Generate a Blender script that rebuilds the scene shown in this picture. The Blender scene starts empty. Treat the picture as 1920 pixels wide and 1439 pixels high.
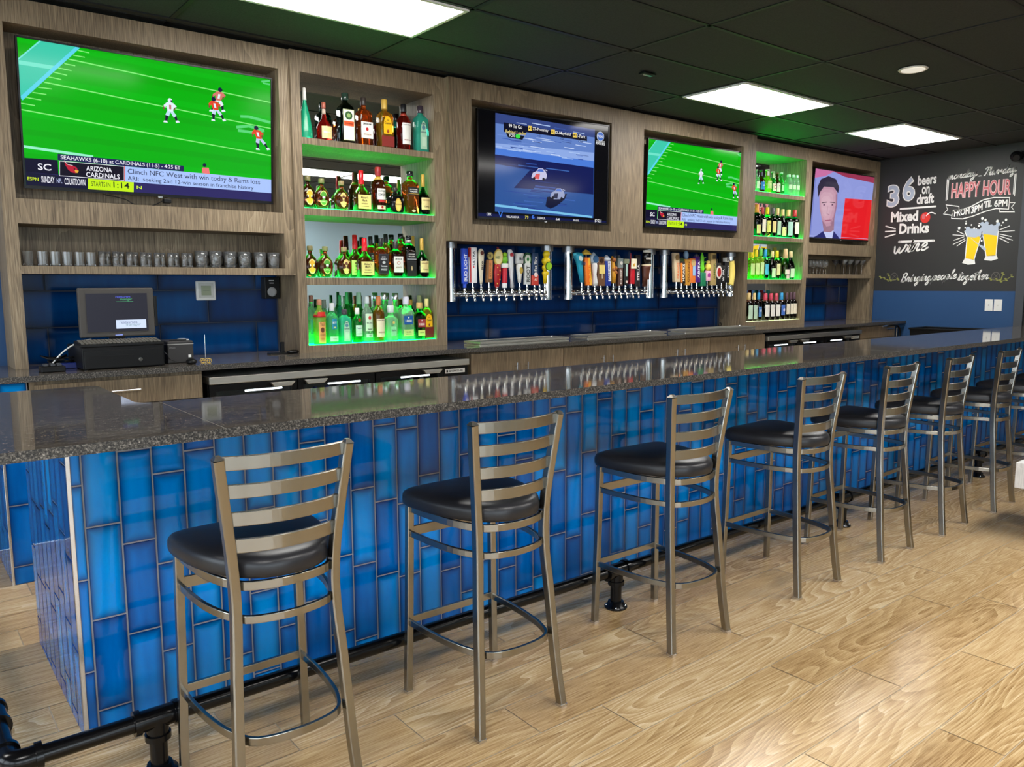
import bpy, math, random
from mathutils import Vector, Matrix
random.seed(7)
PI = math.pi
COL = bpy.context.scene.collection
SC = bpy.context.scene

# ---------------------------------------------------------------- camera
yaw, pitch, roll, foc = 0.67304, 0.12320, -0.00326, 1490.49
Fv = Vector((math.sin(yaw)*math.cos(pitch), math.cos(yaw)*math.cos(pitch), -math.sin(pitch)))
Rv = Vector((math.cos(yaw), -math.sin(yaw), 0)); Uv = Rv.cross(Fv)
R2 = Rv*math.cos(roll)+Uv*math.sin(roll); U2 = -Rv*math.sin(roll)+Uv*math.cos(roll)
cam = bpy.data.cameras.new('camera'); camo = bpy.data.objects.new('camera', cam); COL.objects.link(camo)
camo.matrix_world = Matrix(((R2.x, U2.x, -Fv.x, -0.42556), (R2.y, U2.y, -Fv.y, -2.75351), (R2.z, U2.z, -Fv.z, 1.46552), (0, 0, 0, 1)))
cam.sensor_fit = 'HORIZONTAL'; cam.sensor_width = 36; cam.lens = foc/1920*36; cam.clip_start = .05
SC.camera = camo

# ---------------------------------------------------------------- world, exposure, light settings
w = bpy.data.worlds.new('daylight'); SC.world = w; w.use_nodes = True
bg = w.node_tree.nodes['Background']; bg.inputs['Color'].default_value = (.80, .91, 1, 1); bg.inputs['Strength'].default_value = 4.0
SC.view_settings.view_transform = 'Standard'; SC.view_settings.look = 'None'
SC.view_settings.exposure = 0.68; SC.view_settings.gamma = 1; SC.view_settings.use_curve_mapping = False
CEIL_E = 14.5        # ceiling panel emission
LED_E = 9.0          # green shelf lighting
c = SC.cycles
c.max_bounces = 10; c.diffuse_bounces = 4; c.glossy_bounces = 5; c.transmission_bounces = 8; c.transparent_max_bounces = 8
c.caustics_reflective = False; c.caustics_refractive = False; c.sample_clamp_indirect = 4; c.blur_glossy = .5
try: c.use_denoising = True; c.denoiser = 'OPENIMAGEDENOISE'
except Exception: pass

# ---------------------------------------------------------------- tagging
def tag(o, label=None, cat=None, group=None, kind=None):
    if label: o['label'] = label
    if cat: o['category'] = cat
    if group: o['group'] = group
    if kind: o['kind'] = kind
    return o
def thing(name, label, cat, loc=(0, 0, 0), rotz=0, group=None, kind=None):
    o = bpy.data.objects.new(name, None); COL.objects.link(o); o.location = loc; o.rotation_euler = (0, 0, rotz)
    o.empty_display_size = .05
    return tag(o, label, cat, group, kind)
def kids(o): return [c for c in bpy.data.objects if c.parent == o]
def copy_tree(o, parent=None):
    c = o.copy(); COL.objects.link(c); c.parent = parent
    for ch in kids(o): copy_tree(ch, c)
    return c

# ---------------------------------------------------------------- mesh collector
class MB:
    def __init__(s): s.v = []; s.f = []; s.m = []; s.sm = []; s.uv = []; s.rn = []
    def add(s, vs, fs, m=0, sm=False, uvs=None, rn=0.0):
        b = len(s.v); s.v += [tuple(q) for q in vs]
        for i, f in enumerate(fs):
            s.f.append([b+k for k in f]); s.m.append(m); s.sm.append(sm); s.rn.append(rn)
            s.uv.append(uvs[i] if uvs else None)
    def box(s, x0, x1, y0, y1, z0, z1, m=0):
        s.add([(x0, y0, z0), (x1, y0, z0), (x1, y1, z0), (x0, y1, z0), (x0, y0, z1), (x1, y0, z1), (x1, y1, z1), (x0, y1, z1)],
              [(0, 3, 2, 1), (4, 5, 6, 7), (0, 1, 5, 4), (1, 2, 6, 5), (2, 3, 7, 6), (3, 0, 4, 7)], m)
    def quad(s, a, b, c_, d, m=0): s.add([a, b, c_, d], [(0, 1, 2, 3)], m)
    def poly(s, pts, m=0): s.add(pts, [tuple(range(len(pts)))], m)
    def cyl(s, p0, p1, r0, seg=16, m=0, r1=None, caps=True):
        r1 = r0 if r1 is None else r1
        p0 = Vector(p0); p1 = Vector(p1); d = (p1-p0).normalized()
        a = Vector((0, 0, 1)) if abs(d.z) < .9 else Vector((1, 0, 0)); u = d.cross(a).normalized(); w_ = d.cross(u)
        vs = []
        for p, r in ((p0, r0), (p1, r1)):
            for i in range(seg):
                t = 2*PI*i/seg; vs.append(p+u*(r*math.cos(t))+w_*(r*math.sin(t)))
        s.add(vs, [(i, (i+1) % seg, seg+(i+1) % seg, seg+i) for i in range(seg)], m, True)
        if caps:
            s.add(vs[:seg], [tuple(range(seg-1, -1, -1))], m); s.add(vs[seg:], [tuple(range(seg))], m)
    def lathe(s, prof, c0=(0, 0, 0), seg=24, m=0, n=2.0, dep=1.0, sm=True):
        # prof: (z, r[, n]); superellipse section of exponent n, depth ratio dep
        rings = []; vs = []
        for q in prof:
            z, r = q[0], q[1]; e = q[2] if len(q) > 2 else n; ring = []
            for i in range(seg):
                t = 2*PI*(i+.5)/seg; ct, st = math.cos(t), math.sin(t)
                k = 2/e
                x = r*math.copysign(abs(ct)**k, ct); y = r*dep*math.copysign(abs(st)**k, st)
                ring.append(len(vs)); vs.append((c0[0]+x, c0[1]+y, c0[2]+z))
            rings.append(ring)
        fs = []
        for a, b in zip(rings[:-1], rings[1:]):
            for i in range(seg): fs.append((a[i], a[(i+1) % seg], b[(i+1) % seg], b[i]))
        fs.append(tuple(reversed(rings[0]))); fs.append(tuple(rings[-1]))
        s.add(vs, fs, m, sm)
    def tube(s, path, r, seg=12, m=0, closed=False):
        s.sweep(path, [(r*math.cos(2*PI*i/seg), r*math.sin(2*PI*i/seg)) for i in range(seg)], m, True, closed)
    def sweep(s, path, sec, m=0, sm=False, closed=False, up=None):
        P = [Vector(p) for p in path]; n = len(P); vs = []; k = len(sec); prev = None
        for i in range(n):
            if closed: d = (P[(i+1) % n]-P[i-1])
            else: d = P[min(i+1, n-1)]-P[max(i-1, 0)]
            d.normalize()
            if up is not None: u = d.cross(Vector(up))
            elif prev is None: u = d.cross(Vector((0, 0, 1)) if abs(d.z) < .9 else Vector((1, 0, 0)))
            else: u = prev-d*prev.dot(d)
            if u.length < 1e-6: u = prev or Vector((1, 0, 0))
            u.normalize(); prev = u; w_ = u.cross(d)
            # mitre widening
            if 0 < i < n-1 and not closed:
                d1 = (P[i]-P[i-1]).normalized(); cs = max(.5, d1.dot(d))
            else: cs = 1
            for a, b in sec: vs.append(P[i]+u*(a/cs)+w_*b)
        fs = []
        for i in range(n if closed else n-1):
            j = (i+1) % n
            for q in range(k): fs.append((i*k+q, i*k+(q+1) % k, j*k+(q+1) % k, j*k+q))
        if not closed: fs += [tuple(range(k-1, -1, -1)), tuple(range((n-1)*k, n*k))]
        s.add(vs, fs, m, sm)
    def sphere(s, c0, r, m=0, sx=1, sy=1, sz=1, seg=14, rg=8):
        vs = []; fs = []
        for j in range(rg+1):
            ph = PI*j/rg
            for i in range(seg):
                t = 2*PI*i/seg; vs.append((c0[0]+r*sx*math.sin(ph)*math.cos(t), c0[1]+r*sy*math.sin(ph)*math.sin(t), c0[2]-r*sz*math.cos(ph)))
        for j in range(rg):
            for i in range(seg): fs.append((j*seg+i, j*seg+(i+1) % seg, (j+1)*seg+(i+1) % seg, (j+1)*seg+i))
        s.add(vs, fs, m, True)
    def text(s, st, org, ux, uz, w=None, h=None, m=0, bold=0.0, shear=0.0, wrap=None, align='C'):
        """glyph outlines fitted in a w x h box; org is the box centre; wrap=(axis centre, radius) bends it round a bottle"""
        vs, fs, (x0, x1, y0, y1) = glyphs(st, bold, shear)
        W_ = x1-x0; H_ = y1-y0
        if w is None: w = W_/H_*h
        if h is None: h = H_/W_*w
        org = Vector(org); ux = Vector(ux); uz = Vector(uz); out = []
        ox = {'C': -.5, 'L': 0, 'R': -1}[align]
        for x, y in vs:
            a = ((x-x0)/W_+ox)*w; b = ((y-y0)/H_-.5)*h
            if wrap:
                r, dep = wrap; t = a/r
                out.append((org.x+r*math.sin(t), org.y-r*math.cos(t)*dep, org.z+b))
            else: out.append(org+ux*a+uz*b)
        s.add(out, fs, m)
    def build(s, name, mats, parent=None, bevel=0, seg=2, autosmooth=None):
        me = bpy.data.meshes.new(name); me.from_pydata(s.v, [], s.f)
        if not isinstance(mats, (list, tuple)): mats = [mats]
        for q in mats: me.materials.append(q)
        me.polygons.foreach_set('material_index', s.m); me.polygons.foreach_set('use_smooth', s.sm)
        if any(u is not None for u in s.uv):
            ul = me.uv_layers.new(name='UVMap'); i = 0
            for u, f in zip(s.uv, s.f):
                for k in range(len(f)):
                    if u: ul.data[i].uv = u[k]
                    i += 1
        if any(s.rn):
            at = me.attributes.new('rnd', 'FLOAT', 'FACE'); at.data.foreach_set('value', s.rn)
        me.update()
        o = bpy.data.objects.new(name, me); COL.objects.link(o)
        if parent: o.parent = parent
        if bevel:
            b = o.modifiers.new('edge', 'BEVEL'); b.width = bevel; b.segments = seg; b.limit_method = 'ANGLE'; b.angle_limit = .6; b.harden_normals = False
        return o
_gl = {}
def glyphs(st, bold, shear):
    k = (st, bold, shear)
    if k not in _gl:
        cu = bpy.data.curves.new('t', 'FONT'); cu.body = st; cu.offset = bold; cu.shear = shear; cu.resolution_u = 3
        o = bpy.data.objects.new('t', cu); COL.objects.link(o)
        dg = bpy.context.evaluated_depsgraph_get(); me = bpy.data.meshes.new_from_object(o.evaluated_get(dg))
        vs = [(v.co.x, v.co.y) for v in me.vertices]; fs = [tuple(p.vertices) for p in me.polygons]
        bpy.data.objects.remove(o); bpy.data.curves.remove(cu); bpy.data.meshes.remove(me)
        _gl[k] = (vs, fs, (min(a for a, b in vs), max(a for a, b in vs), min(b for a, b in vs), max(b for a, b in vs)))
    return _gl[k]
def rect(a, b): return [(-a/2, -b/2), (a/2, -b/2), (a/2, b/2), (-a/2, b/2)]
def rrect(a, b, r=.003):
    o = []
    for cx, cy, t0 in ((a/2-r, b/2-r, 0), (-a/2+r, b/2-r, PI/2), (-a/2+r, -b/2+r, PI), (a/2-r, -b/2+r, 1.5*PI)):
        for k in range(3): t = t0+k*PI/4; o.append((cx+r*math.cos(t), cy+r*math.sin(t)))
    return o
def smooth_path(P, n=6):
    P = [Vector(p) for p in P]; out = []
    for i in range(len(P)-1):
        a = P[i-1] if i else P[i]*2-P[i+1]; b, c_ = P[i], P[i+1]; d = P[i+2] if i+2 < len(P) else P[i+1]*2-P[i]
        for k in range(n):
            t = k/n; out.append(.5*((2*b)+(c_-a)*t+(2*a-5*b+4*c_-d)*t*t+(3*b-a-3*c_+d)*t**3))
    out.append(P[-1]); return out

# ---------------------------------------------------------------- materials
def mat(name, col=(.8, .8, .8), rough=.5, metal=0, spec=.5, coat=0, coat_r=.05, trans=0, ior=1.45, emit=None, es=1, alpha=1):
    m = bpy.data.materials.new(name); m.use_nodes = True; b = m.node_tree.nodes['Principled BSDF']
    b.inputs['Base Color'].default_value = (*col, 1); b.inputs['Roughness'].default_value = rough; b.inputs['Metallic'].default_value = metal
    b.inputs['Specular IOR Level'].default_value = spec; b.inputs['Coat Weight'].default_value = coat; b.inputs['Coat Roughness'].default_value = coat_r
    b.inputs['Transmission Weight'].default_value = trans; b.inputs['IOR'].default_value = ior
    if emit: b.inputs['Emission Color'].default_value = (*emit, 1); b.inputs['Emission Strength'].default_value = es
    if alpha < 1: b.inputs['Alpha'].default_value = alpha
    return m
def srgb(r, g, b): return tuple(((q/255)/12.92 if q/255 <= .04045 else ((q/255+.055)/1.055)**2.4) for q in (r, g, b))
class NT:
    def __init__(s, m): s.t = m.node_tree; s.b = s.t.nodes['Principled BSDF']
    def n(s, ty, **k):
        o = s.t.nodes.new(ty)
        for a, v in k.items():
            if a.startswith('i_'): o.inputs[a[2:].replace('_', ' ')].default_value = v
            else: setattr(o, a, v)
        return o
    def l(s, a, b): s.t.links.new(a, b)
    def ramp(s, fac, stops, interp='LINEAR'):
        r = s.t.nodes.new('ShaderNodeValToRGB'); r.color_ramp.interpolation = interp
        while len(r.color_ramp.elements) < len(stops): r.color_ramp.elements.new(.5)
        for e, (p, c_) in zip(r.color_ramp.elements, stops): e.position = p; e.color = (*c_, 1)
        s.l(fac, r.inputs[0]); return r.outputs[0]
    def math(s, op, a, b=None, clamp=False):
        o = s.t.nodes.new('ShaderNodeMath'); o.operation = op; o.use_clamp = clamp
        for i, q in enumerate((a, b)):
            if q is None: continue
            if isinstance(q, (int, float)): o.inputs[i].default_value = q
            else: s.l(q, o.inputs[i])
        return o.outputs[0]
    def mix(s, fac, a, b, bt='MIX'):
        o = s.t.nodes.new('ShaderNodeMix'); o.data_type = 'RGBA'; o.blend_type = bt
        for i, q in ((0, fac), (6, a), (7, b)):
            if isinstance(q, (int, float)): o.inputs[i].default_value = q
            elif isinstance(q, tuple): o.inputs[i].default_value = (*q, 1)
            else: s.l(q, o.inputs[i])
        return o.outputs[2]
    def bump(s, h, st=.2, d=.01):
        o = s.n('ShaderNodeBump'); o.inputs['Strength'].default_value = st; o.inputs['Distance'].default_value = d
        s.l(h, o.inputs['Height']); s.l(o.outputs[0], s.b.inputs['Normal'])
def coords(N, scale, kind='Object', add=None):
    tc = N.n('ShaderNodeTexCoord'); mp = N.n('ShaderNodeMapping'); mp.inputs['Scale'].default_value = scale
    N.l(tc.outputs[kind], mp.inputs[0])
    if add is not None:
        va = N.n('ShaderNodeVectorMath'); va.operation = 'ADD'; N.l(mp.outputs[0], va.inputs[0]); N.l(add, va.inputs[1]); return va.outputs[0]
    return mp.outputs[0]

def wood(name, tones, stretch, rough=.45, rnd=False, ringscale=1.0, coat=0, bumpst=.08, rings_n=16, fine=(80, 80, 6), ringw=.22):
    """oak: fine pores plus cathedral figure; stretch = per-axis scale, small along the grain"""
    m = mat(name, rough=rough, coat=coat, coat_r=.18); N = NT(m); off = None
    if rnd:
        at = N.n('ShaderNodeAttribute', attribute_name='rnd')
        sc_ = N.n('ShaderNodeVectorMath'); sc_.operation = 'SCALE'; cb = N.n('ShaderNodeCombineXYZ')
        N.l(at.outputs['Fac'], cb.inputs[0]); N.l(at.outputs['Fac'], cb.inputs[1]); N.l(at.outputs['Fac'], cb.inputs[2])
        N.l(cb.outputs[0], sc_.inputs[0]); sc_.inputs['Scale'].default_value = 37; off = sc_.outputs[0]
    v = coords(N, stretch, add=off)
    n1 = N.n('ShaderNodeTexNoise'); N.l(v, n1.inputs['Vector']); n1.inputs['Scale'].default_value = .9*ringscale; n1.inputs['Detail'].default_value = 2; n1.inputs['Roughness'].default_value = .3; n1.inputs['Distortion'].default_value = .15
    rings = N.math('MULTIPLY', n1.outputs['Fac'], rings_n); rings = N.math('FRACT', rings); rings = N.math('POWER', rings, 1.6)
    v2 = coords(N, fine, add=off)
    n2 = N.n('ShaderNodeTexNoise'); N.l(v2, n2.inputs['Vector']); n2.inputs['Scale'].default_value = 1.6; n2.inputs['Detail'].default_value = 5; n2.inputs['Roughness'].default_value = .6
    n3 = N.n('ShaderNodeTexNoise'); N.l(v, n3.inputs['Vector']); n3.inputs['Scale'].default_value = .6; n3.inputs['Detail'].default_value = 2
    msk = N.n('ShaderNodeTexNoise'); N.l(v, msk.inputs['Vector']); msk.inputs['Scale'].default_value = .35; msk.inputs['Detail'].default_value = 1
    mk = N.math('MULTIPLY', N.math('SUBTRACT', msk.outputs['Fac'], .38), 5, True)
    f = N.math('ADD', N.math('MULTIPLY', N.math('MULTIPLY', N.math('SUBTRACT', rings, .4), mk), ringw), N.math('MULTIPLY', N.math('SUBTRACT', n2.outputs['Fac'], .5), 1.3)); f = N.math('ADD', f, N.math('ADD', .5, N.math('MULTIPLY', N.math('SUBTRACT', n3.outputs['Fac'], .5), .5)))
    if rnd: f = N.math('ADD', f, N.math('MULTIPLY', N.math('SUBTRACT', at.outputs['Fac'], .5), .16))
    c_ = N.ramp(f, tones); N.l(c_, N.b.inputs['Base Color']); N.bump(f, bumpst, .002); return m

M = {}
M['oak'] = wood('greige_oak', [(.18, srgb(72, 60, 46)), (.4, srgb(108, 93, 73)), (.6, srgb(135, 118, 94)), (.86, srgb(162, 146, 120))], (5, 5, .5), rough=.5, ringscale=.9, rings_n=26, fine=(110, 110, 3.5), ringw=.20)
M['floor_wood'] = wood('oak_look_plank', [(.12, srgb(146, 112, 70)), (.38, srgb(186, 152, 104)), (.6, srgb(208, 177, 130)), (.88, srgb(230, 208, 168))], (.9, 6, 5), rough=.24, rnd=True, ringscale=.8, bumpst=.05, rings_n=34, fine=(5, 130, 5), ringw=.36)
M['grout_floor'] = mat('floor_grout', srgb(222, 208, 182), .8)
M['grout'] = mat('tile_grout', srgb(140, 142, 146), .85)
M['grout_dark'] = mat('back_tile_grout', srgb(62, 66, 78), .85)
def tile_mat(name, tones, edge, rough=.06):
    m = mat(name, rough=rough, spec=.42); N = NT(m)
    at = N.n('ShaderNodeAttribute', attribute_name='rnd'); tc = N.n('ShaderNodeTexCoord'); sx = N.n('ShaderNodeSeparateXYZ'); N.l(tc.outputs['UV'], sx.inputs[0])
    mp = N.n('ShaderNodeMapping'); mp.inputs['Scale'].default_value = (14, 14, 2.2); N.l(tc.outputs['Object'], mp.inputs[0])
    ns = N.n('ShaderNodeTexNoise'); N.l(mp.outputs[0], ns.inputs['Vector']); ns.inputs['Scale'].default_value = 1.4; ns.inputs['Detail'].default_value = 3
    f = N.math('ADD', N.math('MULTIPLY', at.outputs['Fac'], .62), N.math('MULTIPLY', ns.outputs['Fac'], .5)); f = N.math('SUBTRACT', f, .08)
    base = N.ramp(f, tones)
    def ed(o, k):  # thicker glaze pooled at the tile rim
        a = N.math('ABSOLUTE', N.math('SUBTRACT', o, .5)); return N.math('MULTIPLY', N.math('SUBTRACT', a, .5-k), 1/k, True)
    e = N.math('MAXIMUM', ed(sx.outputs[0], .34), ed(sx.outputs[1], .13)); e = N.math('MULTIPLY', N.math('POWER', e, 2.0), .85)
    N.l(N.mix(e, base, edge), N.b.inputs['Base Color'])
    wv = N.n('ShaderNodeTexNoise'); wv.inputs['Scale'].default_value = 7; N.l(tc.outputs['Object'], wv.inputs['Vector'])
    hh = N.math('ADD', N.math('MULTIPLY', wv.outputs['Fac'], .6), N.math('MULTIPLY', e, -.6)); N.bump(hh, .06, .01)
    return m
M['tile'] = tile_mat('blue_glazed_tile', [(.05, srgb(0, 68, 142)), (.35, srgb(0, 102, 188)), (.6, srgb(0, 126, 212)), (.95, srgb(6, 152, 228))], srgb(4, 34, 92))
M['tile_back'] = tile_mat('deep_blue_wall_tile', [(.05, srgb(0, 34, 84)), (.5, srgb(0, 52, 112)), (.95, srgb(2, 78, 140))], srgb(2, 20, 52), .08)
def granite():
    m = mat('black_granite', rough=.05, spec=.6); N = NT(m)
    v = coords(N, (1, 1, 1)); n1 = N.n('ShaderNodeTexNoise'); N.l(v, n1.inputs['Vector']); n1.inputs['Scale'].default_value = 190; n1.inputs['Detail'].default_value = 4; n1.inputs['Roughness'].default_value = .7
    v2 = coords(N, (1, 3.5, 1)); n2 = N.n('ShaderNodeTexNoise'); N.l(v2, n2.inputs['Vector']); n2.inputs['Scale'].default_value = 45; n2.inputs['Detail'].default_value = 3
    f = N.math('ADD', N.math('MULTIPLY', n1.outputs['Fac'], .7), N.math('MULTIPLY', n2.outputs['Fac'], .35))
    N.l(N.ramp(f, [(.36, srgb(26, 24, 23)), (.48, srgb(64, 60, 56)), (.58, srgb(108, 101, 93)), (.70, srgb(168, 158, 146))]), N.b.inputs['Base Color']); return m
M['granite'] = granite()
def granite_edge():
    m = mat('black_granite_edge', rough=.45); N = NT(m)
    v = coords(N, (1, 1, 1)); n1 = N.n('ShaderNodeTexNoise'); N.l(v, n1.inputs['Vector']); n1.inputs['Scale'].default_value = 170; n1.inputs['Detail'].default_value = 4; n1.inputs['Roughness'].default_value = .75
    N.l(N.ramp(n1.outputs['Fac'], [(.40, srgb(16, 16, 17)), (.5, srgb(58, 55, 52)), (.60, srgb(104, 100, 94)), (.72, srgb(176, 168, 158))]), N.b.inputs['Base Color']); N.bump(n1.outputs['Fac'], .4, .002); return m
M['granite_edge'] = granite_edge()
def brushed(name, col, rough, sc=(3, 3, 160)):
    m = mat(name, col, rough, 1); N = NT(m); v = coords(N, sc); n1 = N.n('ShaderNodeTexNoise'); N.l(v, n1.inputs['Vector']); n1.inputs['Scale'].default_value = 3; n1.inputs['Detail'].default_value = 3
    N.l(N.ramp(n1.outputs['Fac'], [(.3, tuple(q*.93 for q in col)), (.7, tuple(min(1, q*1.05) for q in col))]), N.b.inputs['Base Color'])
    r = N.math('ADD', N.math('MULTIPLY', n1.outputs['Fac'], .12), rough-.06); N.l(r, N.b.inputs['Roughness']); return m
M['stool_metal'] = mat('clear_coated_steel', srgb(152, 149, 142), .24, 1)
M['steel'] = brushed('brushed_stainless', srgb(222, 220, 212), .36, (2, 60, 60))
M['chrome'] = mat('polished_chrome', (.86, .86, .86), .07, 1)
M['flange_metal'] = mat('cast_flange_metal', (.34, .34, .35), .35, 1)
M['satin_chrome'] = mat('satin_chrome', (.7, .7, .72), .25, 1)
def vinyl():
    m = mat('black_vinyl', srgb(30, 30, 34), .36); N = NT(m); v = coords(N, (1, 1, 1)); n1 = N.n('ShaderNodeTexNoise'); N.l(v, n1.inputs['Vector']); n1.inputs['Scale'].default_value = 60; n1.inputs['Detail'].default_value = 4
    N.bump(n1.outputs['Fac'], .12, .002); return m
M['vinyl'] = vinyl()
M['pipe'] = mat('black_gloss_pipe', srgb(9, 9, 11), .2, .0, spec=.35)
M['black'] = mat('black_plastic', srgb(13, 13, 14), .4, spec=.3)
M['black_m'] = mat('black_matte', srgb(12, 12, 13), .7)
M['dark_void'] = mat('dark_interior', srgb(8, 8, 9), .8)
def ceil_mat():
    m = mat('black_ceiling_panel', srgb(38, 40, 38), .75); N = NT(m); v = coords(N, (1, 1, 1)); n1 = N.n('ShaderNodeTexNoise'); N.l(v, n1.inputs['Vector']); n1.inputs['Scale'].default_value = 120; n1.inputs['Detail'].default_value = 3
    N.l(N.ramp(n1.outputs['Fac'], [(.35, srgb(34, 38, 37)), (.65, srgb(48, 52, 51))]), N.b.inputs['Base Color']); N.bump(n1.outputs['Fac'], .3, .003); return m
M['ceil'] = ceil_mat()
M['tbar'] = mat('black_ceiling_grid', srgb(14, 15, 14), .5)
M['panel_on'] = mat('lit_ceiling_diffuser', (1, 1, 1), .5, emit=(1, .975, .94), es=CEIL_E)
M['white_plastic'] = mat('white_plastic', srgb(228, 228, 224), .35)
M['led'] = mat('green_led_acrylic', (.02, .6, .12), .3, emit=(.0, .9, .07), es=LED_E)
M['led_warm'] = mat('warm_led_acrylic', (.8, .8, .5), .3, emit=(.85, 1, .45), es=1.1)
M['led_white'] = mat('white_led_tube', (1, 1, 1), .4, emit=(.9, .95, 1), es=2)
M['mirror'] = mat('mirror', (.86, .9, .9), .01, 1)
def wallpaint(name, col, rough=.6):
    m = mat(name, col, rough); N = NT(m); v = coords(N, (1, 1, 1)); n1 = N.n('ShaderNodeTexNoise'); N.l(v, n1.inputs['Vector']); n1.inputs['Scale'].default_value = 300; N.bump(n1.outputs['Fac'], .12, .002); return m
M['wall_blue'] = wallpaint('blue_wall_paint', srgb(34, 72, 116))
M['chalk'] = wallpaint('chalkboard_paint', srgb(46, 46, 46), .55)
M['wall_grey'] = wallpaint('grey_wall_paint', srgb(66, 70, 76))
M['wall_pale'] = wallpaint('pale_wall_paint', srgb(146, 170, 182))
M['cw'] = mat('chalk_white', srgb(236, 236, 232), .8)
M['cg'] = mat('chalk_blue_grey', srgb(176, 188, 205), .8)
M['cp'] = mat('chalk_pink', srgb(206, 110, 116), .8)
M['cy'] = mat('chalk_yellow', srgb(248, 206, 24), .8)
M['cr'] = mat('chalk_red', srgb(214, 52, 44), .8)
M['co'] = mat('chalk_olive', srgb(150, 152, 80), .8)
M['cd'] = mat('chalk_dark_grey', srgb(96, 92, 88), .8)
def flat(name, rgb, rough=.5, **k): return mat(name, srgb(*rgb), rough, **k)
_pc = {}
def paint(r, g, b, rough=.4):
    k = (r, g, b, rough)
    if k not in _pc: _pc[k] = mat('paint_%02x%02x%02x' % (r, g, b), srgb(r, g, b), rough)
    return _pc[k]
_gc = {}
def glass(r, g, b, rough=.0, ior=1.36, tr=1.0):
    k = (r, g, b, rough, ior, tr)
    if k not in _gc: _gc[k] = mat('glass_%02x%02x%02x' % (r, g, b), srgb(r, g, b), rough, trans=tr, ior=ior)
    return _gc[k]
_ec = {}
def glow(r, g, b, s=1.0):   # a lit pixel colour on a screen
    k = (r, g, b, s)
    if k not in _ec:
        col = srgb(r, g, b); _ec[k] = mat('screen_%02x%02x%02x' % (r, g, b), (.003, .003, .004), .1, spec=.22, emit=col, es=s*.65)
    return _ec[k]
TVS = {1: (0.913, 2.1466, 2.355, 1.357, 0.756, 0.083, 0.022), 2: (3.765, 2.0626, 2.36, 1.249, 0.798, 0.02, -0.102), 3: (5.595, 2.0626, 2.352, 1.301, 0.767, 0.036, -0.031), 4: (8.393, 2.1624, 2.352, 1.292, 0.765, 0.058, -0.02)}
FOOT = {'endzone': [(-0.005, 0.147), (0.079, -0.013), (0.211, -0.0), (0.001, 0.41)], 'ez1': [(-0.005, 0.152), (0.083, -0.003)], 'ez2': [(0.004, 0.404), (0.211, -0.0)], 'ez3': [(0.002, 0.172), (0.126, 0.174)], 'lines': [[(0.176, 0.101), (1.007, 0.19)], [(0.089, 0.278), (1.007, 0.393)], [(0.003, 0.478), (1.014, 0.61)]], 'thick': [(0.004, 0.72), (0.248, 0.748)], 'hashes': [[(0.21, 0.033), (0.251, 0.037)], [(0.193, 0.07), (0.234, 0.072)], [(0.161, 0.135), (0.199, 0.139)], [(0.138, 0.17), (0.185, 0.175)], [(0.122, 0.203), (0.169, 0.211)], [(0.104, 0.239), (0.148, 0.245)], [(0.067, 0.317), (0.114, 0.317)], [(0.047, 0.356), (0.094, 0.358)], [(0.023, 0.394), (0.075, 0.399)], [(0.006, 0.437), (0.053, 0.441)]], 'nums': [[(0.852, 0.33), (0.891, 0.324), (0.992, 0.347)], [(0.833, 0.417), (0.89, 0.396), (0.962, 0.415), (0.919, 0.442), (0.84, 0.44)], [(0.95, 0.038), (0.99, 0.021)], [(0.957, 0.048), (0.992, 0.05)]], 'strip': [(0.121, 0.749), (0.601, 0.753), (0.601, 0.796), (0.12, 0.792)], 'sc': [(0.002, 0.796), (0.12, 0.792), (0.12, 0.893), (0.0, 0.89)], 'team': [(0.126, 0.796), (0.363, 0.795), (0.361, 0.899), (0.123, 0.9)], 'info': [(0.365, 0.795), (1.009, 0.801), (1.009, 0.911), (0.362, 0.905)], 'band': [(0.0, 0.89), (1.005, 0.905), (1.005, 0.991), (-0.0, 0.994)], 'start': [(0.225, 0.902), (0.397, 0.906), (0.395, 0.991), (0.223, 0.984)], 'p1': [(0.552, 0.352)], 'p2': [(0.756, 0.223)], 'p3': [(0.742, 0.296)], 'p4': [(0.936, 0.475)], 'p5': [(0.694, 0.764)], 'logo': [(0.172, 0.844)], 't_strip': [(0.131, 0.774), (0.587, 0.775)], 't_sc': [(0.05, 0.848), (0.096, 0.846)], 't_ar': [(0.22, 0.832), (0.315, 0.831)], 't_ca': [(0.219, 0.875), (0.343, 0.874)], 't_cl': [(0.375, 0.836), (0.94, 0.832)], 't_ari': [(0.374, 0.881), (0.909, 0.886)], 't_es': [(0.013, 0.934), (0.05, 0.933)], 't_su': [(0.06, 0.931), (0.105, 0.932)], 't_co': [(0.14, 0.933), (0.214, 0.934)], 't_st': [(0.236, 0.938), (0.307, 0.937)], 't_11': [(0.318, 0.936), (0.379, 0.932)], 't_n': [(0.408, 0.942), (0.428, 0.941)], 't_nf': [(0.113, 0.934), (0.132, 0.934)]}
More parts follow.
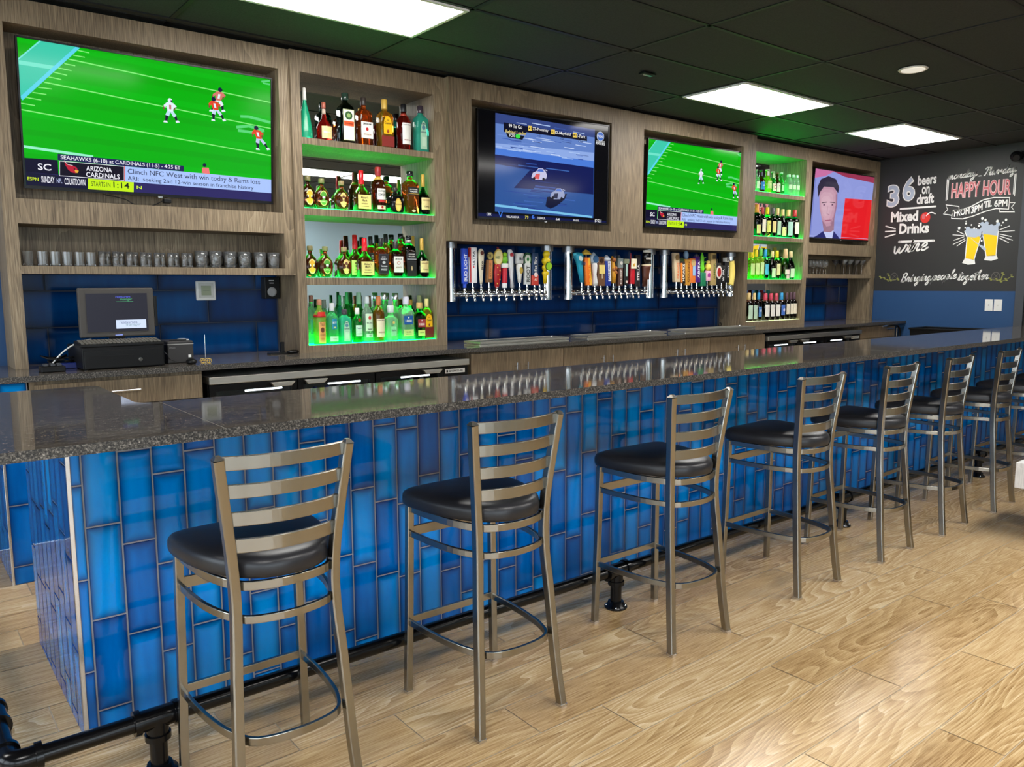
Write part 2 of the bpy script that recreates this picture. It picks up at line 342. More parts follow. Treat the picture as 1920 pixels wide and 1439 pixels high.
RACE = {'pic': [(0.125, 0.024), (0.881, 0.058), (0.883, 0.939), (0.125, 0.929)], 'b1': [(0.125, 0.024), (0.881, 0.058), (0.881, 0.136), (0.126, 0.117)], 'b2': [(0.126, 0.117), (0.881, 0.136), (0.879, 0.287), (0.126, 0.298)], 'b3': [(0.126, 0.298), (0.879, 0.287), (0.877, 0.37), (0.127, 0.343)], 'wall': [(0.127, 0.343), (0.877, 0.37), (0.876, 0.436), (0.124, 0.401)], 'trk': [(0.124, 0.401), (0.876, 0.436), (0.88, 0.701), (0.484, 0.69), (0.26, 0.696), (0.381, 0.511), (0.125, 0.488)], 'lite': [(0.126, 0.856), (0.873, 0.919), (0.873, 0.939), (0.125, 0.879)], 'tick': [(0.0, 0.947), (1.022, 0.963), (1.02, 1.008), (0.0, 0.999)], 't_99': [(0.22, 0.124), (0.317, 0.124)], 't_bl': [(0.199, 0.178), (0.348, 0.181)], 'n1': [(0.362, 0.124), (0.39, 0.124)], 'n2': [(0.534, 0.131), (0.563, 0.132)], 'n3': [(0.704, 0.137), (0.735, 0.137)], 't_77': [(0.395, 0.127), (0.513, 0.131)], 't_12': [(0.565, 0.136), (0.685, 0.14)], 't_1': [(0.738, 0.141), (0.805, 0.141)], 't_27': [(0.433, 0.18), (0.461, 0.18)], 't_51': [(0.604, 0.186), (0.633, 0.186)], 't_out': [(0.749, 0.188), (0.784, 0.19)], 'fox': [(0.245, 0.21)], 'foxg': [(0.287, 0.213)], 'lg': [(0.928, 0.119)], 't_gr': [(0.894, 0.173), (0.967, 0.173)], 't_ra': [(0.892, 0.19), (0.967, 0.193)], 't_cbk': [(0.067, 0.954), (0.101, 0.955)], 't_vil': [(0.207, 0.969), (0.3, 0.969)], 't_79': [(0.344, 0.965), (0.37, 0.966)], 't_dep': [(0.438, 0.966), (0.499, 0.968)], 't_64': [(0.58, 0.969), (0.61, 0.971)], 't_fin': [(0.718, 0.97), (0.767, 0.972)], 't_f51': [(0.898, 0.968), (0.951, 0.971)], 'v1': [(0.164, 0.954)], 'v2': [(0.406, 0.96)], 'car1': [(0.447, 0.551)], 'car2': [(0.59, 0.725)], 'shadow': [(0.498, 0.849), (0.51, 0.76), (0.666, 0.713), (0.647, 0.772), (0.582, 0.842), (0.537, 0.87)], 'c1w': [(0.369, 0.559), (0.528, 0.541)], 'c2w': [(0.513, 0.767), (0.669, 0.704)], 'text_bg': [(0.184, 0.1), (0.818, 0.136), (0.819, 0.181), (0.347, 0.165), (0.348, 0.191), (0.185, 0.186)]}
MAN = {'hair': [(0.087, 0.411), (0.061, 0.268), (0.105, 0.147), (0.214, 0.091), (0.334, 0.118), (0.398, 0.227), (0.391, 0.314), (0.353, 0.297), (0.311, 0.238), (0.161, 0.245), (0.112, 0.325), (0.109, 0.409)], 'face': [(0.096, 0.326), (0.16, 0.239), (0.318, 0.233), (0.379, 0.315), (0.393, 0.486), (0.371, 0.683), (0.324, 0.795), (0.255, 0.811), (0.176, 0.721), (0.124, 0.555)], 'neck': [(0.174, 0.7), (0.369, 0.662), (0.381, 0.879), (0.233, 0.931)], 'suit': [(0.078, 0.994), (0.141, 0.937), (0.215, 0.879), (0.308, 0.981), (0.366, 0.858), (0.474, 0.961), (0.491, 1.004), (0.079, 1.009)], 'shirt': [(0.217, 0.889), (0.273, 0.983), (0.367, 0.978), (0.378, 0.857), (0.323, 0.893)], 'bg': [(0.0, 0.002), (1.0, -0.003), (0.999, 0.995), (-0.0, 1.003)], 'top': [(0.0, 0.002), (1.0, -0.003), (1.008, 0.098), (0.472, 0.067), (0.275, 0.009), (0.007, 0.067)], 'red': [(0.512, 0.377), (0.966, 0.358), (0.991, 0.995), (0.506, 0.985)], 'eyes': [[(0.154, 0.51), (0.222, 0.493)], [(0.279, 0.487), (0.355, 0.49)]], 'mouth': [(0.223, 0.728), (0.315, 0.714)], 'nose': [(0.248, 0.522), (0.243, 0.63), (0.284, 0.637)]}
CH = {'d3': [(2.007, 2.363), (1.856, 2.629)], 'd6': [(1.826, 2.417), (1.677, 2.703)], 'beers': [(1.654, 2.587), (1.446, 2.593)], 'on': [(1.603, 2.486), (1.516, 2.487)], 'draft': [(1.655, 2.375), (1.462, 2.378)], 'u1': [(1.837, 2.339), (1.44, 2.338)], 'mixed': [(1.944, 2.189), (1.629, 2.189)], 'drinks': [(1.837, 2.049), (1.498, 2.045)], 'u2': [(1.832, 1.957), (1.437, 1.954)], 'rays': [[(2.0, 2.149), (1.886, 2.113)], [(2.001, 2.085), (1.883, 2.085)], [(2.001, 2.021), (1.883, 2.05)]], 'cherry': [(1.546, 2.219)], 'stem': [(1.536, 2.24), (1.507, 2.267), (1.473, 2.271), (1.438, 2.255)], 'wine': [(1.898, 1.825), (1.509, 1.856)], 'mon': [(1.326, 2.622), (1.027, 2.634)], 'dash': [(1.003, 2.628), (0.981, 2.629)], 'thu': [(0.956, 2.627), (0.643, 2.634)], 'happy': [(1.279, 2.411), (0.981, 2.406)], 'hour': [(0.954, 2.408), (0.675, 2.4)], 'hh_top': [(1.283, 2.543), (0.684, 2.534)], 'br': [[(1.33, 2.628), (1.33, 2.393)], [(1.316, 2.623), (1.316, 2.405)], [(0.638, 2.613), (0.639, 2.385)], [(0.649, 2.61), (0.652, 2.406)]], 'ban': [(1.252, 2.28), (1.181, 2.279), (1.077, 2.301), (0.94, 2.369), (0.84, 2.384), (0.684, 2.371), (0.686, 2.251), (0.81, 2.267), (0.916, 2.243), (1.047, 2.198), (1.142, 2.179), (1.259, 2.191)], 'banL': [(1.252, 2.268), (1.185, 2.284), (1.188, 2.318), (1.33, 2.346), (1.305, 2.293), (1.349, 2.247), (1.261, 2.226)], 'banR': [(0.681, 2.319), (0.629, 2.313), (0.659, 2.269), (0.626, 2.218), (0.773, 2.229), (0.771, 2.253)], 't_from': [(1.234, 2.208), (1.073, 2.228)], 't_3pm': [(1.058, 2.227), (0.944, 2.26)], 't_til': [(0.934, 2.278), (0.853, 2.292)], 't_6pm': [(0.83, 2.285), (0.701, 2.28)], 'g1': [(1.105, 2.037), (0.936, 2.011), (0.946, 1.987), (0.986, 1.744), (0.982, 1.676), (1.087, 1.687), (1.071, 1.747), (1.085, 1.977)], 'beer1': [(1.085, 1.977), (0.938, 1.986), (0.989, 1.727), (1.087, 1.743)], 'foam1': [(1.11, 2.046), (1.079, 2.07), (0.935, 2.053), (0.938, 1.985), (1.001, 1.968), (1.081, 1.981)], 'beer2': [(0.92, 2.006), (0.772, 1.978), (0.78, 1.763), (0.873, 1.762)], 'foam2': [(0.944, 2.07), (0.935, 2.111), (0.892, 2.113), (0.843, 2.081), (0.776, 2.098), (0.769, 2.019), (0.775, 1.977), (0.92, 2.004)], 'base1': [(1.087, 1.747), (0.989, 1.723), (0.982, 1.68), (1.054, 1.678), (1.116, 1.696)], 'base2': [(0.877, 1.762), (0.777, 1.771), (0.759, 1.733), (0.82, 1.714), (0.891, 1.729)], 'spoon': [(1.065, 1.984), (0.964, 1.899), (0.908, 1.872), (0.874, 1.837), (0.897, 1.821), (0.947, 1.873)], 'g1l': [(1.109, 2.041), (1.081, 1.972), (1.087, 1.742), (1.112, 1.696), (1.054, 1.678), (0.982, 1.682), (0.993, 1.731), (0.932, 2.007)], 'g2l': [(0.925, 2.015), (0.875, 1.762), (0.889, 1.724), (0.82, 1.714), (0.759, 1.733), (0.777, 1.775), (0.771, 2.023)], 'drops': [(1.104, 2.151), (1.103, 2.127), (1.171, 2.08), (1.045, 2.107), (0.906, 2.151), (0.967, 2.117), (0.969, 2.092), (0.787, 2.131), (0.731, 2.113), (0.703, 2.14), (0.744, 2.086), (0.931, 1.931), (0.938, 2.17), (1.108, 2.079), (1.015, 2.066), (0.991, 2.062)], 'burst': [[(1.191, 2.05), (1.115, 2.009)], [(1.234, 2.009), (1.115, 1.995)], [(1.218, 1.948), (1.114, 1.982)], [(1.223, 1.903), (1.104, 1.96)], [(1.181, 1.884), (1.099, 1.943)], [(0.757, 2.039), (0.665, 2.074)], [(0.759, 2.016), (0.615, 2.023)], [(0.755, 1.993), (0.642, 1.962)], [(0.756, 1.973), (0.627, 1.922)], [(0.758, 1.952), (0.664, 1.899)]], 'bring': [(1.782, 1.489), (1.432, 1.505)], 'people': [(1.432, 1.505), (1.171, 1.525)], 'together': [(1.153, 1.503), (0.845, 1.514)], 'wheatL': [(2.033, 1.546), (1.98, 1.532), (1.941, 1.508), (1.908, 1.508), (1.94, 1.577), (1.925, 1.554), (1.909, 1.513), (1.821, 1.521)], 'wheatR': [(0.814, 1.513), (0.752, 1.509), (0.713, 1.492), (0.695, 1.57), (0.713, 1.496), (0.661, 1.508), (0.607, 1.545)], 'hopL': [(1.869, 1.549)], 'hopR': [(0.766, 1.542)]}
ROW_B1 = [(1.796, 2.126, 0.314, 0.1, 'cone'), (1.925, 2.126, 0.243, 0.105, 'marn'), (2.078, 2.126, 0.32, 0.1, 'jag'), (2.211, 2.126, 0.31, 0.105, 'beam'), (2.369, 2.126, 0.32, 0.105, 'cuer'), (2.518, 2.126, 0.308, 0.105, 'capt'), (2.654, 2.126, 0.316, 0.105, 'bomb')]
ROW_B2 = [(1.798, 2.126, 0.204, 0.105, 'crwg'), (1.893, 2.126, 0.195, 0.105, 'crgr'), (2.033, 2.126, 0.191, 0.105, 'crbe'), (2.18, 2.126, 0.27, 0.105, 'make'), (2.309, 2.126, 0.303, 0.104, 'sout'), (2.437, 2.126, 0.183, 0.105, 'disa'), (2.56, 2.126, 0.297, 0.105, 'walr'), (2.665, 2.126, 0.283, 0.105, 'henn')]
ROW_B3 = [(1.798, 2.126, 0.201, 0.105, 'crwg'), (1.903, 2.126, 0.2, 0.105, 'crgr'), (2.04, 2.126, 0.199, 0.105, 'crbe'), (2.192, 2.126, 0.263, 0.105, 'make'), (2.317, 2.126, 0.265, 0.084, 'jack'), (2.432, 2.126, 0.249, 0.095, 'hone'), (2.539, 2.126, 0.292, 0.085, 'walb'), (2.647, 2.126, 0.276, 0.105, 'henn')]
ROW_B3b = [(2.172, 2.226, 0.289, 0.105, 'make2'), (2.293, 2.226, 0.284, 0.079, 'jack2'), (2.413, 2.226, 0.303, 0.081, 'bour2'), (2.533, 2.226, 0.31, 0.089, 'walr2'), (2.637, 2.226, 0.298, 0.085, 'henn2')]
ROW_B4 = [(1.85, 2.126, 0.294, 0.087, 'tito'), (1.938, 2.126, 0.268, 0.084, 'skyy'), (2.028, 2.126, 0.226, 0.088, 'bomb'), (2.124, 2.126, 0.231, 0.071, 'tanq'), (2.2, 2.126, 0.309, 0.077, 'baca'), (2.288, 2.126, 0.31, 0.085, 'capt2'), (2.383, 2.126, 0.243, 0.096, 'patr'), (2.507, 2.126, 0.303, 0.105, 'w18'), (2.619, 2.126, 0.259, 0.092, 'r18'), (2.68, 2.126, 0.286, 0.077, 'cuer2')]
ROW_B4b = [(1.839, 2.226, 0.319, 0.075, 'c1'), (1.932, 2.226, 0.29, 0.072, 'c2'), (2.047, 2.226, 0.317, 0.053, 'c3'), (2.1, 2.226, 0.338, 0.05, 'c4'), (2.192, 2.226, 0.335, 0.081, 'c5'), (2.27, 2.226, 0.312, 0.066, 'c6'), (2.388, 2.226, 0.331, 0.086, 'c7'), (2.48, 2.226, 0.328, 0.093, 'c8'), (2.599, 2.226, 0.281, 0.083, 'c9'), (2.681, 2.226, 0.31, 0.073, 'c10')]
ROW_D1 = [(6.672, 2.162, 0.219, 0.074, 'bclr'), (6.755, 2.162, 0.223, 0.087, 'bblu'), (6.865, 2.162, 0.236, 0.098, 'bgrn'), (6.961, 2.162, 0.224, 0.081, 'bgr2'), (7.041, 2.162, 0.217, 0.074, 'bbrn'), (7.116, 2.162, 0.226, 0.069, 'bcl2'), (7.255, 2.162, 0.217, 0.082, 'wat'), (7.337, 2.162, 0.221, 0.068, 'wat'), (7.407, 2.162, 0.223, 0.068, 'wat')]
ROW_D2 = [(6.704, 2.162, 0.321, 0.093, 'wora'), (6.802, 2.162, 0.297, 0.083, 'wred'), (6.889, 2.162, 0.302, 0.086, 'wyel'), (6.988, 2.162, 0.3, 0.082, 'wblk'), (7.073, 2.162, 0.302, 0.083, 'wcre'), (7.166, 2.162, 0.297, 0.091, 'wcr2'), (7.275, 2.162, 0.299, 0.105, 'wcr3'), (7.392, 2.162, 0.302, 0.105, 'wrd2')]
ROW_D3 = [(6.63, 2.162, 0.29, 0.086, 'gye1'), (6.719, 2.162, 0.299, 0.078, 'gye2'), (6.8, 2.162, 0.314, 0.078, 'ggrn'), (6.881, 2.162, 0.306, 0.079, 'gblu'), (7.004, 2.162, 0.292, 0.086, 'gcre'), (7.091, 2.162, 0.298, 0.082, 'gyel'), (7.246, 2.162, 0.322, 0.103, 'gros'), (7.349, 2.162, 0.297, 0.097, 'gcr2')]
ROW_D3b = [(7.067, 2.257, 0.321, 0.101, 'gb1'), (7.191, 2.257, 0.338, 0.103, 'gb2'), (7.302, 2.257, 0.316, 0.104, 'gb3')]
ROW_D4 = [(6.615, 2.162, 0.291, 0.093, 'hcr1'), (6.711, 2.162, 0.289, 0.076, 'hcr2'), (6.788, 2.162, 0.293, 0.073, 'hblu'), (6.909, 2.162, 0.285, 0.097, 'hpk1'), (7.01, 2.162, 0.284, 0.094, 'hpk2'), (7.106, 2.162, 0.283, 0.092, 'hpk3'), (7.201, 2.162, 0.289, 0.09, 'hbl2'), (7.305, 2.162, 0.288, 0.073, 'hdk1'), (7.38, 2.162, 0.291, 0.072, 'hdk2'), (7.442, 2.162, 0.294, 0.075, 'hdk3')]
ROW_D4b = [(6.975, 2.257, 0.315, 0.094, 'hb1'), (7.094, 2.257, 0.317, 0.096, 'hb2')]
G_ROCK = [(0.222, 2.147, 0.073, 0.049), (0.289, 2.147, 0.075, 0.05), (0.348, 2.147, 0.076, 0.051), (0.405, 2.147, 0.078, 0.051), (0.464, 2.147, 0.079, 0.052), (0.52, 2.147, 0.08, 0.053)]
G_HIGH = [(0.576, 2.147, 0.071, 0.033), (0.612, 2.147, 0.072, 0.033), (0.647, 2.147, 0.073, 0.034), (0.682, 2.147, 0.074, 0.034), (0.718, 2.147, 0.074, 0.034), (0.754, 2.147, 0.075, 0.035), (0.791, 2.147, 0.076, 0.035), (0.827, 2.147, 0.077, 0.035), (0.865, 2.147, 0.078, 0.036), (0.902, 2.147, 0.078, 0.036), (0.94, 2.147, 0.079, 0.037), (0.979, 2.147, 0.08, 0.037), (1.017, 2.147, 0.081, 0.037), (1.056, 2.147, 0.082, 0.038)]
G_PINT = [(1.117, 2.157, 0.094, 0.073), (1.201, 2.157, 0.096, 0.075), (1.288, 2.157, 0.098, 0.077), (1.376, 2.157, 0.1, 0.078), (1.475, 2.157, 0.102, 0.08), (1.563, 2.157, 0.105, 0.082)]
G_WINE = [(7.787, 2.202, 0.151, 0.064), (7.858, 2.202, 0.153, 0.065), (7.927, 2.202, 0.154, 0.065), (7.992, 2.202, 0.155, 0.066), (8.059, 2.202, 0.156, 0.066), (8.115, 2.202, 0.157, 0.067)]
G_MART = [(8.47, 2.182, 0.158, 0.126), (8.602, 2.182, 0.161, 0.129), (8.747, 2.182, 0.163, 0.131), (8.882, 2.182, 0.165, 0.133), (8.481, 2.302, 0.165, 0.112), (8.596, 2.302, 0.167, 0.114), (8.737, 2.302, 0.17, 0.116), (8.883, 2.302, 0.172, 0.118)]
TAP1 = [(2.996, -0.002, 1.447, 1.735, 0.053, 'blue'), (3.07, 0.004, 1.483, 1.743, 0.065, 'ultra'), (3.147, -0.001, 1.471, 1.736, 0.054, 'cream'), (3.221, 0.01, 1.486, 1.723, 0.067, 'bronze'), (3.296, 0.014, 1.439, 1.759, 0.072, 'goblet'), (3.369, 0.006, 1.445, 1.726, 0.069, 'frogred'), (3.444, -0.021, 1.445, 1.737, 0.049, 'bat'), (3.519, -0.005, 1.483, 1.712, 0.08, 'mug'), (3.595, 0.0, 1.47, 1.715, 0.077, 'wreath'), (3.671, -0.002, 1.463, 1.717, 0.065, 'navy'), (3.78, 0.017, 1.476, 1.743, 0.071, 'lemons')]
TAP2 = [(4.187, -0.048, 1.485, 1.732, 0.085, 'teal'), (4.262, -0.032, 1.46, 1.757, 0.069, 'umbrella'), (4.338, -0.018, 1.456, 1.736, 0.082, 'whiteblue'), (4.409, -0.01, 1.456, 1.701, 0.078, 'popsicle'), (4.487, -0.014, 1.456, 1.717, 0.066, 'bluewhite'), (4.56, -0.016, 1.477, 1.71, 0.067, 'nuts'), (4.635, 0.001, 1.455, 1.72, 0.068, 'greybrown'), (4.709, 0.004, 1.459, 1.688, 0.063, 'blackgreen'), (4.785, 0.007, 1.472, 1.738, 0.07, 'pineapple'), (4.856, -0.003, 1.45, 1.725, 0.052, 'blackwhite'), (4.961, 0.022, 1.45, 1.771, 0.106, 'pint')]
TAP3 = [(5.389, -0.02, 1.489, 1.756, 0.085, 'beige'), (5.464, -0.011, 1.475, 1.696, 0.065, 'orangeblack'), (5.541, -0.016, 1.457, 1.769, 0.073, 'goldblue'), (5.613, -0.009, 1.48, 1.708, 0.074, 'orangeblue'), (5.687, -0.018, 1.485, 1.742, 0.059, 'purple'), (5.766, -0.009, 1.451, 1.769, 0.083, 'gator'), (5.842, 0.007, 1.499, 1.691, 0.077, 'yellowpink'), (5.919, -0.009, 1.456, 1.764, 0.085, 'tanlog'), (5.993, -0.004, 1.456, 1.71, 0.07, 'blackred'), (6.066, 0.002, 1.48, 1.647, 0.055, 'blackipa'), (6.142, -0.015, 1.484, 1.725, 0.064, 'blacktall'), (6.216, -0.007, 1.455, 1.697, 0.081, 'banana')]
# ================================================================ the setting
XR, YW, ZC, G0X, G0Y = 9.077, 2.399, 2.927, 4.6312, 0.8569
XL, YF = -4.2, -6.6
def struct(name, mb, mats, parent=None, bevel=0):
    o = mb.build(name, mats, parent, bevel)
    if parent is None: o['kind'] = 'structure'
    return o
# floor of plank tiles, rows along X
fl = MB(); fl.quad((XL, YF, -.003), (XR, YF, -.003), (XR, YW, -.003), (XL, YW, -.003), 1)
PW, PL, Y0 = .2018, 1.127, -.0815
known = {-1: .377-0, -2: .518, -3: .858, -4: .053, -5: .329, -6: 1.043, -7: .148, -8: .62, 1: 1.067, 5: 1.069, 0: .30, 2: .2, 3: .62, 4: .45}
r0 = int((YF-Y0)/PW)-1; r1 = int((YW-Y0)/PW)+1
for r in range(r0, r1+1):
    ya = max(Y0+r*PW, YF); yb = min(Y0+(r+1)*PW, YW)
    if yb-ya < .01: continue
    off = known.get(r, random.random()*PL)
    k = int((XL-off)/PL)-1
    while off+k*PL < XR:
        xa = max(off+k*PL, XL); xb = min(off+(k+1)*PL, XR); k += 1
        if xb-xa < .01: continue
        g = .0019
        fl.add([(xa+g, ya+g, 0), (xb-g, ya+g, 0), (xb-g, yb-g, 0), (xa+g, yb-g, 0)], [(0, 1, 2, 3)], 0, rn=.02+random.random()*.96)
struct('floor', fl, [M['floor_wood'], M['grout_floor']])
# ceiling: slab, dropped panels, grid
cl = MB(); cl.box(XL, XR, YF, YW, ZC+.004, ZC+.05, 0)
ceil = struct('ceiling', cl, M['ceil'])
tb = MB(); b = .012
i = int((XL-G0X)/1.2192)-1
while G0X+i*1.2192 < XR:
    x = G0X+i*1.2192; i += 1
    if x > XL: tb.box(x-b, x+b, YF, YW, ZC-.001, ZC+.006)
j = int((YF-G0Y)/.6096)-1
while G0Y+j*.6096 < YW:
    y = G0Y+j*.6096; j += 1
    if y > YF: tb.box(XL, XR, y-b, y+b, ZC-.001, ZC+.006)
tb.box(XL, XR, 1.99, 2.02, ZC-.004, ZC+.006)
tb.build('ceiling_grid', M['tbar'], ceil)
def tiles(mb, axis, pos, a0, a1, z0, z1, tw, th, along_z, known=None, seedk=0, sign=-1, g=.0022, proud=.004):
    """tiles on a wall plane; along_z: columns with staggered joints, else running bond rows"""
    rg = random.Random(seedk)
    def quad(p0, p1, q0, q1):
        if p1-p0 < .004 or q1-q0 < .004: return
        e = .0016
        def P(p, q, d):
            return (p, pos+sign*d, q) if axis == 'y' else (pos+sign*d, p, q)
        A = [P(p0, q0, 0), P(p1, q0, 0), P(p1, q1, 0), P(p0, q1, 0), P(p0+e, q0+e, proud), P(p1-e, q0+e, proud), P(p1-e, q1-e, proud), P(p0+e, q1-e, proud)]
        fs = [(4, 5, 6, 7), (0, 1, 5, 4), (1, 2, 6, 5), (2, 3, 7, 6), (3, 0, 4, 7)]
        if (axis == 'x' and sign < 0) or (axis == 'y' and sign > 0): fs = [tuple(reversed(f)) for f in fs]
        uv4 = [(0, 0), (1, 0), (1, 1), (0, 1)]
        if (axis == 'x' and sign < 0) or (axis == 'y' and sign > 0): top = list(reversed(uv4))
        else: top = uv4
        if not along_z: top = [(v, u) for u, v in top]
        mb.add(A, fs, 0, uvs=[top]+[[(0, 0)]*4]*4, rn=.03+.94*rg.random())
    if along_z:
        k = 0; x = a0
        while x < a1-.004:
            xb = min(x+tw, a1); off = (known or {}).get(k); 
            if off is None: off = rg.random()*th
            z = off-th
            while z < z1:
                quad(max(x+g, a0), min(xb-g, a1), max(z+g, z0), min(z+th-g, z1)); z += th
            k += 1; x += tw
            if k == 1 and known and 'first' in known: x = a0+known['first']
    else:
        z = z0; r = 0
        while z < z1:
            off = (known or [0, tw/2])[r % 2]; k = int((a0-off)/tw)-2
            while off+k*tw < a1:
                quad(max(off+k*tw+g, a0), min(off+(k+1)*tw-g, a1), z+g, min(z+th-g, z1)); k += 1
            z += th; r += 1
# walls
m = MB(); m.box(XL, XR, YW, YW+.12, 0, ZC+.05, 0); wb = struct('wall_back', m, M['wall_blue'])
m = MB(); m.box(.19, 9.05, YW-.010, YW-.0005, 1.03, 1.83, 1); wb_t = MB(); 
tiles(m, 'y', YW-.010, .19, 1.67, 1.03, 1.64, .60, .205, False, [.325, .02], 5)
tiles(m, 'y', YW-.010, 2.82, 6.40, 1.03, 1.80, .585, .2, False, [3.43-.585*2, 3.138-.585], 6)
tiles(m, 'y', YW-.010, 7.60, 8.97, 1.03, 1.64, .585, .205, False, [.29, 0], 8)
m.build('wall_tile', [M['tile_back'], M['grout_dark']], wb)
m = MB(); m.box(XR, XR+.12, .558, YW+.12, 1.383, ZC+.05, 1); m.box(XR, XR+.12, .558, YW+.12, 0, 1.383, 0); m.box(XR, XR+.12, YF, .558, 0, ZC+.05, 2)
struct('wall_right', m, [M['wall_blue'], M['chalk'], M['wall_grey']])
# dark doorway jamb at the far end of the bar
m = MB(); m.box(XR-.03, XR, .47, .555, 0, ZC); struct('trim_1', m, M['wall_grey'], bevel=.003)
m = MB(); m.box(XR-.012, XR, -.45, .468, 0, 2.1); struct('door_1', m, M['black_m'])
# left wall with window openings, front wall with shop windows
def wall_with_windows(name, axis, pos, a0, a1, wins, z0, z1, mm, thick):
    m = MB(); xs = sorted(wins)
    def bx(p, q, za, zb):
        if axis == 'y': m.box(p, q, min(pos, pos+thick), max(pos, pos+thick), za, zb)
        else: m.box(min(pos, pos+thick), max(pos, pos+thick), p, q, za, zb)
    bx(a0, a1, 0, z0); bx(a0, a1, z1, ZC+.05); p = a0
    for q0, q1 in xs: bx(p, q0, z0, z1); p = q1
    bx(p, a1, z0, z1)
    return struct(name, m, mm)
FW = [(-3.9, -1.6), (-1.3, 1.15)]
LW = [(-5.8, -3.4), (-3.0, -.6), (-.2, 2.0)]  # last opening is unseen, added to brighten the bar's end tiles
wall_with_windows('wall_front', 'y', YF, XL, XR, FW, .5, 2.45, M['wall_pale'], -.12)
wall_with_windows('wall_left', 'x', XL, YF, YW, LW, .5, 2.45, M['wall_pale'], -.12)
pane = mat('window_glass', (.95, 1, 1), .0, trans=1, ior=1.01)
n = 1
for ax, L in (('y', FW), ('x', LW)):
    for a, q in L:
        m = MB(); f = .04
        for (p0, p1, z0, z1) in ((a, a+f, .5, 2.45), (q-f, q, .5, 2.45), (a, q, .5, .5+f), (a, q, 2.45-f, 2.45), ((a+q)/2-f/2, (a+q)/2+f/2, .5, 2.45)):
            if ax == 'y': m.box(p0, p1, YF-.08, YF-.03, z0, z1)
            else: m.box(XL-.08, XL-.03, p0, p1, z0, z1)
        o = struct('window_%d' % n, m, M['black_m']); n += 1
# ceiling lights
def panel_light(x0, label, name='ceiling_light', y0=G0Y):
    t = thing(name, label, 'ceiling light', (x0+.6096, y0+.3048, ZC-.004), group='flat ceiling light panels')
    m = MB(); a, b2, f = .597, .292, .022
    m.box(-a, a, -b2, -b2+f, -.006, .004); m.box(-a, a, b2-f, b2, -.006, .004); m.box(-a, -a+f, -b2+f, b2-f, -.006, .004); m.box(a-f, a, -b2+f, b2-f, -.006, .004)
    m.build('frame', M['white_plastic'], t)
    m = MB(); m.box(-a+f, a-f, -b2+f, b2-f, -.004, .002); m.build('diffuser', M['panel_on'], t)
FT = 1.2192
panel_light(G0X-3*FT, 'largest lit ceiling panel, cut off by the picture top above the liquor shelves')
panel_light(G0X, 'lit ceiling panel in the black ceiling in front of the second football screen')
panel_light(G0X+2*FT, 'small looking lit ceiling panel nearest the chalkboard wall')
for k, (xx, yy) in enumerate([(-3, -6), (0, -6), (2, -10), (-5, -6), (-3, -11), (0, -11), (-1, -6), (-6, 0)]):  # unseen panels, added and placed for the light they give the room
    panel_light(G0X+xx*FT, '%s unseen ceiling panel of those added to light the room' % ['first', 'second', 'third', 'fourth', 'fifth', 'sixth', 'seventh', 'eighth'][k], y0=G0Y+yy*.6096)
t = thing('recessed_downlight', 'small round white recessed downlight set in the black ceiling', 'downlight', (5.26, -.04, ZC-.002))
m = MB(); m.lathe([(-.006, .078), (-.008, .09), (0, .096)], seg=32); m.build('trim_ring', M['white_plastic'], t)
m = MB(); m.cyl((0, 0, -.009), (0, 0, -.006), .076, 32); m.build('lens', mat('downlight_lens', srgb(225, 225, 215), .4, emit=(1, .95, .85), es=.35), t)
t = thing('fire_sensor', 'small flat black sensor plate on the ceiling above the race screen', 'sensor', (3.9, 1.15, ZC-.002))
m = MB(); m.box(-.06, .06, -.03, .03, -.012, 0); m.build('cover', M['black'], t, .004)
m = MB(); m.box(-.04, .04, -.012, .012, -.016, -.012); m.build('slot', M['satin_chrome'], t)
t = thing('security_camera', 'black dome security camera high on the chalkboard wall', 'camera', (XR, .62, 2.80))
m = MB(); m.cyl((-.001, 0, 0), (-.05, 0, 0), .05, 20); m.build('mount', M['black'], t)
m = MB(); m.sphere((-.09, 0, -.02), .055); m.build('dome', M['black'], t)
m = MB(); m.cyl((-.1, 0, -.02), (-.19, -.04, -.05), .032, 16); m.build('lens_barrel', M['black'], t)

# ================================================================ front bar
ZT, TH = 1.0538, .029
bar = thing('bar', 'long bar front clad in upright glossy blue tiles', 'bar', (0, 0, 0))
m = MB(); m.box(.006, 9.06, .006, .20, 0, ZT-TH); m.box(.006, .15, .20, .93, 0, ZT-TH); m.build('core', M['grout'], bar)
m = MB()
kn = {0: None, 1: .0886, 2: .0138, 3: .2316, 4: .296, 5: .01}
x = .0; cols = []
kz = {.0: .228, .039: .0886, .1437: .0138, .2454: .2316, .348: .296}
edges = [0.004, .039]+[.1437+.1028*k for k in range(90)]
offs = {0: .228, 1: .0886, 2: .0138, 3: .2316, 4: .296, 5: .14, 6: .05, 7: .2, 8: .27, 9: .11, 10: .057, 11: .30, 12: .274, 13: .067, 14: .25, 15: .128, 16: .31-.06, 17: .185, 18: .06, 19: .10, 20: .28, 21: .245, 22: .039, 23: .29, 24: .10, 25: .004}
for k in range(len(edges)-1):
    if edges[k] > 9.05: break
    tiles(m, 'y', 0, edges[k], min(edges[k+1], 9.05), 0.0, ZT-TH-.001, 1.0, .308, True, {0: offs.get(k, random.random()*.308)}, 100+k, -1, g=.0024, proud=.003)
m.box(.001, 9.06, 0, .006, 0, ZT-TH, 1)
m.build('front_tile', [M['tile'], M['grout']], bar)
m = MB(); m.box(0, .006, .001, .93, 0, ZT-TH, 1)
for k in range(9): tiles(m, 'x', 0, .01+.1028*k, min(.01+.1028*(k+1), .93), 0, ZT-TH-.001, 1.0, .308, True, {0: random.random()*.308}, 300+k, -1, g=.0024, proud=.003)
m.build('end_tile', [M['tile'], M['grout']], bar)
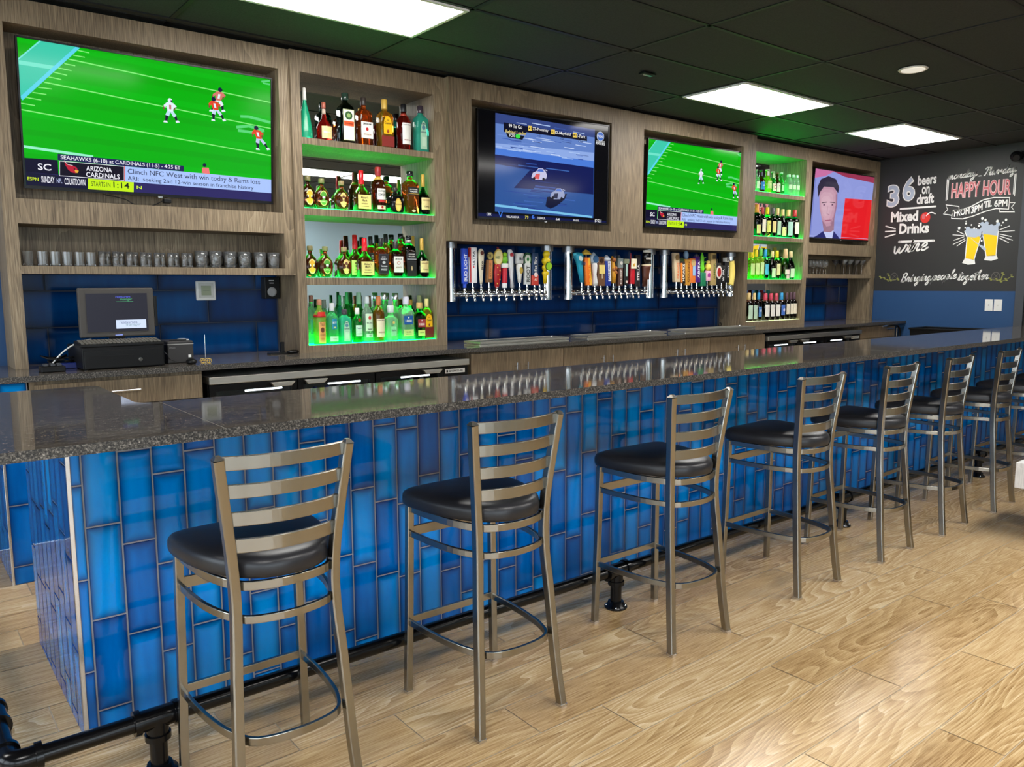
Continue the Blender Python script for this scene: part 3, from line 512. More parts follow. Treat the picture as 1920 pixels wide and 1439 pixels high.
m = MB(); m.box(-.004, .009, -.004, .009, 0, ZT-TH); m.build('corner_trim', M['satin_chrome'], bar, .002)
top = thing('bar_countertop', 'polished black granite slab on the blue tiled bar', 'countertop', (0, 0, 0))
out = [(-.46, -.443), (9.06, -.443), (9.06, .243), (.33, .243), (.29, .255), (.274, .29), (.274, .875), (.262, .903), (.235, .912), (-.46, .912)]
m = MB(); nn = len(out)
m.add([(x, y, ZT) for x, y in out], [tuple(range(nn))], 0); m.add([(x, y, ZT-TH) for x, y in out], [tuple(range(nn-1, -1, -1))], 1)
for i in range(nn):
    (xa, ya), (xb, yb) = out[i], out[(i+1) % nn]; m.quad((xa, ya, ZT-TH), (xb, yb, ZT-TH), (xb, yb, ZT), (xa, ya, ZT), 1)
m.build('slab', [M['granite'], M['granite_edge']], top, .0025)
m = MB(); seam = mat('granite_seam', srgb(150, 148, 144), .5)
for xa, ya, xb, yb in ((.345, .243, .345, -.443), (4.45, .243, 4.45, -.443)):
    m.quad((xa-.0008, yb, ZT+.0003), (xa+.0008, yb, ZT+.0003), (xb+.0008, ya, ZT+.0003), (xb-.0008, ya, ZT+.0003))
m.build('joint', seam, top)
# back bar end panel (short tiled return) on the left
t = thing('tiled_end_wall', 'short blue tiled end wall under the back counter beyond the bar opening', 'low wall', (0, 0, 0))
m = MB(); m.box(.006, .122, 1.74, YW-.002, 0, 1.003); m.build('core', M['grout'], t)
m = MB(); m.box(.001, .124, 1.734, 1.74, 0, 1.003, 1); m.box(0, .006, 1.736, YW-.002, 0, 1.003, 1)
for k, (a, q) in enumerate(((.004, .122),)): tiles(m, 'y', 1.734, a, q, 0, 1.003, 1, .308, True, {0: .09}, 41, -1, g=.0024, proud=.003)
for k in range(7): tiles(m, 'x', 0, 1.738+.1*k, min(1.738+.1*(k+1), YW-.004), 0, 1.003, 1, .308, True, {0: random.random()*.3}, 51+k, -1, g=.0024, proud=.003)
m.build('tile_face', [M['tile'], M['grout']], t)
m = MB(); m.box(-.004, .008, 1.73, 1.742, 0, 1.003); m.build('corner_trim', M['satin_chrome'], t, .002)

# ---------------------------------------------------------------- foot rail
rail = thing('foot_rail', 'black pipe foot rail on flanged posts along the blue bar', 'foot rail', (0, 0, 0))
PY, PZ, PR = -.32, .175, .0255
posts = [.141, 2.118, 4.09, 6.07, 8.05]
m = MB(); m.cyl((-.19, PY, PZ), (9.0, PY, PZ), PR, 20); m.build('pipe', M['pipe'], rail)
m = MB(); m.cyl((-.24, PY+.05, PZ), (-.24, 1.5, PZ), PR, 20); m.build('pipe', M['pipe'], rail)
m = MB(); m.tube(smooth_path([(-.24, PY+.07, PZ), (-.24, PY+.035, PZ), (-.23, PY+.01, PZ), (-.205, PY, PZ), (-.17, PY, PZ)], 4), .031, 18)
m.cyl((-.24, PY+.06, PZ), (-.24, PY+.078, PZ), .037, 20); m.cyl((-.178, PY, PZ), (-.16, PY, PZ), .037, 20); m.build('elbow', M['pipe'], rail)
def tee(x, y, along):
    d = (1, 0, 0) if along == 'x' else (0, 1, 0); o = rail
    m = MB(); m.cyl((x-.06*d[0], y-.06*d[1], PZ), (x+.06*d[0], y+.06*d[1], PZ), .032, 20); m.cyl((x, y, PZ), (x, y, PZ-.06), .032, 20)
    for s_ in (-1, 1):
        m.cyl((x+s_*.048*d[0], y+s_*.048*d[1], PZ), (x+s_*.066*d[0], y+s_*.066*d[1], PZ), .0375, 20)
    m.cyl((x, y, PZ-.048), (x, y, PZ-.066), .0375, 20); m.build('tee_fitting', M['pipe'], rail)
    m = MB(); m.cyl((x, y, 0.008), (x, y, PZ-.05), PR, 20); m.build('post', M['pipe'], rail)
    m = MB(); m.lathe([(0, .052), (.008, .052), (.011, .04), (.03, .036), (.03, .03)], (x, y, 0), 28); fo = m.build('floor_flange', M['pipe'], rail)
    m = MB()
    for k in range(4):
        a = PI/4+k*PI/2; m.sphere((x+.043*math.cos(a), y+.043*math.sin(a), .010), .0055, seg=8, rg=5)
    m.build('bolt_heads', M['chrome'], fo)
for px in posts: tee(px, PY, 'x')
tee(-.24, -.02, 'y'); tee(-.24, 1.1, 'y')
# ================================================================ back bar cabinetry
ZB, YA, YB, YC, YD = 1.035, 2.087, 2.061, 2.003, 2.102
ZH = ZC-.02
OAK = M['oak']
wt = thing('back_counter', 'dark granite counter running under the liquor shelves and taps', 'countertop', (0, 0, 0))
m = MB(); x0, x1, y0, y1 = -.3, XR-.004, 1.695, YW-.012
m.quad((x0, y0, ZB), (x1, y0, ZB), (x1, y1, ZB), (x0, y1, ZB), 0); m.quad((x0, y1, ZB-.03), (x1, y1, ZB-.03), (x1, y0, ZB-.03), (x0, y0, ZB-.03), 1)
m.quad((x0, y0, ZB-.03), (x1, y0, ZB-.03), (x1, y0, ZB), (x0, y0, ZB), 1); m.quad((x0, y1, ZB-.03), (x0, y0, ZB-.03), (x0, y0, ZB), (x0, y1, ZB), 1); m.quad((x1, y0, ZB-.03), (x1, y1, ZB-.03), (x1, y1, ZB), (x1, y0, ZB), 1)
m.build('slab', [M['granite'], M['granite_edge']], wt, .0025)

def framed(u, name, x0, x1, yf, yb, z0, z1, holes, base=(0, 0, 0), bev=.0012):
    """front panel with rectangular openings (x0,x1,z0,z1), depth yf..yb, one mesh"""
    xs = sorted({x0, x1, *[h[0] for h in holes], *[h[1] for h in holes]}); zs = sorted({z0, z1, *[h[2] for h in holes], *[h[3] for h in holes]})
    m = MB()
    def hole(xm, zm): return any(h[0] < xm < h[1] and h[2] < zm < h[3] for h in holes)
    nx, nz = len(xs)-1, len(zs)-1; H = [[hole((xs[i]+xs[i+1])/2, (zs[k]+zs[k+1])/2) for k in range(nz)] for i in range(nx)]
    bx, by, bz = base
    def q(*p): m.poly([(a-bx, b_-by, c_-bz) for a, b_, c_ in p])
    for i in range(nx):
        for k in range(nz):
            if H[i][k]: continue
            a, b_, c_, d = xs[i], xs[i+1], zs[k], zs[k+1]
            q((a, yf, c_), (b_, yf, c_), (b_, yf, d), (a, yf, d)); q((b_, yb, c_), (a, yb, c_), (a, yb, d), (b_, yb, d))
            if i == 0 or H[i-1][k]: q((a, yb, c_), (a, yf, c_), (a, yf, d), (a, yb, d))
            if i == nx-1 or H[i+1][k]: q((b_, yf, c_), (b_, yb, c_), (b_, yb, d), (b_, yf, d))
            if k == 0 or H[i][k-1]: q((a, yb, c_), (b_, yb, c_), (b_, yf, c_), (a, yf, c_))
            if k == nz-1 or H[i][k+1]: q((a, yf, d), (b_, yf, d), (b_, yb, d), (a, yb, d))
    return m.build(name, OAK, u)
def bxp(u, name, x0, x1, y0, y1, z0, z1, base, mt=None, bev=.001):
    m = MB(); m.box(x0-base[0], x1-base[0], y0-base[1], y1-base[1], z0-base[2], z1-base[2]); return m.build(name, mt or OAK, u, bev)

# unit A: screen recess over glass niche over till bay
bA = (.9, YA, ZB); uA = thing('screen_cabinet', 'wood grained wall cabinet around the largest football screen and tumbler niche', 'cabinet', bA)
framed(uA, 'face_frame', .12, 1.679, YA, YA+.022, 1.533, ZH, [(.1835, 1.6125, 1.918, 2.784), (.1835, 1.6125, 1.574, 1.791)], bA)
framed(uA, 'recess_lining', .12, 1.679, YA+.022, YW-.02, 1.533, ZH, [(.1835, 1.6125, 1.918, 2.784), (.1835, 1.6125, 1.574, 1.791)], bA)
bxp(uA, 'back_panel', .125, 1.675, YW-.02, YW-.012, 1.534, ZH, bA)
bxp(uA, 'recess_back', .1835, 1.6125, YA+.19, YA+.2, 1.918, 2.784, bA)
bxp(uA, 'side_post', .12, .182, YA, YW-.011, ZB, 1.533, bA)
# unit B: lit liquor shelves
def shelf_unit(name, label, base, x0, x1, y, ox0, ox1, oz0, oz1, boards, yb, leds, base_led):
    u = thing(name, label, 'shelf cabinet', base)
    framed(u, 'face_frame', x0, x1, y, y+.022, ZB, ZH, [(ox0, ox1, oz0, oz1)], base)
    bxp(u, 'side_panel', ox0-.018, ox0, y+.022, YW-.012, oz0, oz1, base); bxp(u, 'side_panel', ox1, ox1+.018, y+.022, YW-.012, oz0, oz1, base)
    bxp(u, 'side_panel', x0, x0+.016, y+.022, YW-.011, ZB, ZH, base); bxp(u, 'side_panel', x1-.016, x1, y+.022, YW-.011, ZB, ZH, base)
    bxp(u, 'top_panel', ox0-.018, ox1+.018, y+.022, YW-.012, oz1, oz1+.018, base); bxp(u, 'bottom_panel', ox0-.018, ox1+.018, y+.022, YW-.012, oz0-.018, oz0, base)
    bxp(u, 'mirror_back', ox0, ox1, yb, yb+.006, oz0, oz1, base, M['mirror'], 0)
    for (za, zb2), led in zip(boards, leds):
        s_ = bxp(u, 'shelf', ox0, ox1, y+.004, yb, za, zb2, base)
        if led: bxp(s_, 'lit_liner', ox0+.004, ox1-.004, y+.012, yb-.004, zb2, zb2+.003, base, M['led'], 0)
    bxp(u, 'lit_liner', ox0+.004, ox1-.004, y+.012, yb-.004, oz0, oz0+.003, base, M[base_led], 0)
    return u
shelf_unit('liquor_shelf_cabinet', 'tall lit liquor cabinet between the largest football screen and the taps', (2.23, YB, ZB), 1.679, 2.812, YB, 1.7406, 2.7235, 1.082, 2.7813, [(2.349, 2.39), (1.911, 1.956), (1.472, 1.519)], 2.292, [0, 1, 1], 'led')
# unit C: two screens above the taps
bC = (4.62, YC, 1.7825); uC = thing('screen_cabinet', 'wide wood grained cabinet holding the race screen and second football screen over the taps', 'cabinet', bC)
hC = [(3.0042, 4.4248, 1.907, 2.783), (4.815, 6.2286, 1.910, 2.782)]
framed(uC, 'face_frame', 2.812, 6.4353, YC, YC+.022, 1.7825, ZH, hC, bC)
framed(uC, 'recess_lining', 2.812, 6.4353, YC+.022, YC+.2, 1.7825, ZH, hC, bC)
bxp(uC, 'recess_back', 2.83, 6.41, YC+.2, YC+.21, 1.80, ZH, bC)
bxp(uC, 'soffit', 2.813, 6.40, YC+.21, YW-.012, 1.7835, 1.80, bC)
# unit D: wine shelves
shelf_unit('wine_shelf_cabinet', 'lit cabinet of beer and wine shelves beside the screen showing a man', (6.99, YD, ZB), 6.436, 7.568, YD, 6.495, 7.489, 1.085, 2.783, [(2.357, 2.400), (1.911, 1.955), (1.472, 1.518)], 2.33, [1, 1, 1], 'led_warm')
# unit E: screen, stemware niche, open bay
bE = (8.32, YD, ZB); uE = thing('screen_cabinet', 'wood grained wall cabinet beside the chalkboard with stemware niche', 'cabinet', bE)
hE = [(7.60, 9.0, 1.916, 2.783), (7.60, 8.99, 1.576, 1.790)]
framed(uE, 'face_frame', 7.568, XR-.004, YD, YD+.022, 1.533, ZH, hE, bE); framed(uE, 'recess_lining', 7.568, XR-.004, YD+.022, YW-.02, 1.533, ZH, hE, bE)
bxp(uE, 'back_panel', 7.60, 9.0, YW-.03, YW-.021, 1.57, 2.79, bE)
bxp(uE, 'side_post', 8.975, 9.06, YD, YW-.011, ZB, 1.533, bE)

# ---------------------------------------------------------------- base cabinets and coolers
def bar_pull(parent, p, L, vert, r=.005):
    m = MB(); x, y, z = p
    if vert: m.cyl((x, y-.03, z-L/2), (x, y-.03, z+L/2), r, 10); [m.cyl((x, y-.03, z+s_*L*.33), (x, y, z+s_*L*.33), r*.8, 8) for s_ in (-1, 1)]
    else: m.cyl((x-L/2, y-.03, z), (x+L/2, y-.03, z), r, 10); [m.cyl((x+s_*L*.33, y-.03, z), (x+s_*L*.33, y, z), r*.8, 8) for s_ in (-1, 1)]
    return m.build('handle', M['satin_chrome'], parent)
YBF = 1.722
bx = (.54, YBF, 0); u = thing('drawer_cabinet', 'low wood drawer cabinet under the cash register', 'cabinet', bx)
bxp(u, 'carcass', .132, .96, YBF+.02, YW-.02, .1, 1.003, bx); bxp(u, 'toe_kick', .14, .95, YBF+.06, YBF+.08, 0, .1, bx, M['black_m'])
for z0, z1 in ((.855, .985), (.50, .85), (.12, .495)):
    d = bxp(u, 'drawer', .152, .953, YBF, YBF+.02, z0, z1, bx); bar_pull(d, (.56-bx[0], 0, z0+(z1-z0)*.57), .14, False)
k = 0
for xa, xb, sx in ((2.778, 3.645, 'beside the cooler with three glass doors'), (3.648, 4.538, 'under the gap between first and middle drip trays'), (4.541, 5.425, 'under the middle drip tray'), (5.428, 6.27, 'next to the far cooler')):
    bx = ((xa+xb)/2, YBF, 0); u = thing('base_cabinet', 'low wood cabinet with two doors '+sx, 'cabinet', bx, group='two door cabinets under the taps')
    bxp(u, 'carcass', xa, xb, YBF+.02, YW-.02, .1, 1.003, bx); bxp(u, 'toe_kick', xa, xb, YBF+.06, YBF+.08, 0, .1, bx, M['black_m'])
    mid = (xa+xb)/2+.01
    for a, q, hx in ((xa+.002, mid-.0015, mid-.05), (mid+.0015, xb-.002, mid+.05)):
        d = bxp(u, 'door', a, q, YBF, YBF+.02, .12, .988, bx); bar_pull(d, (hx-bx[0], 0, .83), .16, True)
bx = (8.46, YBF, 0); u = thing('base_cabinet', 'small low wood cabinet at the far end of the back counter', 'cabinet', bx)
bxp(u, 'carcass', 8.065, 8.87, YBF+.02, YW-.02, .1, 1.003, bx); d = bxp(u, 'drawer', 8.07, 8.865, YBF, YBF+.02, .86, .988, bx); bar_pull(d, (.24, 0, .955), .16, False)
d = bxp(u, 'door', 8.07, 8.865, YBF, YBF+.02, .12, .855, bx)
def cooler(x0, x1, label, nd):
    bx = ((x0+x1)/2, 1.70, 0); t = thing('back_bar_cooler', label, 'cooler', bx); xc = bx[0]
    bxp(t, 'cabinet_shell', x0, x1, 2.28, 2.38, .02, .962, bx, M['black']); bxp(t, 'cabinet_shell', x0, x0+.02, 1.74, 2.28, .02, .925, bx, M['black']); bxp(t, 'cabinet_shell', x1-.2, x1, 1.74, 2.28, .02, .925, bx, M['black'])
    bxp(t, 'top_panel', x0, x1, 1.695, 2.3, .9225, .963, bx, M['steel'], .002)
    bxp(t, 'kick_grille', x0, x1, 1.75, 1.77, .02, .1, bx, M['black_m'])
    bxp(t, 'inner_liner', x0+.02, x1-.2, 2.2, 2.21, .1, .922, bx, M['white_plastic']); bxp(t, 'inner_floor', x0+.02, x1-.2, 1.75, 2.2, .1, .11, bx, M['white_plastic'])
    g = bxp(t, 'compressor_grille', x1-.2, x1, 1.715, 1.74, .02, .918, bx, M['black'])
    m = MB(); m.box(x1-.186-bx[0], x1-.026-bx[0], .0125, .016, .872, .901); pl = m.build('name_plate', M['white_plastic'], g)
    m = MB(); m.text('BEVERAGE-AIR', (x1-.1-bx[0], .0118, .8865), (1, 0, 0), (0, 0, 1), w=.115, m=0, bold=.02); m.box(x1-.178-bx[0], x1-.166-bx[0], .0115, .012, .879, .894); m.build('lettering', M['black'], pl)
    wd = (x1-.2-x0)/nd
    for k in range(nd):
        a = x0+k*wd+.004; q = x0+(k+1)*wd-.004; f = .035
        d = framed(t, 'door', a, q, 1.715, 1.74, .11, .915, [(a+f, q-f, .11+f, .915-f)], bx); d.data.materials[0] = M['black']
        bxp(d, 'glass_pane', a+f, q-f, 1.725, 1.729, .11+f, .915-f, bx, glass(235, 240, 240, 0, 1.1), 0)
        hx = q-.15 if k % 3 != 1 else a+.05
        m = MB(); e = 0
        pts = [(hx-.02, .909), (hx+.13, .909), (hx+.105, .884), (hx, .884)]
        m.add([(x-bx[0], 0.012, z) for x, z in pts]+[(x-bx[0], -.016, z) for x, z in pts], [(4, 5, 6, 7), (3, 2, 1, 0), (0, 1, 5, 4), (1, 2, 6, 5), (2, 3, 7, 6), (3, 0, 4, 7)]); m.build('handle', M['steel'], d, .002)
        m = MB(); m.cyl((a+.22-bx[0], .075, .864), (q-.07-bx[0], .075, .864), .0055, 8); m.build('light_tube', M['led_white'], t)
        rg = random.Random(k+int(x0*10))
        for j in range(int(wd/.075)):
            pass
    return t
cooler(.985, 2.745, 'long black cooler with three lit glass doors and steel top edge', 3)
cooler(6.29, 8.06, 'far black cooler under the wine shelves with a darker steel top edge', 3)
# bottles standing in the near cooler
k = 0
for x, colr, capc in ((1.6, (120, 160, 170), (200, 200, 205)), (1.68, (60, 90, 60), (30, 60, 200)), (1.76, (150, 60, 40), (30, 60, 200)), (1.84, (40, 110, 60), (220, 220, 220)), (1.92, (90, 60, 30), (210, 180, 60)), (2.12, (40, 120, 60), (200, 200, 205)), (2.2, (100, 50, 30), (150, 50, 40)), (2.28, (60, 150, 70), (40, 150, 60)), (2.38, (60, 150, 70), (210, 210, 210)), (2.46, (220, 220, 210), (230, 230, 220))):
    k += 1
    t = thing('cooler_bottle', ['first', 'second', 'third', 'fourth', 'fifth', 'sixth', 'seventh', 'eighth', 'ninth', 'tenth'][10-k]+' bottle from the name plate end inside the near cooler', 'bottle', (x, 1.86, .60), group='bottles inside the near cooler')
    m = MB(); m.lathe([(0, .028), (.01, .031), (.14, .031), (.18, .014), (.225, .012)], seg=14); m.build('glass_body', glass(*colr), t)
    m = MB(); m.lathe([(.222, .0135), (.24, .0135)], seg=12); m.build('cap', paint(*capc), t)
t = thing('cooler_rack', 'wire rack holding bottles inside the near cooler', 'rack', (1.8, 1.9, .59))
m = MB()
for k in range(40): m.cyl((-.75+k*.0375, -.13, .004), (-.75+k*.0375, .28, .004), .0015, 6)
m.cyl((-.78, -.13, 0), (.74, -.13, 0), .003, 6); m.cyl((-.78, .28, 0), (.74, .28, 0), .003, 6); m.build('wires', M['white_plastic'], t)
# waste bin past the back counter
t = thing('waste_bin', 'black rectangular plastic bin by the blue wall past the back counter', 'bin', (8.84, 1.12, 0))
m = MB(); a, b_ = .2, .33
def ring(x, y, z): return [(-x, -y, z), (x, -y, z), (x, y, z), (-x, y, z)]
R = [ring(.14, .27, 0), ring(.14, .27, 0), ring(a, b_, .97), ring(a-.012, b_-.012, .97), ring(.13, .25, .02)]
vs = [p for r_ in R for p in r_]; fs = []
for i in range(4):
    for k in range(4): fs.append((i*4+k, i*4+(k+1) % 4, (i+1)*4+(k+1) % 4, (i+1)*4+k))
fs.append((3, 2, 1, 0)); fs.append((16, 17, 18, 19)); m.add(vs, fs); m.build('tub', M['black'], t)
m = MB(); pth = [(-a, -b_, .968), (a, -b_, .968), (a, b_, .968), (-a, b_, .968)]; m.sweep(pth, rrect(.03, .018, .004), closed=True, up=(0, 0, 1)); m.build('rim', M['black'], t)
t = thing('soda_gun', 'chrome and black dispensing tap on the front of the far back counter', 'dispenser', (8.55, 1.66, .95))
m = MB(); m.tube(smooth_path([(0, 0, .045), (.06, -.03, .05), (.16, -.04, .04), (.22, -.04, -.02), (.22, -.04, -.16)], 6), .012, 10); m.build('hose', M['black'], t)
m = MB(); m.cyl((-.13, -.01, .04), (.0, -.0, .045), .008, 10); m.cyl((.12, -.055, -.12), (.12, -.055, .02), .008, 10); m.build('spout', M['chrome'], t)

# ---------------------------------------------------------------- drip trays
for (xa, xb, sfx) in ((2.86, 3.70, 'below the first tap tower'), (3.90, 4.83, 'below the middle tap tower'), (5.08, 6.10, 'below the far tap tower')):
    t = thing('drip_tray', 'stainless drip tray with slotted grate on the granite '+sfx, 'drip tray', ((xa+xb)/2, 1.82, ZB), group='drip trays under the taps'); h = (xb-xa)/2
    m = MB(); m.box(-h, h, -.1, -.092, 0, .014); m.box(-h, h, .092, .1, 0, .014); m.box(-h, -h+.008, -.092, .092, 0, .014); m.box(h-.008, h, -.092, .092, 0, .014); m.box(-h, h, -.1, .1, 0, .003); m.build('pan', M['steel'], t, .0015)
    m = MB(); m.box(-h, h, -.1, -.088, .022, .036); m.box(-h, h, .088, .1, .022, .036); m.box(-h, -h+.012, -.088, .088, .022, .036); m.box(h-.012, h, -.088, .088, .022, .036)
    for k in range(int(2*h/.014)-1): m.box(-h+.014+k*.014, -h+.022+k*.014, -.088, .088, .028, .034)
    m.box(-h+.01, h-.01, -.08, -.07, .003, .023); m.box(-h+.01, h-.01, .07, .08, .003, .023); m.build('grate', M['steel'], t)
    m = MB(); m.sphere((h*.78, 0, .040), .012, sz=.6); m.build('knob', M['chrome'], t)

# ---------------------------------------------------------------- tap towers
towers = [(2.935, 3.885, 'first chrome tap tower, beside the liquor shelves'), (4.12, 5.125, 'middle chrome tap tower, under the gap between race and football screens'), (5.325, 6.33, 'far chrome tap tower, beside the wine shelves')]
YT, ZP = 2.19, 1.402
for xa, xb, lab in towers:
    t = thing('tap_tower', lab, 'tap tower', ((xa+xb)/2, YT, 1.345), group='chrome tap towers'); h = (xb-xa)/2
    for s_ in (-1, 1):
        m = MB(); m.cyl((s_*h, 0, 0), (s_*h, 0, .40), .036, 28); m.build('post', M['chrome'], t)
        m = MB(); m.cyl((s_*h, 0, .393), (s_*h, 0, .437), .050, 28); m.build('flange', M['flange_metal'], t, .002)
    m = MB(); m.cyl((-h, 0, ZP-1.345), (h, 0, ZP-1.345), .027, 24); m.build('beer_pipe', M['chrome'], t)
# ---------------------------------------------------------------- taps with handles
def shank(t, dx):
    m = MB(); m.cyl((0, .055, ZP-1.40), (0, -.02, ZP-1.40), .011, 14); m.cyl((0, .045, ZP-1.40), (0, .03, ZP-1.40), .019, 14); m.build('shank', M['chrome'], t)
    m = MB(); zz = ZP-1.40
    m.lathe([(zz-.012, .010), (zz-.006, .014), (zz+.014, .014), (zz+.02, .010), (zz+.045, .009), (zz+.05, .012)], (0, -.028, 0), 14)
    m.tube(smooth_path([(0, -.028, zz), (0, -.045, zz-.014), (0, -.052, zz-.034), (0, -.056, zz-.056)], 4), .0095, 12)
    m.build('faucet', M['chrome'], t)
HY = -.028
def HL(prof, n=2, dep=1): m = MB(); m.lathe(prof, (0, HY, 0), 18, 0, n, dep); return m
def tilt_part(o, dx, z0, H):
    if abs(dx) > .004:
        for v in o.data.vertices:
            v.co.x += dx*(v.co.z-z0)/H
def word(o_parent, s_, z0, z1, width, y, col, vert=True, dx=0, H=1, zr=0, bold=.02):
    m = MB()
    if vert: m.text(s_, (0, HY-y, (z0+z1)/2), (0, 0, 1), (-1, 0, 0), w=(z1-z0), h=width, bold=bold)
    else: m.text(s_, (0, HY-y, (z0+z1)/2), (1, 0, 0), (0, 0, 1), w=width, h=(z1-z0), bold=bold)
    o = m.build('lettering', col, o_parent); tilt_part(o, dx, zr, H); return o
def handle(kind, z0, z1, w, dx, t):
    H = z1-z0; r = w/2
    def B(name, mb, col): o = mb.build(name, col, t, 0); tilt_part(o, dx, z0, H); return o
    stem = MB(); stem.cyl((0, HY, ZP-1.40+.045), (0, HY, z0+.01), .006, 10); stem.build('stem', M['chrome'], t)
    def block(a, b, col, wid=r, dep=.5, n=6, taper=1.0, name='handle'):
        return B(name, HL([(z0+H*a, wid*taper), (z0+H*a+.004, wid*taper*1.02), (z0+H*b-.004, wid), (z0+H*b, wid*.92)], n, dep), col)
    def disc(zc, rad, col, y=.02, th=.006, name='emblem', xx=0, sz=1):
        m = MB(); m.add([], []); seg = 24; vs = []
        for yy in (HY-y, HY-y-th):
            for i in range(seg): vs.append((xx+rad*math.cos(2*PI*i/seg), yy, zc+rad*sz*math.sin(2*PI*i/seg)))
        m.add(vs, [tuple(range(seg)), tuple(range(2*seg-1, seg-1, -1))]+[(i, seg+i, seg+(i+1) % seg, (i+1) % seg) for i in range(seg)]); return B(name, m, col)
    P = paint
    if kind == 'blue':
        h_ = block(.1, 1, P(20, 66, 190), dep=.6, taper=.8); block(0, .12, P(40, 80, 200), r*.5, 1, 2, name='ferrule'); word(h_, 'BUD LIGHT', z0+H*.16, z0+H*.86, r*1.0, r*.62, P(240, 242, 245), dx=dx, H=H, zr=z0)
    elif kind == 'ultra':
        h_ = block(0, 1, P(236, 236, 238), dep=.5); m = MB(); m.box(-r*1.0, -r*.72, HY-r*.52, HY+r*.4, z0+.003, z1-.003); B('side_stripe', m, P(196, 60, 60)); word(h_, 'ULTRA', z0+H*.5, z0+H*.9, r*.6, r*.53, P(60, 64, 80), dx=dx, H=H, zr=z0)
        m = MB(); m.box(-.004, .004, HY-r*.53, HY-r*.5, z0+H*.42, z0+H*.48); B('seal', m, P(200, 30, 40))
    elif kind == 'cream':
        h_ = B('handle', HL([(z0, r*.3), (z0+H*.1, r*.45), (z0+H*.6, r*.8), (z0+H*.85, r*1.0), (z0+H*.95, r*.8), (z1, r*.35)], 3, .6), P(226, 216, 190)); word(h_, 'lite', z0+H*.42, z0+H*.66, r*.7, r*.62, P(50, 40, 40), dx=dx, H=H, zr=z0); disc(z0+H*.88, r*.55, P(96, 48, 34), r*.5)
    elif kind == 'bronze':
        h_ = block(0, .72, P(120, 84, 50), r*.8, .6); m = MB(); m.box(-r*.45, r*.45, HY-r*.53, HY-r*.45, z0+H*.12, z0+H*.7); B('copper_panel', m, P(206, 132, 74)); word(h_, 'STONE', z0+H*.18, z0+H*.62, r*.4, r*.55, P(100, 60, 30)); disc(z0+H*.84, r*.95, P(40, 44, 34), -.004, .012); disc(z0+H*.84, r*.78, P(190, 170, 96), .009, .002); word(h_, 'DB', z0+H*.79, z0+H*.89, r*.8, .0125, P(40, 44, 34), False)
    elif kind == 'goblet':
        B('handle', HL([(z0, r*.3), (z0+H*.06, r*.5), (z0+H*.2, r*.8), (z0+H*.4, r*.95), (z0+H*.55, r*.8), (z0+H*.62, r*.4)], 2, .6), P(170, 24, 30)); disc(z0+H*.74, r*1.15, P(214, 186, 96), .0, .012, sz=1.5); o_ = disc(z0+H*.74, r*.95, P(236, 222, 160), .0125, .0015, sz=1.5); word(o_, 'ANGRY', z0+H*.70, z0+H*.77, r*1.3, .015, P(60, 90, 40), False)
        m = MB(); m.cyl((0, HY, z0+H*.88), (.006, HY, z0+H*.97), .007, 10, 0, .002); m.cyl((0, HY, z0+H*.92), (-.012, HY, z0+H*.985), .003, 8); B('finial', m, P(150, 40, 30))
        for k, (a, b_) in enumerate(((.12, -.3), (.22, .35), (.33, -.2), (.43, .3), (.5, -.35))): disc(z0+H*a, .005, P(226, 196, 90), r*.52, .002, 'gold_fleck', r*b_)
    elif kind == 'frogred':
        h_ = block(.0, .14, P(236, 236, 236), r*.6, 1, 2, name='collar'); block(.13, .56, P(196, 30, 50), r*.62, 1, 2); block(.54, .66, P(226, 226, 222), r*.95, .8, 2, name='collar'); B('emblem', HL([(z0+H*.66, r*.5), (z0+H*.74, r*.8), (z0+H*.82, r*.7), (z0+H*.86, r*.4)], 2, .8), P(110, 186, 40)); m = MB(); m.sphere((0, HY, z0+H*.9), r*.55); B('finial', m, P(150, 210, 40))
    elif kind == 'bat':
        h_ = B('handle', HL([(z0, r*.6), (z0+H*.2, r*.45), (z0+H*.5, r*.8), (z0+H*.8, r*1.0), (z0+H*.96, r*.9), (z1, r*.5)], 2, 1), P(214, 216, 218)); disc(z0+H*.86, r*.7, P(170, 40, 50), r*.85, .003)
    elif kind == 'mug':
        h_ = B('handle', HL([(z0, r*.3), (z0+H*.15, r*.4), (z0+H*.5, r*.65), (z0+H*.66, r*.6)], 2, 1), P(228, 226, 218)); B('mug_head', HL([(z0+H*.64, r*.8), (z0+H*.68, r*.92), (z0+H*.9, r*.9), (z0+H*.92, r*1.0), (z1, r*1.0)], 2, .8), P(206, 206, 204)); disc(z0+H*.42, r*.4, P(190, 160, 70), r*.62, .003, sz=1.6); word(h_, 'Mule', z0+H*.76, z0+H*.86, r*1.2, r*.76, P(90, 90, 96), False)
    elif kind == 'wreath':
        h_ = block(0, .68, P(206, 206, 204), r*.75, .5); word(h_, 'ROOT', z0+H*.08, z0+H*.6, r*.85, r*.4, P(52, 58, 54)); disc(z0+H*.8, r*1.05, P(36, 84, 50), -.003, .012, sz=1.3); disc(z0+H*.8, r*.72, P(220, 224, 210), .0095, .002, sz=1.3); disc(z0+H*.8, r*.3, P(60, 130, 70), .012, .002, sz=1.3)
    elif kind == 'navy':
        h_ = block(.3, 1, P(24, 54, 92), r*.95, .5); block(0, .32, P(198, 62, 48), r*1.0, .55, name='red_base'); word(h_, 'Fat Tire', z0+H*.44, z0+H*.88, r*.75, r*.5, P(236, 232, 220)); disc(z0+H*.33, r*.55, P(236, 214, 210), r*.56, .003); word(h_, 'ALE', z0+H*.14, z0+H*.22, r*.9, r*.6, P(240, 220, 200), False)
    elif kind == 'lemons':
        B('handle', HL([(z0, r*.35), (z0+H*.2, r*.5), (z0+H*.32, r*.85), (z0+H*.38, r*.6)], 2, .9), P(232, 196, 20))
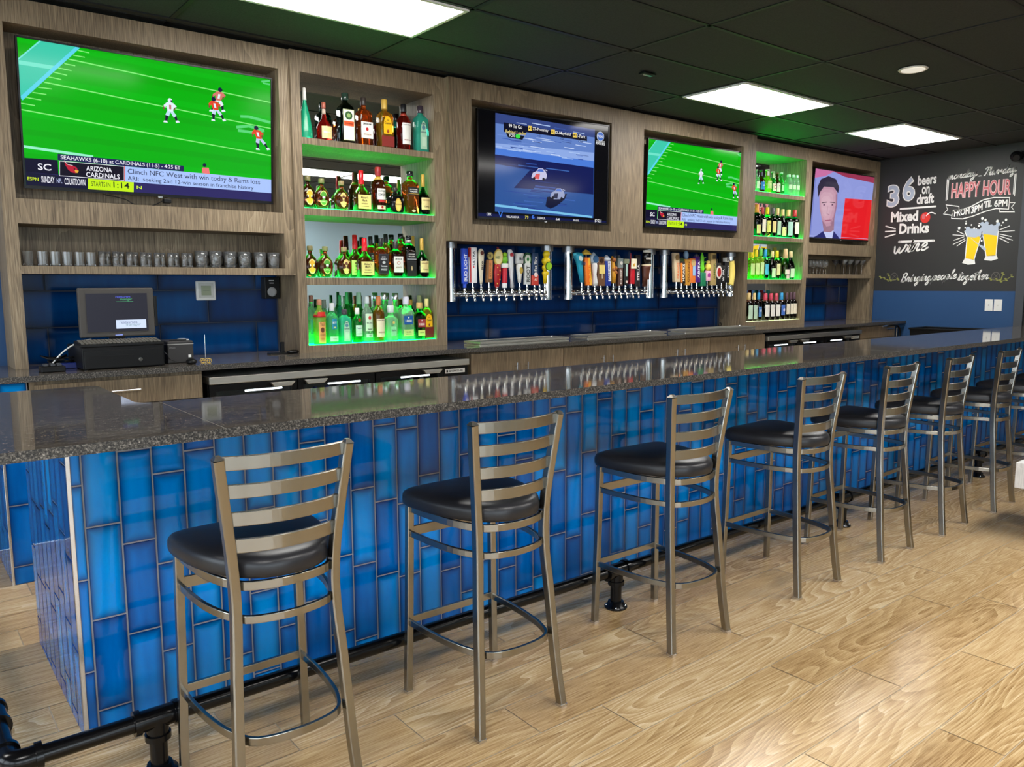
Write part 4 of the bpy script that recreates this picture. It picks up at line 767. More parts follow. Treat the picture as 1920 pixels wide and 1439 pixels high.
        for a, rr in ((.48, .85), (.68, 1.0), (.88, .85)): m = MB(); m.sphere((0, HY, z0+H*a), r*rr, sz=.95); B('lemon', m, P(236, 206, 30))
        disc(z0+H*.52, r*1.0, P(40, 70, 30), r*.8, .004, xx=.008); o_ = disc(z0+H*.52, r*.82, P(150, 200, 40), r*.8+.004, .002, xx=.008)
    elif kind == 'teal':
        h_ = B('handle', HL([(z0, r*.35), (z0+H*.4, r*.55), (z0+H*.72, r*.7), (z0+H*.78, r*.95), (z0+H*.9, r*1.05), (z0+H*.96, r*.7), (z1, r*.35)], 4, .6), P(40, 160, 190)); disc(z0+H*.8, r*.5, P(210, 226, 220), r*.6, .003)
        for s_ in (-1, 1): m = MB(); m.sphere((s_*r*.75, HY, z0+H*.92), r*.42); B('ear', m, P(80, 190, 210))
        word(h_, 'BEACH', z0+H*.58, z0+H*.7, r*1.1, r*.48, P(20, 70, 110), False)
    elif kind == 'umbrella':
        h_ = block(0, .78, P(236, 120, 30), r*.9, .5); m = MB(); m.box(r*.1, r*.86, HY-r*.46, HY-r*.44, z0+.004, z0+H*.77); B('yellow_face', m, P(248, 190, 60)); word(h_, 'CIDER', z0+H*.06, z0+H*.6, r*.7, r*.48, P(240, 100, 20))
        B('umbrella', HL([(z0+H*.86, r*1.35), (z0+H*.9, r*1.2), (z0+H*.96, r*.7), (z1, r*.1)], 2, 1), P(206, 170, 60)); m = MB(); m.cyl((0, HY, z0+H*.77), (0, HY, z0+H*.9), .003, 8); B('umbrella_pole', m, P(240, 230, 210))
    elif kind == 'whiteblue':
        B('handle', HL([(z0, r*.5), (z0+H*.1, r*.65), (z0+H*.35, r*.45), (z0+H*.6, r*.7), (z0+H*.68, r*.6)], 2, 1), P(232, 232, 228)); B('head', HL([(z0+H*.66, r*.6), (z0+H*.72, r*1.1), (z0+H*.86, r*1.15), (z0+H*.92, r*.6), (z1, r*.1)], 3, .5), P(176, 196, 212)); disc(z0+H*.8, r*.75, P(50, 90, 130), r*.6, .003)
    elif kind == 'popsicle':
        block(0, 1, P(112, 76, 50), r, .4); m = MB(); m.sweep([(0, HY-.02, z0+H*.42), (0, HY-.02, z0+H*.72)], rrect(r*1.6, .012, .005), up=(0, 1, 0)); B('ice_pop', m, P(232, 206, 120)); m = MB(); m.cyl((0, HY-.02, z0+H*.26), (0, HY-.02, z0+H*.43), .004, 8); B('stick', m, P(226, 206, 170)); disc(z0+H*.86, r*.5, P(60, 36, 24), r*.42, .003)
    elif kind == 'bluewhite':
        h_ = block(.0, .82, P(24, 50, 140), r*.95, .6); m = MB(); m.box(-r*.1, r*.9, HY-r*.6, HY-r*.56, z0+H*.15, z0+H*.8); B('white_face', m, P(226, 228, 232)); word(h_, 'PALE ALE', z0+H*.2, z0+H*.76, r*.6, r*.64, P(40, 50, 120)); B('head', HL([(z0+H*.8, r), (z0+H*.88, r*1.15), (z0+H*.94, r*.7), (z1, r*.2)], 3, .6), P(206, 214, 224))
    elif kind == 'nuts':
        B('handle', HL([(z0, r*.6), (z0+H*.3, r*.8), (z0+H*.6, r*.7), (z0+H*.75, r*.6), (z0+H*.88, r*.5), (z1, r*.2)], 2, 1), P(216, 150, 34))
        for a, xx, rr in ((.4, .5, .5), (.56, .55, .5), (.5, -.2, .45), (.86, 0, .6)): m = MB(); m.sphere((xx*r, HY-r*.5, z0+H*a), r*rr); B('nugget', m, P(160, 92, 40))
    elif kind == 'greybrown':
        h_ = block(0, .6, P(86, 52, 40), r*.8, .7); word(h_, 'CHIEF', z0+H*.06, z0+H*.54, r*.6, r*.6, P(226, 220, 210)); block(.58, .9, P(120, 130, 128), r*.95, .6, 4, name='head'); m = MB(); m.sphere((-r*.4, HY, z0+H*.93), r*.5); B('crest', m, P(60, 66, 66)); disc(z0+H*.74, r*.45, P(206, 200, 190), r*.6, .003)
    elif kind == 'blackgreen':
        h_ = block(0, .82, P(28, 30, 30), r*.8, .6); m = MB(); m.box(-r*.3, r*.3, HY-r*.52, HY-r*.48, z0+H*.35, z0+H*.8); B('green_face', m, P(176, 206, 196)); block(.82, 1, P(130, 136, 110), r, .6, name='cap'); disc(z0+H*.14, r*.4, P(220, 190, 180), r*.5, .003)
    elif kind == 'pineapple':
        block(0, .72, P(190, 26, 40), r*.75, .7); m = MB(); m.box(-r*.9, r*.9, HY-r*.8, HY-r*.55, z0+H*.5, z0+H*.82); B('cream_plaque', m, P(238, 228, 200)); m = MB(); m.sphere((0, HY-r*.84, z0+H*.62), r*.32, sy=.3, sz=1.3); B('pineapple', m, P(206, 160, 50)); m = MB(); m.cyl((-r*.5, HY, z0+H*.72), (-r*.5, HY, z1), .007, 10, 0, .003); B('spire', m, P(170, 24, 34))
    elif kind == 'blackwhite':
        h_ = block(0, 1, P(34, 26, 28), r*1.1, .6); word(h_, 'STELLA', z0+H*.2, z0+H*.7, r*1.0, r*.68, P(236, 232, 230))
    elif kind == 'pint':
        h_ = B('handle', HL([(z0, r*.55), (z0+H*.3, r*.7), (z0+H*.52, r*.9), (z0+H*.56, r*.95)], 2, .8), P(92, 50, 34)); B('cream_band', HL([(z0+H*.56, r*.97), (z0+H*.6, r*.97)], 2, .8), P(226, 206, 170)); B('dark_glass', HL([(z0+H*.6, r*.95), (z0+H*.9, r*.85), (z0+H*.93, r*.8)], 2, .8), P(18, 16, 18, .15)); B('cream_band', HL([(z0+H*.93, r*.82), (z1, r*.8)], 2, .8), P(226, 220, 206)); word(h_, 'GUINNESS', z0+H*.74, z0+H*.79, r*1.3, r*.78, P(236, 230, 220), False)
        m = MB(); m.cyl((0, HY-.04, z0-.09), (0, HY-.04, z0+.06), .009, 12); m.cyl((0, HY-.04, z0-.02), (0, HY, z0-.02), .007, 10); m.build('tall_spout', M['chrome'], t)
    elif kind == 'beige':
        h_ = block(0, 1, P(206, 184, 150), r*.9, .5); word(h_, 'ORANGE', z0+H*.12, z0+H*.66, r*.7, r*.48, P(226, 100, 40)); disc(z0+H*.84, r*.6, P(150, 120, 80), r*.48, .003)
    elif kind == 'orangeblack':
        h_ = block(0, .92, P(30, 20, 16), r*1.1, .6); m = MB(); m.box(-r*1.0, -r*.3, HY-r*.69, HY-r*.6, z0+.01, z0+H*.85); B('orange_side', m, P(226, 130, 40)); word(h_, 'HAWKS', z0+H*.1, z0+H*.82, r*.9, r*.72, P(244, 240, 232)); disc(z0+H*.94, r*.9, P(70, 90, 50), .002, .01)
    elif kind == 'goldblue':
        h_ = block(0, .78, P(196, 140, 50), r, .5); word(h_, 'GOLDEN', z0+H*.1, z0+H*.7, r*.8, r*.54, P(120, 60, 30)); m = MB(); m.sphere((-.006, HY, z0+H*.9), r*.7, sz=1.6); B('flame_head', m, P(120, 150, 180))
    elif kind == 'orangeblue':
        h_ = block(0, 1, P(226, 120, 50), r, .5); m = MB(); m.box(-r*.2, r*.8, HY-r*.56, HY-r*.5, z0+H*.3, z0+H*.75); B('blue_face', m, P(150, 190, 226)); disc(z0+H*.82, r*.85, P(206, 176, 120), r*.55, .003)
    elif kind == 'purple':
        h_ = block(0, .95, P(78, 30, 120), r*1.15, .6); word(h_, 'ABITA', z0+H*.16, z0+H*.78, r*1.0, r*.74, P(240, 236, 244)); m = MB(); m.sphere((.004, HY, z0+H*.96), r*.7); B('finial', m, P(60, 60, 70))
    elif kind == 'gator':
        block(0, .4, P(30, 120, 80), r*.9, .6); g_ = P(110, 214, 40)
        B('creature_body', HL([(z0+H*.38, r*.4), (z0+H*.5, r*.6), (z0+H*.7, r*.5), (z0+H*.85, r*.5), (z1, r*.1)], 2, .8), g_)
        for a, s_ in ((.5, 1), (.52, -1), (.68, 1), (.8, 1), (.72, -1)): m = MB(); m.cyl((0, HY, z0+H*a), (s_*r*1.1, HY-.01, z0+H*(a+.05)), .007, 8, 0, .003); B('limb', m, g_)
    elif kind == 'yellowpink':
        block(0, .5, P(236, 176, 200), r*.8, .6); m = MB(); m.sphere((0, HY, z0+H*.68), r*.8, sz=1.2); B('figure', m, P(236, 206, 90)); m = MB(); m.sphere((0, HY, z0+H*.92), r*.5); B('figure_head', m, P(246, 216, 120)); disc(z0+H*.3, r*.5, P(170, 60, 150), r*.5, .003)
    elif kind == 'tanlog':
        h_ = block(0, 1, P(176, 150, 96), r*.95, .6); word(h_, 'AMBER', z0+H*.2, z0+H*.7, r*.7, r*.6, P(80, 110, 50)); m = MB(); m.box(-r*.6, r*.6, HY-r*.62, HY-r*.58, z0+H*.82, z0+H*.94); B('top_plate', m, P(96, 84, 60))
    elif kind == 'blackred':
        h_ = block(0, .85, P(26, 24, 24), r*1.1, .6); disc(z0+H*.5, r*1.2, P(220, 214, 204), r*.6, .005, sz=1.5); disc(z0+H*.5, r*.8, P(170, 40, 36), r*.6+.005, .002, sz=1.5); m = MB(); m.cyl((0, HY, z0+H*.85), (0, HY, z1), .006, 10, 0, .003); B('spire', m, P(90, 80, 50))
    elif kind == 'blackipa':
        h_ = block(0, 1, P(18, 18, 20), r*1.2, .6); word(h_, 'W IPA', z0+H*.1, z0+H*.8, r*1.1, r*.76, P(240, 240, 240))
    elif kind == 'blacktall':
        h_ = block(0, .84, P(22, 22, 24), r, .6); word(h_, 'STOUT', z0+H*.2, z0+H*.7, r*.7, r*.64, P(226, 226, 226)); m = MB(); m.box(-r, r, HY-r*.5, HY+r*.4, z0+H*.84, z1); B('white_sign', m, P(226, 224, 218)); word(h_, 'EN', z0+H*.87, z0+H*.97, r*1.2, r*.52, P(30, 30, 30), False)
    elif kind == 'banana':
        m = MB(); m.tube(smooth_path([(-.012, HY, z0+.004), (.004, HY, z0+H*.3), (.010, HY, z0+H*.55), (.004, HY, z0+H*.82), (-.004, HY, z1-.004)], 5), r*.85, 14); B('handle', m, P(240, 216, 110))
    else: block(0, 1, P(200, 200, 200))
LB = {'blue': 'blue tapered tap handle with tall white lettering', 'ultra': 'white slab tap handle with a red stripe down its side', 'cream': 'cream wooden tap handle with a brown oval at its tip', 'bronze': 'bronze tap handle with copper panel and round black and gold badge',
 'goblet': 'speckled red tap handle with large gold oval badge', 'frogred': 'red and white tap handle topped by a lime green ball', 'bat': 'pale grey club shaped tap handle', 'mug': 'white tap handle topped by a silver mug', 'wreath': 'grey lettered tap handle under a dark green oval wreath', 'navy': 'navy tap handle with red base and cream lettering', 'lemons': 'yellow tap handle of stacked lemons',
 'teal': 'teal tap handle with two round ears', 'umbrella': 'orange tap handle under a small gold umbrella', 'whiteblue': 'white tap handle with a pale blue pointed head', 'popsicle': 'brown tap handle carrying a cream ice pop', 'bluewhite': 'royal blue tap handle with white lettered face', 'nuts': 'amber tap handle with round brown nuggets', 'greybrown': 'brown lettered tap handle with a grey carved head', 'blackgreen': 'black tap handle with pale green face', 'pineapple': 'red tap handle with a pineapple plaque', 'blackwhite': 'slim black tap handle with white lettering next to the pineapple handle', 'pint': 'tall tap shaped like a glass of dark stout',
 'beige': 'beige tap handle with orange lettering', 'orangeblack': 'black tap handle with orange side and bold white lettering', 'goldblue': 'golden tap handle with a grey blue head', 'orangeblue': 'orange tap handle with a light blue face', 'purple': 'purple tap handle with white lettering', 'gator': 'bright green creature shaped tap handle', 'yellowpink': 'pink tap handle with a yellow figure on it', 'tanlog': 'tan log shaped tap handle with green lettering', 'blackred': 'black tap handle with a red and white oval badge', 'blackipa': 'short black tap handle lettered in white', 'blacktall': 'black tap handle with a white sign on top', 'banana': 'smooth pale yellow curved tap handle at the end of the last tower'}
for TB, gn in ((TAP1, 'taps on the first tower'), (TAP2, 'taps on the middle tower'), (TAP3, 'taps on the far tower')):
    for x, dx, zb_, zt_, w_, kd in TB:
        t = thing('beer_tap', LB[kd], 'beer tap', (x, YT-.065, 1.40), group=gn)
        shank(t, dx); handle(kd, zb_-1.40, zt_-1.40, w_, dx, t)
# taps without handles at the ends of the first tower
t = thing('beer_tap', 'bare chrome tap without a handle beside the lemon handle', 'beer tap', (3.725, YT-.065, 1.40), group='taps on the first tower'); shank(t, 0)
m = MB(); m.cyl((0, HY, .045), (0, HY, .07), .007, 10); m.build('stub', M['chrome'], t)
# ================================================================ bottles
PROF = dict(
 wine=[(0, .9), (.01, 1), (.60, 1), (.655, .9), (.70, .6), (.745, .40), (.80, .37), (1, .37)],
 burg=[(0, .9), (.01, 1), (.45, 1), (.56, .84), (.66, .55), (.74, .40), (1, .36)],
 whis=[(0, .92), (.012, 1), (.60, 1), (.67, .9), (.73, .6), (.78, .36), (1, .33)],
 sqre=[(0, .93), (.012, 1), (.62, 1), (.68, .93), (.73, .66), (.77, .36, 2), (.80, .33, 2), (1, .33, 2)],
 crwn=[(0, .62), (.02, .70), (.14, .90), (.32, 1), (.46, .98), (.58, .80), (.68, .48), (.74, .28, 2), (.84, .26, 2), (.85, .34, 2), (1, .34, 2)],
 marn=[(0, .9), (.02, .98), (.24, 1), (.36, .95), (.46, .70), (.56, .36), (.68, .24), (.84, .20), (1, .20)],
 make=[(0, .9), (.02, 1), (.40, 1), (.48, .88), (.55, .55), (.62, .34, 2), (.80, .28, 2), (1, .27, 2)],
 henn=[(0, .92), (.02, 1), (.36, 1), (.46, .86), (.56, .52), (.64, .28), (.72, .23), (1, .21)],
 beer=[(0, .95), (.02, 1), (.50, 1), (.60, .80), (.70, .46), (.80, .40), (1, .38)],
 cone=[(0, .95), (.02, 1), (.15, .95), (.45, .66), (.65, .34), (.75, .22), (1, .17)],
 watr=[(0, .9), (.03, 1), (.25, .93), (.28, 1), (.52, .94), (.55, 1), (.72, .95), (.82, .6), (.87, .42), (1, .42)],
 squat=[(0, .93), (.02, 1), (.58, 1), (.64, .9), (.68, .5), (.72, .34, 2), (1, .32, 2)],
 tall=[(0, .94), (.012, 1), (.64, 1), (.72, .92), (.78, .55), (.82, .38, 2), (1, .36, 2)])
def prof_r(pr, z):
    for a, b in zip(pr[:-1], pr[1:]):
        if a[0] <= z <= b[0]: return a[1]+(b[1]-a[1])*(z-a[0])/max(1e-6, b[0]-a[0])
    return pr[-1][1]
def bottle(loc, H, W, pf, gm, n=2.0, dep=1.0, cap=None, labels=(), label='', group='', name='liquor_bottle', neck=None):
    """cap=(z from, z to, radius factor, material[, 'ball']); labels: (z0, z1, half width frac, material, texts, kind)"""
    R_ = W/2*.96; pr = PROF[pf]
    t = thing(name, label, 'bottle', loc, 0, group)
    m = MB(); top = cap[0]+.01 if cap else 1
    P = [q for q in pr if q[0] < top]; P.append((top, prof_r(pr, top), 2))
    m.lathe([(q[0]*H, q[1]*R_)+((q[2],) if len(q) > 2 else ()) for q in P], seg=28, n=n, dep=dep); m.build('glass_body', gm, t)
    if neck:
        z0, z1, nm = neck; m = MB(); m.lathe([(z0*H, prof_r(pr, z0)*R_+.0008), ((z0+z1)/2*H, prof_r(pr, (z0+z1)/2)*R_+.0008), (z1*H, prof_r(pr, z1)*R_+.0008)], seg=20); m.build('neck_band', nm, t)
    if cap:
        z0, z1, k, cm = cap[:4]; rr = prof_r(pr, z0)*R_
        if len(cap) > 4:
            m = MB(); m.sphere((0, 0, (z0+z1)/2*H), (z1-z0)/2*H, seg=14)
        else:
            m = MB(); m.lathe([(z0*H, rr*k+.0006), (z0*H+.002, rr*k+.0012), (z1*H-.003, (prof_r(pr, z1)*R_*k if k < 1.15 else rr*k)+.0012), (z1*H, (prof_r(pr, z1)*R_ if k < 1.15 else rr*k)*.92)], seg=20)
        m.build('cap', cm, t)
    for lb in labels:
        z0, z1, hw, lm, texts = lb[:5]; kd = lb[5] if len(lb) > 5 else 'rect'; zc = (z0+z1)/2
        rr = max(prof_r(pr, z0), prof_r(pr, z1), prof_r(pr, zc)); r = rr*R_+.0009; m = MB(); flatf = n > 3
        a = hw*R_ if flatf else hw*R_
        N_ = 12; vs = []; fs = []
        def pt(x, z, e=0):
            if flatf: return (x, -(r*dep+e), z)
            tt = x/r; return ((r+e)*math.sin(tt), -(r+e)*dep*math.cos(tt), z)
        if kd == 'rect' or kd == 'arch':
            for i in range(N_+1):
                x = -a+2*a*i/N_; zt = z1 if kd == 'rect' else zc+(z1-zc)*math.sqrt(max(0, 1-(x/a)**2))
                vs += [pt(x, z0*H), pt(x, zt*H)]
            fs = [(2*i, 2*i+2, 2*i+3, 2*i+1) for i in range(N_)]
        else:
            vs = [pt(0, zc*H)]
            for i in range(20): q = 2*PI*i/20; vs.append(pt(a*math.cos(q), zc*H+(z1-z0)/2*H*math.sin(q)))
            fs = [(0, 1+i, 1+(i+1) % 20) for i in range(20)]
        m.add(vs, fs, 0); lo = m.build('label', lm, t)
        for ti, tx in enumerate(texts):
            s_, zc2, hh, ww, tm = tx; m = MB(); e_ = .0004*(ti+1)
            if s_ == '@':
                vs = [pt(0, zc2*H, e_)]
                for i in range(16): q = 2*PI*i/16; vs.append(pt(ww*R_*math.cos(q), zc2*H+hh*H*math.sin(q), e_))
                m.add(vs, [(0, 1+i, 1+(i+1) % 16) for i in range(16)]); nm_ = 'emblem'
            elif s_ == '-':
                m.add([pt(-ww*R_, (zc2-hh)*H, e_), pt(ww*R_, (zc2-hh)*H, e_), pt(ww*R_, (zc2+hh)*H, e_), pt(-ww*R_, (zc2+hh)*H, e_)], [(0, 1, 2, 3)]); nm_ = 'print_band'
            else:
                if flatf: m.text(s_, (0, -(r*dep+e_), zc2*H), (1, 0, 0), (0, 0, 1), w=2*ww*R_, h=hh*H, bold=.02)
                else: m.text(s_, (0, 0, zc2*H), (1, 0, 0), (0, 0, 1), w=2*ww*R_, h=hh*H, bold=.02, wrap=(r+e_, dep))
                nm_ = 'lettering'
            m.build(nm_, tm, lo)
    return t
P = paint
WHT, CRM, BLK, RED, GLD = P(232, 230, 222), P(226, 206, 140), P(22, 22, 24), P(176, 30, 34), P(206, 166, 70)
SIL = M['satin_chrome']
g_dark = glass(112, 44, 20, .01, 1.3, .9); g_amb = glass(226, 120, 40, .01, 1.3, .9); g_red = glass(190, 34, 26, .01, 1.3, .85); g_gold = glass(248, 180, 50, .01, 1.3, .88); g_teal = glass(70, 210, 175, .02, 1.2, .7); g_clr = glass(215, 245, 225, .02, 1.15, .8); g_grn = glass(40, 170, 70, .02, 1.2, .8); g_dkgrn = glass(12, 48, 28); g_whis = glass(206, 92, 36, .01, 1.3, .9); g_blkred = glass(30, 6, 8); g_lime = glass(190, 235, 60, .02, 1.2, .75)
PURP = P(70, 40, 90)
KB = {
 'cone': dict(pf='cone', gm=mat('frosted_teal', srgb(30, 190, 140), .25, trans=.5), cap=(.76, 1, 1.05, WHT), d='tapering teal bottle with a white neck'),
 'marn': dict(pf='marn', gm=g_red, cap=(.84, 1, 1.25, P(170, 90, 70)), neck=(.70, .82, P(216, 190, 170)), labels=[(.05, .36, .75, CRM, [('-', .205, .11, .66, P(176, 110, 80)), ('Marnier', .21, .05, .5, WHT)])], d='squat red bottle with long neck and brown and cream label'),
 'jag': dict(pf='tall', gm=g_dkgrn, n=6, dep=.95, cap=(.86, 1, 1.25, P(40, 60, 50, .15)), labels=[(.05, .66, .82, P(190, 196, 150), [('-', .355, .29, .74, WHT), ('-', .38, .05, .74, P(226, 84, 40)), ('@', .54, .085, .55, P(44, 84, 40)), ('@', .54, .045, .28, P(150, 176, 110)), ('Jägermeister', .38, .035, .6, P(90, 30, 20))])], d='dark green square bottle with orange banded label'),
 'beam': dict(pf='sqre', gm=g_whis, n=4.5, dep=.9, cap=(.84, 1, 1.15, P(52, 44, 40)), labels=[(.14, .48, .86, WHT, [('JIM BEAM', .43, .055, .6, BLK), ('@', .33, .035, .2, RED), ('BOURBON', .22, .035, .55, P(150, 100, 70))])], d='square amber bottle with white label and red seal'),
 'cuer': dict(pf='sqre', gm=g_gold, n=6, dep=.85, cap=(.80, 1, 1.15, GLD), labels=[(.02, .24, .95, P(130, 40, 34), []), (.28, .64, .62, P(250, 190, 20), [('Jose', .56, .04, .2, BLK), ('Cuervo', .50, .05, .5, BLK), ('@', .33, .04, .18, P(150, 60, 30))], 'arch')], d='square golden bottle with a yellow arched label'),
 'capt': dict(pf='whis', gm=glass(170, 34, 24, .01, 1.3, .88), cap=(.83, 1, 1.12, BLK), labels=[(.12, .58, .72, WHT, [('Captain Morgan', .535, .035, .6, P(60, 40, 40)), ('-', .17, .012, .6, P(120, 60, 50)), ('SPICED RUM', .21, .03, .5, P(140, 40, 34))])], neck=(.74, .80, P(170, 60, 44)), d='dark red rum bottle with a tall white label'),
 'bomb': dict(pf='tall', gm=glass(70, 205, 175, .02, 1.2, .6), n=5, dep=.8, cap=(.84, 1, 1.1, P(60, 50, 60, .2)), labels=[(.06, .66, .52, P(170, 210, 180), [('BOMBAY', .60, .035, .4, P(40, 60, 90)), ('@', .52, .05, .28, P(90, 130, 150)), ('SAPPHIRE', .42, .03, .42, P(40, 60, 90)), ('-', .22, .10, .3, P(196, 224, 200))], 'arch')], d='teal flat sided gin bottle with pale arched label'),
 'crwg': dict(pf='crwn', gm=g_dark, dep=.6, n=2.4, cap=(.85, 1, 1.02, P(120, 110, 70)), labels=[(.10, .58, .55, CRM, [('@', .34, .2, .44, P(226, 170, 50)), ('-', .38, .04, .3, WHT)], 'oval')], d='round flattened whisky bottle with orange gold label'),
 'crgr': dict(pf='crwn', gm=glass(160, 72, 34, .01, 1.3, .9), dep=.6, n=2.4, cap=(.85, 1, 1.02, P(130, 130, 80)), labels=[(.10, .60, .56, P(206, 206, 120), [('@', .35, .22, .48, P(80, 146, 50)), ('APPLE', .24, .05, .5, P(210, 220, 160)), ('-', .38, .035, .18, WHT)], 'oval')], d='round flattened whisky bottle with bright green oval label'),
 'crbe': dict(pf='crwn', gm=glass(160, 72, 34, .01, 1.3, .9), dep=.6, n=2.4, cap=(.85, 1, 1.02, P(150, 130, 90)), labels=[(.10, .60, .5, P(226, 190, 120), [('@', .45, .05, .2, P(110, 60, 50)), ('CROWN', .33, .05, .6, P(110, 60, 40)), ('-', .2, .012, .36, P(150, 90, 50))], 'oval')], d='round flattened whisky bottle with beige crown label'),
 'make': dict(pf='make', gm=glass(140, 70, 26, .01, 1.3, .9), n=4.5, dep=.85, cap=(.66, 1, 1.12, P(206, 20, 34, .25)), labels=[(.06, .40, .95, P(226, 216, 130), [("Maker's", .335, .055, .52, P(90, 60, 30)), ('Mark', .265, .055, .4, P(90, 60, 30)), ('WHISKY', .185, .035, .5, P(120, 80, 40)), ('-', .12, .006, .6, P(150, 110, 60))])], d='squarish bourbon bottle with bright red wax neck and cream label'),
 'sout': dict(pf='whis', gm=g_dark, cap=(.80, 1, 1.15, P(150, 30, 34)), neck=(.72, .79, GLD), labels=[(.28, .52, .66, WHT, [('SOUTHERN', .465, .04, .55, BLK), ('COMFORT', .385, .05, .55, BLK)]), (.22, .275, .5, P(176, 34, 34), []), (.07, .15, .66, P(232, 206, 180), [('@', .11, .028, .16, RED)])], d='dark bottle with dull red neck foil and white lettered label'),
 'disa': dict(pf='squat', gm=P(14, 12, 14, .08), n=6, dep=.9, cap=(.78, 1, 1, P(60, 56, 54, .12), 'ball'), labels=[(.06, .56, .48, P(216, 176, 70), [('@', .31, .2, .36, P(240, 210, 110)), ('RESERVE', .33, .05, .5, P(110, 70, 30))], 'oval')], d='squat black bottle with ball stopper and gold oval label'),
 'walr': dict(pf='tall', gm=g_whis, n=7, dep=.9, cap=(.88, 1, 1.2, P(24, 24, 26, .1)), labels=[(.44, .62, .86, BLK, [('JOHNNIE', .565, .03, .6, WHT), ('WALKER', .52, .03, .6, WHT), ('-', .47, .006, .8, GLD)]), (.05, .11, .3, P(226, 200, 170), [], 'oval')], d='tall square amber bottle with a black band label'),
 'henn': dict(pf='henn', gm=g_blkred, cap=(.70, 1, 1.1, GLD), labels=[(.13, .42, .78, CRM, [('HENNESSY', .36, .04, .6, P(120, 80, 50)), ('-', .27, .008, .6, P(140, 100, 60)), ('Cognac', .20, .05, .4, P(80, 60, 50))])], d='dark cognac bottle with gold neck and cream label'),
 'jack': dict(pf='sqre', gm=g_whis, n=6, dep=.95, cap=(.80, 1, 1.12, BLK), labels=[(.08, .60, .92, P(34, 34, 38), [('-', .34, .25, .82, P(60, 60, 66)), ('-', .34, .235, .78, P(26, 26, 30)), ('JACK', .52, .04, .4, P(210, 210, 214)), ("DANIEL'S", .465, .04, .6, P(210, 210, 214)), ('@', .38, .035, .3, P(200, 200, 204)), ('Tennessee', .29, .05, .62, P(214, 214, 218)), ('WHISKEY', .2, .05, .6, P(214, 214, 218))])], d='square bottle with large black and grey label'),
 'hone': dict(pf='sqre', gm=glass(170, 80, 24), n=4.5, dep=.9, cap=(.80, 1, 1.12, P(50, 44, 42)), labels=[(.14, .58, .8, WHT, [('JIM BEAM', .5, .05, .6, BLK), ('@', .40, .05, .3, P(200, 140, 120)), ('@', .40, .03, .2, WHT), ('HONEY', .28, .035, .5, P(150, 110, 60))])], d='square amber bottle with plain white label between two darker bottles'),
 'walb': dict(pf='tall', gm=glass(70, 30, 20), n=7, dep=.95, cap=(.90, 1, 1.2, P(24, 24, 26, .1)), neck=(.83, .89, P(190, 184, 180)), labels=[(.03, .40, .94, BLK, [('@', .22, .06, .12, P(206, 180, 130))]), (.42, .60, .94, BLK, [('JOHNNIE', .55, .03, .62, WHT), ('WALKER', .50, .03, .62, WHT), ('-', .435, .006, .9, P(200, 200, 204))])], d='square dark whisky bottle with all black labels'),
 'tito': dict(pf='whis', gm=glass(215, 235, 100, .02, 1.2, .75), cap=(.86, 1, 1.1, P(180, 120, 90)), neck=(.60, .66, RED), labels=[(.03, .50, .60, P(222, 160, 90), [("Tito's", .45, .07, .42, P(110, 60, 40)), ('@', .32, .06, .3, P(96, 48, 30)), ('HANDMADE', .21, .025, .42, P(150, 90, 50)), ('VODKA', .12, .03, .3, P(150, 90, 50))]), (.63, .72, .7, P(210, 40, 30), [])], d='clear vodka bottle with red shoulder and orange label'),
 'skyy': dict(pf='whis', gm=glass(110, 225, 160, .02, 1.2, .75), cap=(.80, 1, 1.1, P(196, 200, 200)), labels=[(.06, .18, .8, P(196, 226, 200), [('VODKA', .12, .03, .4, P(80, 110, 100))]), (.36, .62, .45, P(30, 130, 160), [('SKYY', .52, .05, .36, WHT), ('-', .4, .02, .2, P(200, 210, 140))])], d='clear vodka bottle with blue square print and white band'),
 'tanq': dict(pf='whis', gm=g_grn, cap=(.82, 1, 1.15, WHT), labels=[(.18, .50, .8, P(200, 224, 206), [('Tanqueray', .41, .05, .6, P(60, 80, 110)), ('-', .33, .008, .5, P(140, 160, 160)), ('LONDON DRY GIN', .25, .025, .6, P(90, 100, 110))]), (.60, .71, .3, P(150, 44, 30), [], 'oval')], d='bright green gin bottle with white cap and red seal'),
 'baca': dict(pf='whis', gm=g_clr, cap=(.84, 1, 1.12, P(196, 204, 206)), labels=[(.24, .62, .8, P(206, 226, 196), [('@', .53, .045, .28, P(196, 50, 44)), ('BACARDI', .42, .04, .6, P(60, 80, 60)), ('Superior', .28, .045, .45, P(30, 40, 36))]), (.10, .18, .7, P(190, 214, 196), [('RUM', .14, .03, .2, P(70, 90, 80))])], d='clear rum bottle with pale label and round red emblem'),
 'capt2': dict(pf='whis', gm=g_amb, cap=(.80, 1, 1.12, P(190, 110, 60)), labels=[(.10, .50, .85, P(236, 220, 190), [('Captain Morgan', .465, .03, .7, P(90, 60, 50)), ('-', .15, .02, .8, P(190, 110, 60)), ('SPICED RUM', .2, .03, .6, P(140, 50, 40))])], d='amber rum bottle with coppery cap and cream label'),
 'patr': dict(pf='squat', gm=g_clr, n=3.5, dep=.9, cap=(.80, 1, 1.5, P(206, 214, 210)), labels=[(.14, .40, .45, P(150, 226, 170), [('Patrón', .30, .06, .36, P(60, 110, 80))]), (.48, .56, .2, P(220, 190, 110), [], 'oval')], d='squat clear decanter shaped tequila bottle with small gold seal'),
 'w18': dict(pf='sqre', gm=g_clr, n=6, dep=.7, cap=(.82, 1, 1.3, P(206, 204, 216)), labels=[(.36, .56, .72, P(20, 84, 156), [('1800', .44, .06, .5, WHT), ('@', .52, .022, .12, WHT)]), (.09, .24, .78, P(206, 216, 140), [('SILVER', .18, .035, .4, P(110, 120, 70)), ('-', .13, .006, .5, P(150, 150, 90))])], d='clear wide shouldered tequila bottle with blue square label'),
